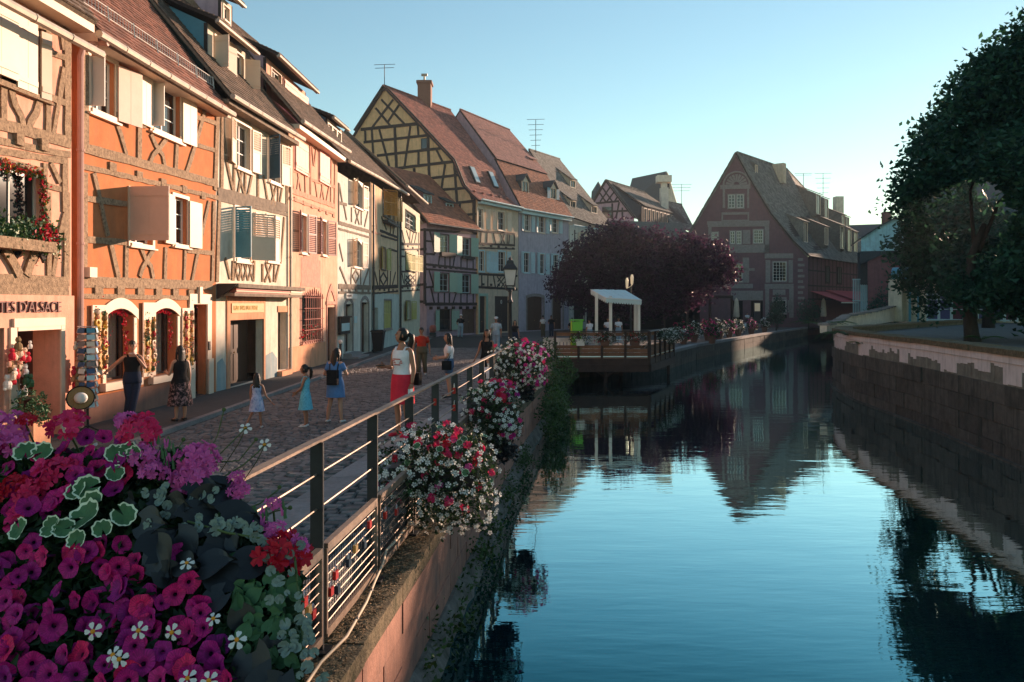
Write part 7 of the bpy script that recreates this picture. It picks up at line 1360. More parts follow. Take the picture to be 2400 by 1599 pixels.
    # hair
    if hair != 'none':
        hb = MB(); off = C0+V((0, -.010, .012)); r = (.085, .102, .126); rr = hs(r, off, 16, 12); n = 16
        fl = MB(); fl.loft([[HX(p) for p in q] for q in rr]); keep = []
        b = 0; lim = .5 if hair in ('short', 'cap') else -.9
        for i in range(12):
            for q in range(n):
                c = (rr[i][q]+rr[i+1][(q+1) % n])/2-off; ny, nz = c.y/r[1], c.z/r[2]
                if (ny > .42 and nz < (.36 if hair == 'short' else .50)) or nz < (-.35 if hair in ('short', 'cap') else -.7) : continue
                hb.add([HX(rr[i][q]), HX(rr[i][(q+1) % n]), HX(rr[i+1][(q+1) % n]), HX(rr[i+1][q])], [(0, 1, 2, 3)])
        if hair == 'pony': hb.tube([f(0, -.075, .15), f(0, -.135, .135), f(.01, -.15, .05), f(.015, -.14, -.06), f(.02, -.12, -.14)], [.035*s, .045*s, .05*s, .042*s, .012*s], 9)
        if hair == 'long':
            hb.loft([[f(w_*math.cos(a), yc+dp*math.sin(a), z) for a in [2*math.pi*k/12 for k in range(12)]] for z, w_, dp, yc in ((.17, .07, .05, -.04), (.08, .092, .05, -.045), (.0, .098, .048, -.055), (-.09, .105, .045, -.065), (-.19, .10, .04, -.075), (-.27, .06, .02, -.075))])
            for sg in (-1, 1): hb.tube([f(sg*.07, .03, .15), f(sg*.082, .03, .06), f(sg*.085, .02, -.04), f(sg*.075, .03, -.13)], [.022*s, .026*s, .026*s, .008*s], 6)
        hb.build('hair', M['hair'], P, True)
        if hair == 'cap':
            cb = MB(); cb.lathe(HX((0, .015, .16)), [(.10*s, 0), (.104*s, .03*s), (.08*s, .075*s), (.02*s, .092*s)], 14); cb.prism([f(-.07, .09, .165), f(.07, .09, .165), f(.05, .19, .155), f(-.05, .19, .155)], V((0, 0, .01))); cb.build('cap', M['c_white'], P, True)
    ring = lambda z, ex=.012, kx=1., ky=1., dy=0.: [X((  (brad(z)[0]*k1+ex)*kx*math.cos(a), (brad(z)[1]*k1+ex)*ky*math.sin(a)+dy, z)) for a in [2*math.pi*q/18 for q in range(18)]]
    k1 = 1.1 if man else (.86 if child else 1.0)
    for wn in wear:
        kind, m = wn[0], M[wn[1]]; w_ = MB()
        if kind in ('tank', 'tee', 'dress'):
            z0 = wn[2] if kind == 'dress' else wn[2] if len(wn) > 2 else .97; zs_ = [1.385, 1.34, 1.27, 1.18, 1.10, 1.02]
            rows = [ring(z, .016) for z in zs_]
            if kind == 'dress':
                fl = wn[3]; n = 6
                for j in range(1, n+1): z = 1.02-(1.02-z0)*j/n; t = j/n; rows.append([X((a.x*0+ (brad(max(z, .86))[0]*k1+.02+fl*t)*math.cos(q)*(1+.05*t*math.cos(6*q)), (brad(max(z, .86))[1]*k1+.02+fl*t)*math.sin(q)*(1+.05*t*math.cos(6*q)), z)) for a, q in [(V((0, 0, 0)), 2*math.pi*i/18) for i in range(18)]])
            else: rows += [ring(z, .018) for z in (.98, z0)]
            if kind == 'tee': rows = [ring(1.43, .012)]+rows
            w_.loft(rows, (kind == 'tee', False))
            if kind != 'tee':
                for sg in (-1, 1): w_.tube([X((sg*.085*k1, .075, 1.37)), X((sg*.095*k1, .03, 1.43)), X((sg*.095*k1, -.05, 1.42)), X((sg*.085*k1, -.09, 1.36))], [.026*s, .024*s, .024*s, .026*s], 6, True, .5)
            else:
                for sd, sg in (('R', 1), ('L', -1)): a = V((sg*(sw-.02), -.01, 1.385)); e = V(A[sd][0]); w_.tube([X(a), X(a.lerp(e, .4)), X(a.lerp(e, wn[3] if len(wn) > 3 else .65))], [.068*s*k1, .066*s*k1, .062*s*k1], 10)
            w_.build({'tank': 'tank_top', 'tee': 't_shirt', 'dress': 'dress'}[kind], m, P, True)
        elif kind == 'skirt':
            z1, z0, fl = wn[2:5]; w_.loft([[X(((brad(max(z, .86))[0]*k1+.025+fl*t)*math.cos(q)*(1+.04*t*math.cos(5*q)), (brad(max(z, .86))[1]*k1+.025+fl*t)*math.sin(q), z)) for q in [2*math.pi*i/18 for i in range(18)]] for z, t in [(z1-(z1-z0)*j/6, j/6) for j in range(7)]], (False, False)); w_.build('skirt', m, P, True)
        elif kind in ('trousers', 'shorts'):
            w_.loft([ring(z, .02) for z in (1.06, .98, .92, .86, .81)], (False, True))
            for sd, sg in (('R', 1), ('L', -1)):
                kn, an = V(Lg[sd][0]), V(Lg[sd][1]); hp = V((sg*hw, 0, .88)); path = [hp, hp.lerp(kn, .5), kn, kn.lerp(an, .5), an-V((0, 0, .0))]; rr = [.108, .094, .075, .07, .066]
                if kind == 'shorts': path = [hp, hp.lerp(kn, .3), hp.lerp(kn, .55)]; rr = [.11, .105, .10]
                w_.tube([X(p) for p in path], [q*s*k1 for q in rr], 10)
            w_.build(kind, m, P, True)
        elif kind == 'shoes':
            for sd, sg in (('R', 1), ('L', -1)):
                an = V(Lg[sd][1]); w2 = MB(); w2.tube([X(an+V((0, -.045, -.045))), X(an+V((sg*.005, .05, -.048))), X(an+V((sg*.018, .14, -.058))), X(an+V((sg*.02, .20, -.062)))], [.036*s, .043*s, .042*s, .022*s], 8, True, .8); w2.build('shoe', m, P, True)
        elif kind == 'print':
            for z, wd, off in ((1.245, .075, 0), (1.215, .1, .01), (1.185, .09, -.01), (1.155, .06, 0)): rx, ry = brad(z); w_.prism([X((x+off, (ry*k1+.018)*math.sqrt(max(.1, 1-(x/(rx+.02))**2))+.012, zz)) for x, zz in ((-wd, z-.009), (wd, z-.009), (wd, z+.009), (-wd, z+.009))], Rz @ V((0, .003, 0)))
            w_.build('shirt_print', m, P)
        elif kind == 'collar': w_.tube([X((.06*math.cos(q), .055*math.sin(q)+.005, 1.455)) for q in [2*math.pi*i/12 for i in range(13)]], .018*s, 6); w_.build('face_mask', m, P, True)
    P['_x'] = 0; del P['_x']; return X
def carried(name, label, cat, X, bits, m):
    mb = MB(); c0 = None
    for b in bits:
        if b[0] == 'box':
            c, hx, hy, hz = b[1:]; p = [X((c[0]+sx*hx, c[1]+sy*hy, c[2]+sz*hz)) for sz in (-1, 1) for sx, sy in ((-1, -1), (1, -1), (1, 1), (-1, 1))]; mb.hexa(p); c0 = c0 or X(c)
        else: mb.tube([X(q) for q in b[1]], b[2], 5); c0 = c0 or X(b[1][0])
    t = thing(name, label, cat, c0); return mb.build('body', M[m], t) and t
g = lambda x, y: (x, y, gz(x, y)+.006)
HANG = {}
X = person('woman in white printed tank top and red skirt standing at the railing holding a phone', g(-1.80, 12.6), 148, 1.73, arms={'R': ((.20, .02, 1.10), (.17, .25, 1.13))}, head=(-48, 12), hair='pony', wear=(('tank', 'c_white', .93), ('skirt', 'c_red', 1.0, .53, .02), ('print', 'lips'), ('shoes', 'c_red')), skin='skin_tan')
carried('phone', 'dark phone in the hand of the woman in the red skirt', 'phone', X, [('box', (.16, .345, 1.155), .036, .07, .006)], 'blackplastic')
carried('handbag', 'black shoulder bag behind the woman in the red skirt', 'bag', X, [('box', (-.19, -.13, .92), .075, .04, .10), ('t', [(-.16, -.14, 1.0), (-.1, -.1, 1.3), (.0, -.0, 1.46)], .012)], 'c_black')
carried('tissue', 'pale tissue in the lowered hand of the woman in the red skirt', 'tissue', X, [('box', (-.235, .08, .74), .025, .03, .04)], 'paleblue_paint')
X = person('small girl in a blue and white floral dress stepping off the kerb', g(-5.45, 16.4), 14, 1.14, arms={'R': ((.27, .06, 1.02), (.44, .16, .80)), 'L': ((-.2, .04, 1.08), (-.2, .12, .86))}, legs={'L': ((-.14, .12, .50), (-.30, -.08, .16)), 'R': ((.10, .04, .48), (.13, .06, .085))}, hair='long', wear=(('dress', 'c_floral', .55, .07), ('shoes', 'shoe_white')), child=True, skin='skin_tan')
X = person('girl with a dark ponytail in a turquoise sundress, hands clasped, standing on the cobbles', g(-4.46, 16.6), 92, 1.30, arms={'R': ((.17, .10, 1.08), (.03, .26, .96)), 'L': ((-.17, .10, 1.08), (-.03, .26, .98))}, hair='pony', wear=(('dress', 'c_aqua', .50, .075), ('shoes', 'shoe_white')), child=True, skin='skin_tan')
X = person('woman in a short blue dress with a black backpack seen from behind', g(-3.95, 17.2), -8, 1.63, arms={'R': ((.26, .02, 1.12), (.20, .25, 1.15)), 'L': ((-.28, .02, 1.12), (-.22, .25, 1.08))}, legs={'L': ((-.14, .03, .48), (-.20, .0, .085)), 'R': ((.11, .02, .48), (.15, -.02, .085))}, head=(-35, -5), hair='long', wear=(('tee', 'c_blue', .9, .6), ('skirt', 'c_blue', 1.0, .60, .03), ('shoes', 'shoe_white')), skin='skin')
carried('backpack', 'small black backpack on the back of the woman in the blue dress', 'backpack', X, [('box', (0, -.19, 1.07), .125, .065, .17), ('t', [(-.09, -.13, 1.22), (-.1, -.10, 1.36), (-.09, .0, 1.43)], .014), ('t', [(.09, -.13, 1.22), (.1, -.10, 1.36), (.09, .0, 1.43)], .014)], 'c_black')
X = person('person in black tank top and jeans leaning on the orange house window ledge', (-8.38, 16.95, .10), 212, 1.72, arms={'R': ((.36, -.06, 1.20), (.56, -.05, 1.02)), 'L': ((-.25, .12, 1.12), (-.09, .17, 1.36))}, legs={'L': ((-.03, .10, .48), (.06, .20, .085)), 'R': ((.07, .06, .48), (.12, .06, .085))}, head=(-8, 0), hair='short', wear=(('tank', 'c_black', .95), ('trousers', 'c_navy'), ('shoes', 'shoe_dark'), ('collar', 'c_white')), skin='skin')
X = person('woman with wavy dark hair in a long black floral dress on the pavement', (-7.30, 16.9, .09), 48, 1.62, arms={'R': ((.20, -.04, 1.08), (.22, .02, .84)), 'L': ((-.22, .08, 1.08), (-.18, .3, 1.1))}, head=(20, 5), hair='long', wear=(('dress', 'c_black', .9, .02), ('skirt', 'c_blackfloral', .98, .36, .09), ('shoes', 'shoe_dark')), skin='skin')
X = person('man in a red T-shirt and khaki trousers walking up the street', g(-3.35, 28.5), 178, 1.76, arms={'R': ((.27, .02, 1.1), (.30, .08, .86)), 'L': ((-.26, -.08, 1.1), (-.30, .05, .87))}, legs={'R': ((.1, .10, .48), (.1, .04, .085)), 'L': ((-.1, .0, .48), (-.1, -.16, .12))}, head=(-6, 0), hair='short', wear=(('tee', 'c_brick', .94), ('trousers', 'c_khaki'), ('shoes', 'shoe_white')), man=True, skin='skin_tan')
X = person('young woman in white T-shirt and denim shorts smiling to her left, hands together', g(-1.66, 20.2), 100, 1.66, arms={'R': ((.17, .04, 1.10), (.06, .28, 1.08)), 'L': ((-.18, .06, 1.10), (-.05, .29, 1.06))}, head=(4, 0), hair='long', wear=(('tee', 'c_white', .97), ('shorts', 'c_denim'), ('shoes', 'shoe_dark')), skin='skin')
carried('handbag', 'black shoulder bag at the hip of the young woman in denim shorts', 'bag', X, [('box', (-.20, .08, .88), .04, .13, .12), ('t', [(-.2, .05, 1.0), (-.1, -.08, 1.25), (.08, -.04, 1.43)], .01)], 'c_black')
X = person('woman in a long black strapped dress walking beside the railing', g(-.72, 22.0), 168, 1.70, arms={'R': ((.24, -.02, 1.10), (.34, .05, .87))}, head=(20, -4), hair='long', wear=(('dress', 'c_black', .2, .06), ('shoes', 'shoe_dark')), skin='skin_tan')
X = person('man in flat cap and blue striped shirt behind the woman in black', g(-.88, 43), 165, 1.92, arms={'R': ((.27, .05, 1.1), (.22, .25, .95))}, head=(10, -8), hair='cap', wear=(('tee', 'c_stripe', .9, .8), ('trousers', 'c_lightjeans'), ('shoes', 'shoe_dark')), man=True, skin='skin_tan')
X = person('woman in dark sleeveless top half hidden by the street lamp', g(.16, 44), 190, 1.72, hair='long', wear=(('tee', 'c_black', .9, .3), ('trousers', 'c_navy'), ('shoes', 'shoe_dark')), skin='skin')
X = person('man in black top and light jeans facing the doorway of the mauve house', (-4.05, 60.5, 0), -12, 1.86, arms={'R': ((.22, .1, 1.14), (.12, .28, 1.1)), 'L': ((-.3, .02, 1.12), (-.22, .2, .95))}, legs={'L': ((-.13, .03, .48), (-.17, 0, .085))}, head=(15, -20), hair='cap', lean=.18, wear=(('tee', 'c_black', .92, .9), ('trousers', 'c_lightjeans'), ('shoes', 'shoe_dark')), man=True, skin='skin')
X = person('child in white top crouching behind the railing below the flower basket', g(-.55, 19.0), 150, 1.30, legs={'R': ((.12, .34, .80), (.11, .10, .50)), 'L': ((-.12, .34, .80), (-.11, .10, .50))}, arms={'R': ((.2, .2, 1.12), (.1, .36, 1.0)), 'L': ((-.2, .2, 1.12), (-.1, .36, 1.0))}, hair='pony', wear=(('tee', 'c_white', .93), ('shorts', 'c_lightjeans'), ('shoes', 'shoe_white')), child=True, drop=.40, skin='skin')
FARP = [(2.55, 63, 'person in white shirt by the brown garage door', 'c_white', 'c_khaki', 20), (3.2, 62.5, 'person in dark clothes beside the brown garage door', 'c_black', 'c_navy', 160), (4.9, 48.5, 'person in white shirt behind the lime bin', 'c_white', 'c_lightjeans', 30), (4.0, 51, 'person in dark top left of the lime bin under the tree', 'c_black', 'c_khaki', 150), (6.5, 52, 'person in white shirt seen between the left canopy posts', 'c_white', 'c_navy', 170), (7.35, 53, 'person in white top seen between the right canopy posts', 'c_white', 'c_lightjeans', 190), (26.8, 87.5, 'waiter in white shirt and black waistcoat before the red house', 'c_white', 'c_black', 180)]
for x, y, lb, t_, b_, an in FARP:
    X = person(lb, (x, y, 0), an, 1.74, arms={'R': ((.24, .1, 1.12), (.12, .28, 1.1))}, hair='short', wear=(('tee', t_, .93), ('trousers', b_), ('shoes', 'shoe_dark')), man=True, skin='skin_tan')
# ---------------------------------------------------------------- street railing
RZ = 1.70; LZ = .25
rl = thing('railing', 'dark steel street railing with wires and lower mesh panels along the canal wall', 'railing', (rail_x(6), 6, LZ))
PY = [2.58, 3.94, 5.30, 6.66, 8.02, 9.38, 10.74, 12.1, 13.46, 14.82, 16.18, 17.54]
dr_ = V((.1, 1, 0)).normalized(); nr_ = V((dr_.y, -dr_.x, 0))
rp = lambda y, z, o=0.: V((rail_x(y), y, z))+nr_*o
def zr_(y): return RZ-.004*(y-5)
for y in PY:
    m1 = MB(); m1.obox((rp(y, (LZ+zr_(y))/2)), nr_*.045, dr_*.012, V((0, 0, (zr_(y)-LZ)/2))); m1.obox(rp(y+.028, (LZ+zr_(y))/2), nr_*.006, dr_*.025, V((0, 0, (zr_(y)-LZ)/2))); m1.obox(rp(y, LZ+.012), nr_*.09, dr_*.07, V((0, 0, .012))); m1.build('post', M['iron'] if y > 9 else M['steel_dark'] if 'steel_dark' in M else M['iron'], rl)
m1 = MB()
for a, b in zip(PY, PY[1:]): m1.obox((rp(a, zr_(a)+.012)+rp(b, zr_(b)+.012))/2, dr_*((b-a)/2*1.005+.0), nr_*.032, V((0, 0, .009)))
m1.build('handrail', M['steel'], rl)
for a, b in zip(PY, PY[1:]):
    for z in (-.22, -.46):
        m1 = MB(); m1.tube([rp(a, zr_(a)+z), rp((a+b)/2, zr_(a)+z-.004), rp(b, zr_(b)+z)], .0075, 6); m1.build('wire', M['steel'], rl)
for k, (a, b) in enumerate(zip(PY, PY[1:])):
    if b > 12.2: break
    zt_ = .955; zb_ = .36; e = .05; a_, b_ = a+e, b-e; o = .035
    m1 = MB()
    m1.obox((rp(a_, zt_, o)+rp(b_, zt_, o))/2, dr_*((b_-a_)/2), nr_*.024, V((0, 0, .032))); m1.obox((rp(a_, zb_, o)+rp(b_, zb_, o))/2, dr_*((b_-a_)/2), nr_*.024, V((0, 0, .028)))
    for y in (a_, b_): m1.obox(rp(y, (zt_+zb_)/2, o), dr_*.012, nr_*.022, V((0, 0, (zt_-zb_)/2)))
    pn = m1.build('mesh_panel', M['steel'], rl); m1 = MB()
    n = int((b_-a_)/.052)
    for i in range(1, n): y = a_+(b_-a_)*i/n; m1.tube([rp(y, zb_, o), rp(y, zt_, o)], .0028, 4, False)
    m1.build('vertical_wires', M['iron'], pn, kind='stuff')
    for i in range(1, 9): z = zb_+(zt_-zb_)*i/9; m1 = MB(); m1.tube([rp(a_, z, o+.006), rp(b_, z, o+.006)], .0045, 5); m1.build('horizontal_wire', M['steel'], pn)
LK = [(3.55, .78, 'lockred', 'red'), (3.70, .64, 'lockred', 'red'), (3.62, .70, 'brass', 'brass'), (4.15, .74, 'lockred', 'red'), (4.05, .66, 'lockred', 'red'), (4.2, .62, 'lockblue', 'dark blue'), (4.45, .73, 'lockblue', 'dark blue'), (4.62, .78, 'brass', 'brass'), (4.85, .74, 'lockblue', 'dark'), (5.0, .86, 'lockred', 'red'), (5.5, .80, 'lockred', 'red'), (5.9, .72, 'lockred', 'red')]
LW = ['high beside the trailing silver leaves', 'large, low beside the second post', 'small, among the silver leaves', 'largest, square, left in the middle panel', 'lowest left in the middle panel', 'beside the lowest red lock', 'under the brass lock', 'catching the sun in the middle panel', 'open-shackled, right in the middle panel', 'slim, at the top of the middle panel', 'just past the third post', 'in the shade under the flower basket']
def lock(y, z, m, label, sc=1.0, o=.06):
    c = rp(y, z, o); t = thing('padlock', label, 'padlock', c, 'love locks on the railing'); m1 = MB(); m1.obox(c-V((0, 0, .02*sc)), dr_*.022*sc, nr_*.009*sc, V((0, 0, .022*sc))); m1.build('body', M[m], t)
    m1 = MB(); m1.tube([c+dr_*.013*sc*x+V((0, 0, .03*sc*zz)) for x, zz in ((-1, 0), (-1, .7), (0, 1.05), (1, .7), (1, 0))], .003*sc, 5); m1.build('shackle', M['chrome'], t)
for (y, z, m, cn), wv in zip(LK, LW): lock(y+1.36, z, m, f'{cn} padlock {wv}', 1.35)
for y, z, wv in ((9.4, 1.50, 'on the upper wire at the fifth post'), (10.7, 1.49, 'on the upper wire near the second basket'), (10.72, 1.25, 'on the lower wire beside the second basket'), (12.2, 1.5, 'on the upper wire behind the second basket'), (9.5, 1.3, 'on the lower wire at the feet of the young woman')): lock(y, z, 'lockred', f'round red padlock {wv}', 1.9, .0)
hs_ = thing('hose', 'cream plastic hose lying along the foot of the railing', 'hose', rp(4, .3)); m1 = MB(); m1.tube([rp(3.9, .27, .12), rp(4.6, .27, .11), rp(5.1, .28, .10), rp(5.45, .30, .16), rp(6.0, .33, .14), rp(6.4, .36, .10), rp(6.65, .40, .09), rp(6.85, .46, .07), rp(7.2, .43, .06), rp(7.9, .42, .05)], .0115, 8); m1.build('tube', M['hose'], hs_, True)
for y in (5.72, 6.2): m1 = MB(); m1.tube([rp(y, .315 if y < 6 else .345, .15 if y < 6 else .12)+dr_*q for q in (-.012, .012)], .016, 8); m1.build('clip', M['blackplastic'], hs_)

# ---------------------------------------------------------------- flowers
def petal_ring(mb, n, r0, r1, wid, cup, k, z0=0., notch=0.):
    mb.k = k
    for i in range(n):
        a = 2*math.pi*i/n; da = math.pi/n*wid
        P = [(r0*math.cos(a), r0*math.sin(a), z0)]
        for f_, rr in ((-1, .55), (-.95, .85), (-.4, 1.0), (0, 1.0-notch), (.4, 1.0), (.95, .85), (1, .55)): q = a+da*f_; P.append((r1*rr*math.cos(q), r1*rr*math.sin(q), z0+cup*rr*rr*(1+.12*math.sin(5*q+i))))
        mb.add(P, [(0, j, j+1) for j in range(1, 7)])
def petunia_mesh(m, seed):
    random.seed(seed); mb = MB(); n = 20; mb.k = 0
    def ringp(r, z, wv=0., lobes=5): return [(r*(1+wv*math.cos(lobes*2*math.pi*q/n))*math.cos(2*math.pi*q/n), r*(1+wv*math.cos(lobes*2*math.pi*q/n))*math.sin(2*math.pi*q/n), z+(random.uniform(-.0055, .0055) if wv > .052 else 0)+wv*.03*math.cos(lobes*2*math.pi*q/n)) for q in range(n)]
    rings = [ringp(.0365, .0045, .058), ringp(.031, .0030, .05), ringp(.023, .0012, .03), ringp(.014, -.0022, .02), ringp(.0065, -.010)]
    mb.loft(rings, (False, False)); mb.k = 1; mb.loft([ringp(.007, -.009), ringp(.005, -.020), ringp(.004, -.045)], (False, True)); mb.ball((0, 0, -.009), .002, 5, 4)
    return mb.mesh('petunia', [M[m], M['throat']], True)
PET = [petunia_mesh(m, i) for i, m in enumerate(['petunia', 'petunia', 'petunia_dark', 'petunia', 'petunia_dark'])]
def daisy_mesh(n, r, seed=0):
    mb = MB(); random.seed(seed)
    petal_ring(mb, n, .004, r, .62, -.004, 0, .0, .05); mb.k = 1; mb.ball((0, 0, .002), (.006, .006, .005), 8, 5); return mb.mesh('daisy', [M['white_petal'], M['yellow_eye']])
DAI = [daisy_mesh(5, .024, 0), daisy_mesh(5, .022, 1)]
def small_flower(m): mb = MB(); petal_ring(mb, 5, .002, .018, .7, .002, 0, 0, .1); return mb.mesh('flower', [M[m]])
SMW = small_flower('white_petal')
def geranium_mesh(m, seed, n=19, r=.034):
    random.seed(seed); mb = MB()
    for i in range(n):
        z = 1-1.15*(i+.5)/n; a = i*2.39996+random.uniform(-.3, .3); q = math.sqrt(max(0, 1-z*z)); rr0 = r*random.uniform(.75, 1.25); c = V((q*math.cos(a)*rr0*1.15, q*math.sin(a)*rr0*1.15, z*rr0*.8)); nn = c.normalized()+V((random.uniform(-.5, .5), random.uniform(-.5, .5), .25)); nn.normalize()
        t1 = nn.orthogonal().normalized(); t2 = nn.cross(t1); rr = random.uniform(.014, .021)
        for k in range(5):
            b = k*2*math.pi/5+i+random.uniform(-.15, .15); d = t1*math.cos(b)+t2*math.sin(b); e = nn.cross(d); up_ = random.uniform(.002, .009); mb.add([c, c+d*rr*.5+e*rr*.36+nn*up_, c+d*rr*.95+e*rr*.30+nn*up_*1.2, c+d*rr*1.05+nn*up_*.6, c+d*rr*.95-e*rr*.30+nn*up_*1.2, c+d*rr*.5-e*rr*.36+nn*up_], [(0, 1, 2, 3), (0, 3, 4, 5)])
    return mb.mesh('geranium_head', [M[m]])
GER = {m: [geranium_mesh(m, i+9) for i in range(2)] for m in ('geranium', 'geranium_red', 'geranium_pink')}
def leaf_round(m, rim, r, seed):
    random.seed(seed); mb = MB(); n = 40; w0 = lambda q: r*(1+.05*math.cos(9*q)+.02*math.cos(27*q)); A = [.22+(2*math.pi-.44)*k/n for k in range(n+1)]; e0 = [random.uniform(.80, .93) for k in range(n+1)]
    zz = lambda q, f: r*(.10*f*math.cos(3*q+seed)+.05*f*f*math.cos(9*q)+.22*f*f)
    rs = [[(w0(a)*f*math.cos(a), w0(a)*f*math.sin(a), zz(a, f)) for a in A] for f in (.4,)]+[[(w0(a)*e0[k]*math.cos(a), w0(a)*e0[k]*math.sin(a), zz(a, e0[k])) for k, a in enumerate(A)], [(w0(a)*math.cos(a), w0(a)*math.sin(a), zz(a, 1)) for a in A]]
    mb.k = 0; mb.add([(0, 0, 0)]+rs[0], [(0, k, k+1) for k in range(1, n+1)]); mb.add(rs[0]+rs[1], [(k, n+1+k, n+2+k, k+1) for k in range(n)]); mb.k = 1; mb.add(rs[1]+rs[2], [(k, n+1+k, n+2+k, k+1) for k in range(n)]); return mb.mesh('variegated_leaf', [M[m], M[rim]], True)
VAR = [leaf_round('leaf_green', 'leaf_white', .042, i) for i in range(2)]
SILV = leaf_round('leaf_silver', 'leaf_silver', .015, 5)
def leaf_heart(m, L, seed):
    mb = MB(); n = 8; rows = []
    for k in range(n+1): t = k/n; w_ = L*.48*math.sin(math.pi*min(1, t*.93+.12))**.8*(1-t**3*.55) if k < n else .002; y = L*t-(.12*L if False else 0); rows.append([(-w_, y-.18*L*(1-t), -.10*L*t*t+.06*L), (-w_*.5, y, .02*L-.14*L*t*t), (0, y, -.16*L*t*t), (w_*.5, y, .02*L-.14*L*t*t), (w_, y-.18*L*(1-t), -.10*L*t*t+.06*L)])
    for a, b in zip(rows, rows[1:]):
        for k in range(4): mb.poly(a[k], a[k+1], b[k+1], b[k])
    return mb.mesh('heart_leaf', [M[m]], True)
HRT = [leaf_heart('leaf_black', .11, 0), leaf_heart('leaf_black', .085, 1)]
HGR = leaf_heart('leaf_green', .04, 2)
def put(me, name, parent, p, nrm, s=1., roll=None):
    nrm = V(nrm).normalized(); q = nrm.to_track_quat('Z', 'Y').to_matrix().to_4x4(); return link(name, me, parent, Matrix.Translation(V(p)) @ q @ Matrix.Rotation(random.uniform(0, 6.28) if roll is None else roll, 4, 'Z') @ Matrix.Scale(s, 4))
random.seed(21)
# foreground planter on the bridge railing; points given where they stand above the box
br_ = thing('bridge_railing', 'dark steel railing of the bridge under the big flower trough', 'railing', (-1.4, 1.75, .62)); m1 = MB(); m1.box(-3.2, -.35, 1.72, 1.80, 1.66, 1.70); m1.build('handrail', M['iron'], br_)
for x in (-3.1, -2.2, -1.3, -.4): m1 = MB(); m1.box(x-.04, x+.04, 1.74, 1.77, .6, 1.66); m1.build('post', M['iron'], br_)
fb = thing('flower_trough', 'huge foreground trough of magenta petunias, pink geraniums and dark trailing leaves', 'planter', (-1.3, 1.9, 1.5))
m1 = MB(); m1.box(-2.4, -.62, 1.82, 2.14, 1.50, 1.74); m1.build('trough', M['planter'], fb)
def SY(u, v):   # depth of the flower mound seen at photograph position (u, v): further back towards its top
    return 1.52+.62*max(0, min(1, (1640-v)/640))
def fp(u, v, lift=0.): return pt(u, v, SY(u, v)-lift)
# leafy filler
pts = []
def inside(u, v): return v > 985+ (0 if u < 330 else (u-330)*.30 if u < 560 else 70+(u-560)*1.35) and u < 690+ (1600-v)*-.02+.0
while len(pts) < 15000:
    u, v = random.uniform(-60, 700), random.uniform(1010, 1640)
    lim = 1055 if u < 480 else 1120+(u-480)*.9
    if v < lim: continue
    p = pt(u, v, SY(u, v)+random.uniform(-.015, .2)); pts.append(p)
ln = [p for p in pts]
stuff_obj('foliage', leaf_mesh('foliage', M['leaf_dark'], [tuple(p) for p in ln], .034), fb)
m1 = MB()
for k in range(1):
    q = [pt(u, v, SY(u, v)+.24) for u, v in ((-80, 1090), (200, 1085), (460, 1120), (560, 1250), (640, 1400), (665, 1640), (300, 1640), (-80, 1640))]; m1.prism(q, (0, .12, -.05))
m1.build('root_mass', M['soil'], fb)
view = V((0, -1, .35))
def flat(p, up_=.5, jx=.5): return V((random.uniform(-jx, jx), -1+random.uniform(-.2, .3), up_+random.uniform(-.35, .35)))
PT = [(75, 1120), (20, 1100), (110, 1100), (180, 1085), (150, 1050), (215, 1060), (260, 1060), (150, 1150), (60, 1160), (30, 1195), (70, 1185), (130, 1170), (265, 1085), (245, 1020), (280, 1030), (285, 1050), (200, 1135), (60, 1170), (130, 1165), (125, 1200), (40, 1220), (270, 1145), (90, 1165), (15, 1150), (170, 1110), (225, 1095), (290, 1100), (200, 1020), (95, 1065), (10, 1060),
      (238, 1280), (280, 1275), (60, 1290), (105, 1300), (165, 1295), (85, 1320), (70, 1345), (160, 1330), (180, 1305), (25, 1365), (0, 1330), (275, 1330), (230, 1325), (320, 1315), (260, 1360), (175, 1405), (235, 1395), (285, 1380), (300, 1405), (220, 1420), (30, 1430), (80, 1440), (70, 1485), (30, 1495), (125, 1485), (110, 1430), (245, 1440), (230, 1470), (280, 1470), (150, 1530), (190, 1540), (250, 1560), (30, 1530), (70, 1560), (110, 1580), (180, 1585), (15, 1575), (330, 1420), (345, 1445), (355, 1475), (300, 1500), (330, 1520), (330, 1555), (390, 1555), (430, 1560), (385, 1525), (450, 1420), (475, 1440), (415, 1385), (440, 1370), (420, 1470), (455, 1490), (490, 1530), (510, 1570), (530, 1595), (370, 1590), (300, 1580), (450, 1590), (0, 1470), (5, 1410), (195, 1470), (130, 1380), (55, 1400), (320, 1345), (350, 1390), (480, 1475), (500, 1600), (240, 1600), (140, 1610), (60, 1610), (415, 1300), (305, 1440)]
for u, v in PT+[(a+random.uniform(-26, 26), b+random.uniform(-22, 22)) for a, b in PT[::2]]:
    u += random.uniform(-6, 6); v += random.uniform(-5, 5); put(random.choice(PET), 'petunia', fb, fp(u, v, random.uniform(.0, .05)), flat(0, .45 if v > 1250 else .85, .75), random.uniform(.50, .80))
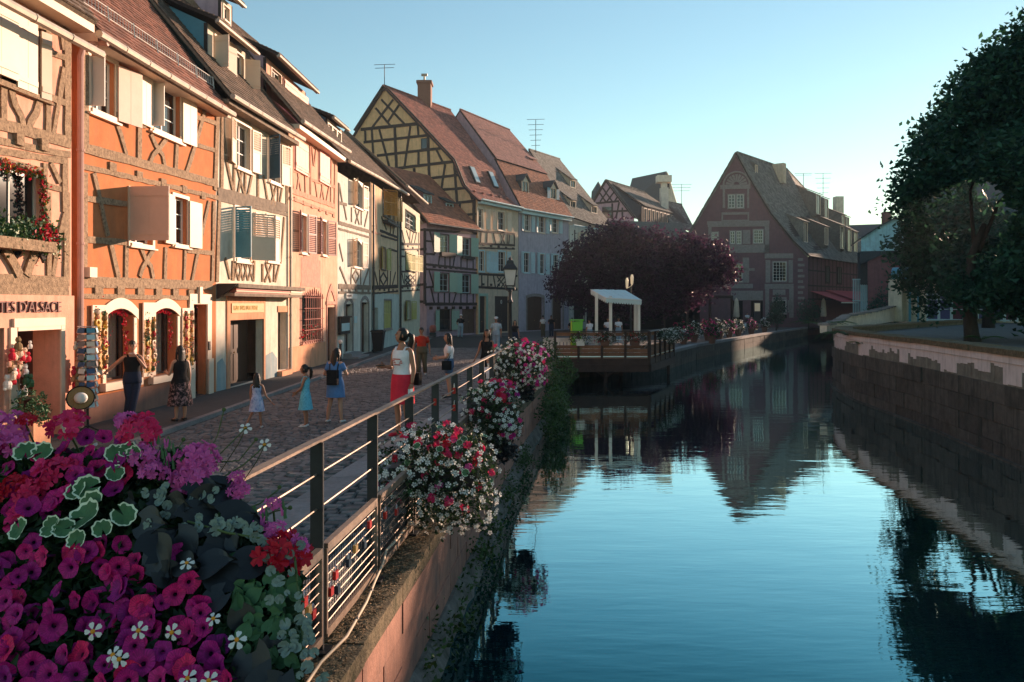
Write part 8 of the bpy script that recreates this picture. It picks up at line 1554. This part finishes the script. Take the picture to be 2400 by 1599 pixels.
for u, v, m, s in ((15, 1010, 'geranium_pink', 1.25), (10, 1050, 'geranium_pink', 1.1), (160, 1000, 'geranium', 1.15), (330, 1010, 'geranium', 1.15), (138, 1110, 'geranium', 1.1), (35, 1145, 'geranium_red', .9), (70, 1150, 'geranium', .8), (460, 1075, 'geranium_pink', 1.1), (445, 1120, 'geranium_pink', 1.1), (335, 1068, 'geranium_pink', .85), (360, 1105, 'geranium_pink', .7), (660, 1300, 'geranium_red', 1.25), (680, 1290, 'geranium_pink', .9), (555, 1120, 'geranium_pink', .45), (560, 1150, 'geranium_pink', .6), (640, 1245, 'geranium_pink', .6), (480, 1095, 'geranium_pink', .8), (290, 985, 'geranium_pink', .6), (60, 985, 'geranium_red', .5), (640, 1180, 'geranium_pink', .4)):
    p = fp(u, v, .03); put(random.choice(GER[m]), 'geranium_head', fb, p, (random.uniform(-.3, .3), -.5, 1), s)
    m1 = MB(); m1.tube([p-V((0, 0, .01)), p+V((random.uniform(-.02, .02), .05, -.10)), p+V((0, .10, -.22))], .0028, 5); m1.build('stem', M['stem'], fb)
for u, v, a in ((218, 1480, .3), (325, 1478, .4), (403, 1482, .2), (280, 1545, .5), (438, 1320, 1.6), (265, 1535, .6), (440, 1590, .8), (490, 1595, .5), (500, 1450, 1.2), (555, 1500, 1.0), (468, 1085, .5), (575, 1003, .9), (620, 1042, .4), (212, 1045, .6)):
    p = fp(u, v, .08 if v > 1100 else .0); put(random.choice(DAI), 'daisy', fb, p, (random.uniform(-.2, .2), -1, a), random.uniform(.70, .86))
    m1 = MB(); m1.tube([p+V((0, .004, -.002)), p+V((-.03, .03, -.05)), p+V((-.10, .08, -.14)) if v < 1100 else p+V((-.05, .10, -.10))], .0016, 4); m1.build('stem', M['stem'], fb)
for u, v, s in ((205, 1145, 1.0), (178, 1150, .8), (215, 1185, 1.1), (200, 1210, 1.25), (290, 1208, .9), (120, 1235, .8), (60, 1060, .9), (300, 1055, .7), (270, 1110, .7), (150, 1240, .8), (240, 1240, .7), (270, 1065, .8), (45, 1240, .8), (315, 1065, .7), (180, 1265, .7), (100, 1060, .8)): put(random.choice(VAR), 'variegated_leaf', fb, fp(u, v, .05), flat(0, .6, .55), s*.8)
for u, v, s, me in ((490, 1140, 1.1, 0), (440, 1160, 1.0, 0), (515, 1215, 1.25, 0), (460, 1180, 1.1, 0), (400, 1180, 1.0, 0), (330, 1225, 1.2, 0), (410, 1260, 1.3, 0), (365, 1280, 1.1, 0), (480, 1270, 1.2, 0), (540, 1260, .9, 1), (420, 1320, 1.0, 1), (525, 1390, 1.0, 0), (560, 1330, 1.0, 0), (590, 1530, 1.2, 0), (650, 1580, 1.25, 0), (620, 1600, 1.1, 0), (560, 1430, .9, 1), (350, 1170, .8, 1), (470, 1330, 1.1, 0), (300, 1165, .7, 1), (430, 1225, 1.2, 0), (560, 1220, .8, 1), (375, 1335, 1.0, 0), (500, 1340, 1.1, 0), (340, 1300, 1.0, 0), (640, 1500, .8, 1)): put(HRT[me], 'heart_leaf', fb, fp(u, v, .05), (random.uniform(-.7, .7), -.8, random.uniform(.2, 1.1)), s*random.uniform(.62, .9), random.uniform(-2.6, -.6) if v < 1350 else math.pi+random.uniform(-.6, .6))
for k in range(95):
    t_ = random.random(); ch = random.random()
    if ch < .38: u, v = 410+t_*280+random.uniform(-20, 20), 1205+t_*75+18*math.sin(t_*9)+random.uniform(-16, 16)
    elif ch < .76: u, v = 630+t_*95+random.uniform(-40, 40), 1300+t_*290+random.uniform(-10, 10)
    else: u, v = 330+t_*180, 1150+random.uniform(-10, 90)
    put(SILV, 'silver_leaf', fb, fp(u, v, .06), flat(0, .5, .6), random.uniform(.45, .9))
for k in range(70):
    u, v = random.uniform(560, 690), random.uniform(1290, 1560); put(HGR, 'small_leaf', fb, fp(u, v, .03), flat(0, .5, .7), random.uniform(.6, 1.1))
m1 = MB(); m1.tube([fp(440, 1222, .05), fp(530, 1248, .06), fp(610, 1262, .06), fp(690, 1300, .05), fp(705, 1440, .04), fp(712, 1530, .03)], .003, 5); m1.build('trailing_stem', M['stem'], fb)
for a in (((470, 1110), (520, 1060), (560, 1020), (575, 1003)), ((520, 1120), (570, 1090), (605, 1060), (620, 1042)), ((470, 1100), (510, 1020), (525, 960)), ((560, 1200), (610, 1180), (650, 1150), (655, 1142)), ((480, 1085), (560, 1080), (600, 1030)), ((20, 1260), (12, 1220), (8, 1200)), ((580, 1230), (640, 1200), (680, 1190)), ((400, 1075), (425, 1040), (430, 1030))):
    m1 = MB(); m1.tube([fp(*q, .0) for q in a], .0018, 4); m1.ball(fp(*a[-1], 0), .006, 5, 4); m1.build('stem', M['stem'], fb)
for k in range(70):
    u, v = random.choice(((380, 1060), (400, 1075), (540, 1160), (600, 1220), (300, 985), (640, 1210), (420, 1080)));  u += random.uniform(-30, 30); v += random.uniform(-22, 22); p = fp(u, v, .02); m1 = MB(); m1.tube([p, p+V((random.uniform(-.006, .006), 0, .022))], [.005, .0015], 5); m1.build('bud', M['geranium_pink'] if k % 3 == 0 else M['leaf_green'], fb)
# the three hanging baskets on the railing
def basket(label, c, rx, rz, nw, mags, seed, nleaf=4200, dark=0):
    random.seed(seed); global rng; t = thing('flower_basket', label, 'planter', c, 'flower baskets hung on the railing'); c = V(c)
    m1 = MB(); m1.loft([[c+V((sx*rx*.62*w_, sy*.16, z)) for sx, sy in ((-1, -1), (1, -1), (1, 1), (-1, 1))] for w_, z in ((.9, -.16), (1, .08))]); m1.build('box', M['planter'], t)
    B = [(c.x+x*rx, c.y+yy*rx, c.z+z*rz, r*rx) for x, yy, z, r in ((0, 0, .25, .55), (-.4, .1, .15, .5), (.4, -.1, .15, .5), (0, -.1, -.2, .6), (.35, -.15, -.35, .5), (-.35, 0, -.3, .5), (.1, -.1, -.65, .38), (.55, -.15, -.55, .35), (-.1, 0, .5, .35), (.3, 0, .5, .33))]
    stuff_obj('foliage', leaf_mesh('foliage', M['leaf_dark'], blob_points(B, nleaf, .6, 5, .05), .05), t)
    if dark: stuff_obj('dark_foliage', leaf_mesh('dark_foliage', M['leaf_black'], blob_points([(c.x+.1, c.y, c.z-rz*1.0, rx*.35), (c.x+.2, c.y, c.z-rz*1.25, rx*.25)], 500, .6, 4, .06), .10), t)
    def surf(b=None):
        b = b or random.choice(B); d = V((random.gauss(0, 1), random.gauss(-.7, .8), random.gauss(.2, .9))).normalized(); return V(b[:3])+d*b[3]*random.uniform(.95, 1.12), d
    low = [b for b in B if b[2] < c.z+.3*rz]; high = [b for b in B if b[2] >= c.z+.1*rz]
    for k in range(nw):
        b = random.choice(low if random.random() < .75 else B); p, d = surf(b)
        if k % 3 == 0 or True:
            put(SMW, 'white_flower', t, p, d+V((0, -.7, .1)), random.uniform(1.3, 1.9))
    for m, n, bl in mags:
        bs = high if bl == 'top' else [b for b in B if b[0] > c.x+.15*rx] if bl == 'right' else B
        for k in range(n):
            p, d = surf(random.choice(bs)); me = random.choice(GER[m]) if m in GER else random.choice(PET[:3]); put(me, 'geranium_head' if m in GER else 'petunia', t, p+d*.01, d+V((0, -.3, .4)), random.uniform(.7, 1.05) if m in GER else random.uniform(.9, 1.2))
    for k in range(16):
        p, d = surf(random.choice(high)); put(random.choice(VAR), 'variegated_leaf', t, p, d+V((0, -.2, .6)), random.uniform(.6, 1))
    for k in range(10):
        a = c+V((random.uniform(-.9, .9)*rx, -.1, -rz*random.uniform(.5, .9))); m1 = MB(); b2 = a+V((random.uniform(-.08, .08), -.02, -random.uniform(.08, .2))); m1.tube([a, b2], .003, 4); m1.build('stem', M['stem'], t); put(SMW, 'white_flower', t, b2, (random.uniform(-.5, .5), -1, 0), 1.4)
basket('nearest railing basket, white bidens and bright pink geraniums, half sunlit', (-.80, 8.0, .90), .74, .52, 300, [('geranium', 20, 'top'), ('geranium', 10, 'right'), ('geranium_pink', 5, 'top'), ('geranium_red', 4, 'top')], 5)
basket('second railing basket, white flowers under pink and magenta heads', (-.30, 11.6, 1.08), .52, .52, 190, [('geranium', 22, 'top'), ('petunia', 16, 'right'), ('geranium_red', 8, 'right')], 6, 3200, 1)
basket('third railing basket before the deck, violet petunias and white flowers', (.10, 16.2, 1.42), .70, .50, 260, [('petunia', 70, 'right'), ('geranium', 8, 'top'), ('geranium_pink', 10, 'top')], 7, 3600, 1)
# ---------------------------------------------------------------- shop displays
def swag(f, path, m_list, n, r, parent, name, o=.05, spread=.06):
    for m, k in m_list:
        C = []
        for i in range(int(n*k)): t_ = random.random()*(len(path)-1); j = min(int(t_), len(path)-2); a, b = path[j], path[j+1]; e = t_-j; C.append(tuple(f.W(a[0]+(b[0]-a[0])*e+random.gauss(0, spread), a[1]+(b[1]-a[1])*e+random.gauss(0, spread), o+abs(random.gauss(0, .04)))))
        stuff_obj(name, leaf_mesh(name, M[m], C, r, up=-.2), parent)
DISP = ['toy_figure', 'wreath', 'ornament']
def display_board(r, label, seed, top=0.):
    random.seed(seed); f = f2; a, b, c, d = r; t = thing('decorated_shutter', label, 'shop display', f.W((a+b)/2, c, .05), 'decorated boards beside the shop windows'); m1 = MB(); f.bx(m1, a, b, c-.1, d+top, .035, .07); m1.build('board', M['cream_paint'], t)
    m1 = MB(); f.bx(m1, a+.03, b-.03, c, d-.04, .07, .078); m1.build('backing', M['amber_paint'], t)
    n = int((d-c)/.105)
    for i in range(n):
        for j in range(2):
            x = a+(b-a)*(j+.5)/2+random.uniform(-.03, .03); z = c+(d-c)*(i+.5)/n+random.uniform(-.02, .02); m = random.choice(['amber_paint', 'oldwood', 'cream_paint', 'geranium_red', 'leaf_green', 'peach', 'salmon', 'amber_paint', 'gold', 'oldwood']); m1 = MB(); s = random.uniform(.045, .068); p = f.W(x, z, .10)
            q = random.random()
            if q < .4: m1.ball(p, (s*.8, s*.8, s), 7, 5); m1.ball(p+V((0, 0, s*1.2)), s*.55, 6, 4)
            elif q < .7: m1.tube([p+f.d*s*math.cos(w_)+V((0, 0, s*math.sin(w_))) for w_ in [k*math.pi/4 for k in range(9)]], s*.35, 5)
            else:
                for k in range(5): w_ = k*2*math.pi/5; m1.ball(p+f.d*s*.8*math.cos(w_)+V((0, 0, s*.8*math.sin(w_))), s*.5, 5, 4)
            m1.build(DISP[0 if q < .4 else 1 if q < .7 else 2], M[m], t)
    swag(f, [((a+b)/2, c), ((a+b)/2, d)], [('leaf_green', .6), ('geranium_red', .2)], 110, .05, t, 'garland', .09, (b-a)*.28)
b1 = H2.rect(z4, 78, 858, 1300, 172); b2_ = H2.rect(z4, 392, 905, 1240, 468); b3 = H2.rect(z4, 632, 865, 1205, 705)
display_board((b1[0], b1[1], b1[2]+.25, b1[3]), 'board of carved toys and red hearts left of the first shop window', 1, .12); display_board(b2_, 'golden board of toys between the two shop windows', 2, .38); display_board((b3[0], b3[1]-.02, b3[2], b3[3]), 'dark green garlanded board right of the second shop window', 3, .1)
gt = thing('garland', 'red flower garland round the first arched shop window', 'garland', f2.W(w1[0], w1[2], 0)); swag(f2, [(w1[0]+.1, w1[3]-.12), ((w1[0]+w1[1])/2, w1[3]-.02), (w1[1]-.2, w1[3]-.12), (w1[1]-.16, w1[2]+.6)], [('geranium_red', 1)], 260, .06, gt, 'blossoms', -.12, .035)
gt = thing('garland', 'red flower garland round the second arched shop window', 'garland', f2.W(w2[0], w2[2], 0)); swag(f2, [(w2[0]+.1, w2[3]-.12), ((w2[0]+w2[1])/2, w2[3]-.02), (w2[1]-.2, w2[3]-.12), (w2[1]-.16, w2[2]+.6)], [('geranium_red', 1)], 240, .06, gt, 'blossoms', -.12, .035)
# window box and garland of the peach house
wb = thing('window_box', 'window box of red geraniums and pale greenery under the lace-curtained window', 'flower box', f1.W(cfw[1]-.6, cfw[2], .1)); m1 = MB(); f1.bx(m1, cfw[1]-1.6, cfw[1]-.0, cfw[2]-.12, cfw[2]+.08, .06, .3); m1.build('box', M['timber'], wb)
swag(f1, [(cfw[1]-1.6, cfw[2]+.2), (cfw[1]-.4, cfw[2]+.22), (cfw[1]+.05, cfw[2]+.1)], [('leaf_ivy', 1.2), ('leaf_green', .8), ('leaf_white', .25)], 700, .075, wb, 'foliage', .2, .13); swag(f1, [(cfw[1]-.5, cfw[2]+.28), (cfw[1]-.05, cfw[2]+.2)], [('geranium_red', 1)], 170, .07, wb, 'blossoms', .24, .09)
gt = thing('garland', 'garland of red and yellow flowers round the lace-curtained window', 'garland', f1.W(cfw[1], cfw[3], .05)); swag(f1, [(cfw[1]-1.2, cfw[3]-.05), (cfw[1]-.1, cfw[3]-.06), (cfw[1]-.06, cfw[2]+.4)], [('leaf_ivy', 1), ('geranium_red', .7), ('yellow_eye', .35)], 260, .07, gt, 'leaves', .05, .05)
for x0, x1 in ((cfw[0]+.25, cfw[0]+.7), (cfw[1]-.95, cfw[1]-.5)): pass
# toys hung on the shop front, stool, hat, postcard rack
def toy_cluster(c, n, label, seed, hh=1.3, ww=.28):
    random.seed(seed); t = thing('toy_display', label, 'shop display', c); c = V(c)
    for i in range(n):
        x, z = random.uniform(-ww, ww), random.uniform(0, hh); p = c+f1.d*x+f1.n*random.uniform(.0, .15)+V((0, 0, z)); m = random.choice(['peach', 'salmon', 'c_red', 'cream_paint', 'leaf_green', 'white_paint', 'oldwood', 'amber_paint']); s = random.uniform(.04, .075); m1 = MB(); m1.ball(p, (s, s, s*1.2), 8, 6); m1.ball(p+V((0, 0, s*1.7)), s*.7, 8, 6)
        for sg in (-1, 1): m1.ball(p+f1.d*sg*s*.9+V((0, 0, -s*.9)), s*.45, 6, 4); m1.ball(p+f1.d*sg*s*.55+V((0, 0, s*2.2)), s*.25, 5, 4)
        m1.build('soft_toy', M[m], t)
    m1 = MB(); m1.tube([c+f1.n*.05+V((0, 0, -.1)), c+f1.n*.05+V((0, 0, hh+.15))], .015, 5); m1.build('hanger', M['oldwood'], t)
q = fz(H1, z2, 55, 1290); toy_cluster(f1.W(q[0], q[1], .15), 26, 'cluster of pink soft toys hung left of the shop door', 4, .72, .26)
q = fz(H1, z2, 445, 1290); toy_cluster(f1.W(q[0], q[1], .15), 22, 'cluster of soft toys with a red heart hung right of the shop door', 5, .80, .18)
m1 = MB(); hc_ = fz(H1, z2, 475, 1232); ht = thing('heart_ornament', 'red heart hanging among the toys right of the shop door', 'ornament', f1.W(hc_[0], hc_[1], .3)); heart((hc_[0], hc_[1], .3), .14, .16, .05, 'c_red', 'heart', ht)
hp = f1.W(fz(H1, z2, 412, 1370)[0]-.1, fz(H1, z2, 412, 1370)[1], .45); ht = thing('straw_hat', 'wide straw hat with pale crown hanging by the shop door', 'hat', hp); m1 = MB(); ax_ = (f1.n*.7-f1.d*.7).normalized(); e1 = ax_.cross(V((0, 0, 1))).normalized(); e2 = e1.cross(ax_)
def discring(r, o): return [hp+e1*r*math.cos(a)+e2*r*math.sin(a)*.92+ax_*o for a in [2*math.pi*k/20 for k in range(20)]]
m1.loft([discring(.24, 0), discring(.25, .012), discring(.12, .015)], (True, False)); m1.build('brim', M['strawhat'], ht); m1 = MB(); m1.loft([discring(.12, .015), discring(.115, .07), discring(.08, .10), discring(.02, .105)], (False, True)); m1.build('crown', M['white_paint'], ht, True); m1 = MB(); m1.tube([*discring(.247, .008), discring(.247, .008)[0]], .014, 5); m1.build('edge_band', M['c_black'], ht)
sp = f1.W(rd[0]+.3, 0, -.05); st = thing('stool', 'tall wooden stool with bottles in the shop doorway', 'stool', sp); m1 = MB(); m1.obox(sp+V((0, 0, .93)), f1.d*.2, f1.n*.17, V((0, 0, .02))); m1.build('seat', M['oldwood'], st)
for sx in (-1, 1):
    for sy in (-1, 1): m1 = MB(); m1.tube([sp+f1.d*sx*.22+f1.n*sy*.18, sp+f1.d*sx*.15+f1.n*sy*.13+V((0, 0, .93))], .024, 6); m1.build('leg', M['oldwood'], st)
m1 = MB(); m1.tube([sp+f1.d*-.2+f1.n*.16+V((0, 0, .3)), sp+f1.d*.2+f1.n*.16+V((0, 0, .3))], .015, 5); m1.build('rung', M['oldwood'], st)
for dx, m, lb in ((-.08, 'paleblue_paint', 'clear pump bottle on the stool'), (.09, 'white_paint', 'white spray bottle on the stool')):
    p = sp+f1.d*dx+V((0, 0, .95)); bt = thing('bottle', lb, 'bottle', p); m1 = MB(); m1.lathe(p, [(.045, 0), (.05, .02), (.05, .13), (.018, .16), (.018, .19)], 10); m1.build('body', M[m], bt); m1 = MB(); m1.tube([p+V((0, 0, .19)), p+V((0, 0, .24)), p+f1.n*.05+V((0, 0, .235))], .012, 5); m1.build('pump', M['white_paint'], bt)
q = fz(H1, z2, 75, 1480); pp = f1.W(q[0], .05, .35); t = thing('potted_shrub', 'leafy potted shrub in a pink tub before the shop', 'potted plant', pp); m1 = MB(); m1.box(pp.x-.22, pp.x+.22, pp.y-.25, pp.y+.25, .05, .55); m1.build('tub', M['salmon'], t); stuff_obj('foliage', leaf_mesh('foliage', M['leaf_green'], blob_points([(pp.x, pp.y, .85, .28), (pp.x+.1, pp.y, .7, .25)], 700, .6, 5, .05), .06), t)
rk = thing('postcard_rack', 'tall revolving postcard rack beside the drainpipe of the orange house', 'rack', V((-8.52, 15.42, .1))); kp_ = V((-8.52, 15.42, .1)); m1 = MB(); m1.tube([kp_, kp_+V((0, 0, 2.0))], .022, 8)
for k in range(3): a = k*2.1; m1.tube([kp_+V((0, 0, .12)), kp_+V((math.cos(a)*.28, math.sin(a)*.28, .0))], .014, 5)
m1.box(kp_.x-.12, kp_.x+.12, kp_.y-.12, kp_.y+.12, 1.98+.1, 2.08+.1); m1.build('stand', M['blackplastic'], rk)
CM = ['white_paint', 'blue_paint', 'paleblue_paint', 'navy_paint', 'c_denim', 'trim', 'cream_paint', 'white_paint']
for i in range(12):
    for k in range(6):
        a = k*math.pi/3+.3; r_ = .17; z = .55+.135*i; c = kp_+V((math.cos(a)*r_, math.sin(a)*r_, z)); n_ = V((math.cos(a), math.sin(a), .25)).normalized(); t1 = V((-math.sin(a), math.cos(a), 0)); t2 = n_.cross(t1); m1 = MB(); m1.obox(c, t1*.075, t2*.05, n_*.003); m1.build('postcard', M[random.choice(CM)], rk)
m1 = MB()
for i in range(13): z = .49+.135*i; m1.tube([kp_+V((.185*math.cos(a), .185*math.sin(a), z)) for a in [k*math.pi/6 for k in range(13)]], .004, 4)
m1.build('wire_tier', M['chrome'], rk)
# geraniums behind the red grille
gg = thing('window_flowers', 'red geraniums behind the iron grille of the pink house', 'flower box', f4.W(g4[0]+.3, g4[2], .05)); swag(f4, [(g4[0]+.05, g4[2]+.25), (g4[1]-.1, g4[2]+.5)], [('leaf_green', 1), ('geranium_red', .8)], 240, .09, gg, 'blossoms', .02, .12)
# ---------------------------------------------------------------- evening air
hv = bpy.data.materials.new('haze'); hv.use_nodes = True; t = hv.node_tree; t.nodes.remove(t.nodes['Principled BSDF']); pv_ = t.nodes.new('ShaderNodeVolumePrincipled')
pv_.inputs['Color'].default_value = (.80, .90, 1, 1); pv_.inputs['Density'].default_value = .0004; pv_.inputs['Anisotropy'].default_value = .25
t.links.new(pv_.outputs[0], t.nodes['Material Output'].inputs['Volume'])
m1 = MB(); m1.box(-440, 440, -80, 460, -2.1, 33); tag(m1.build('haze', hv), kind='stuff')
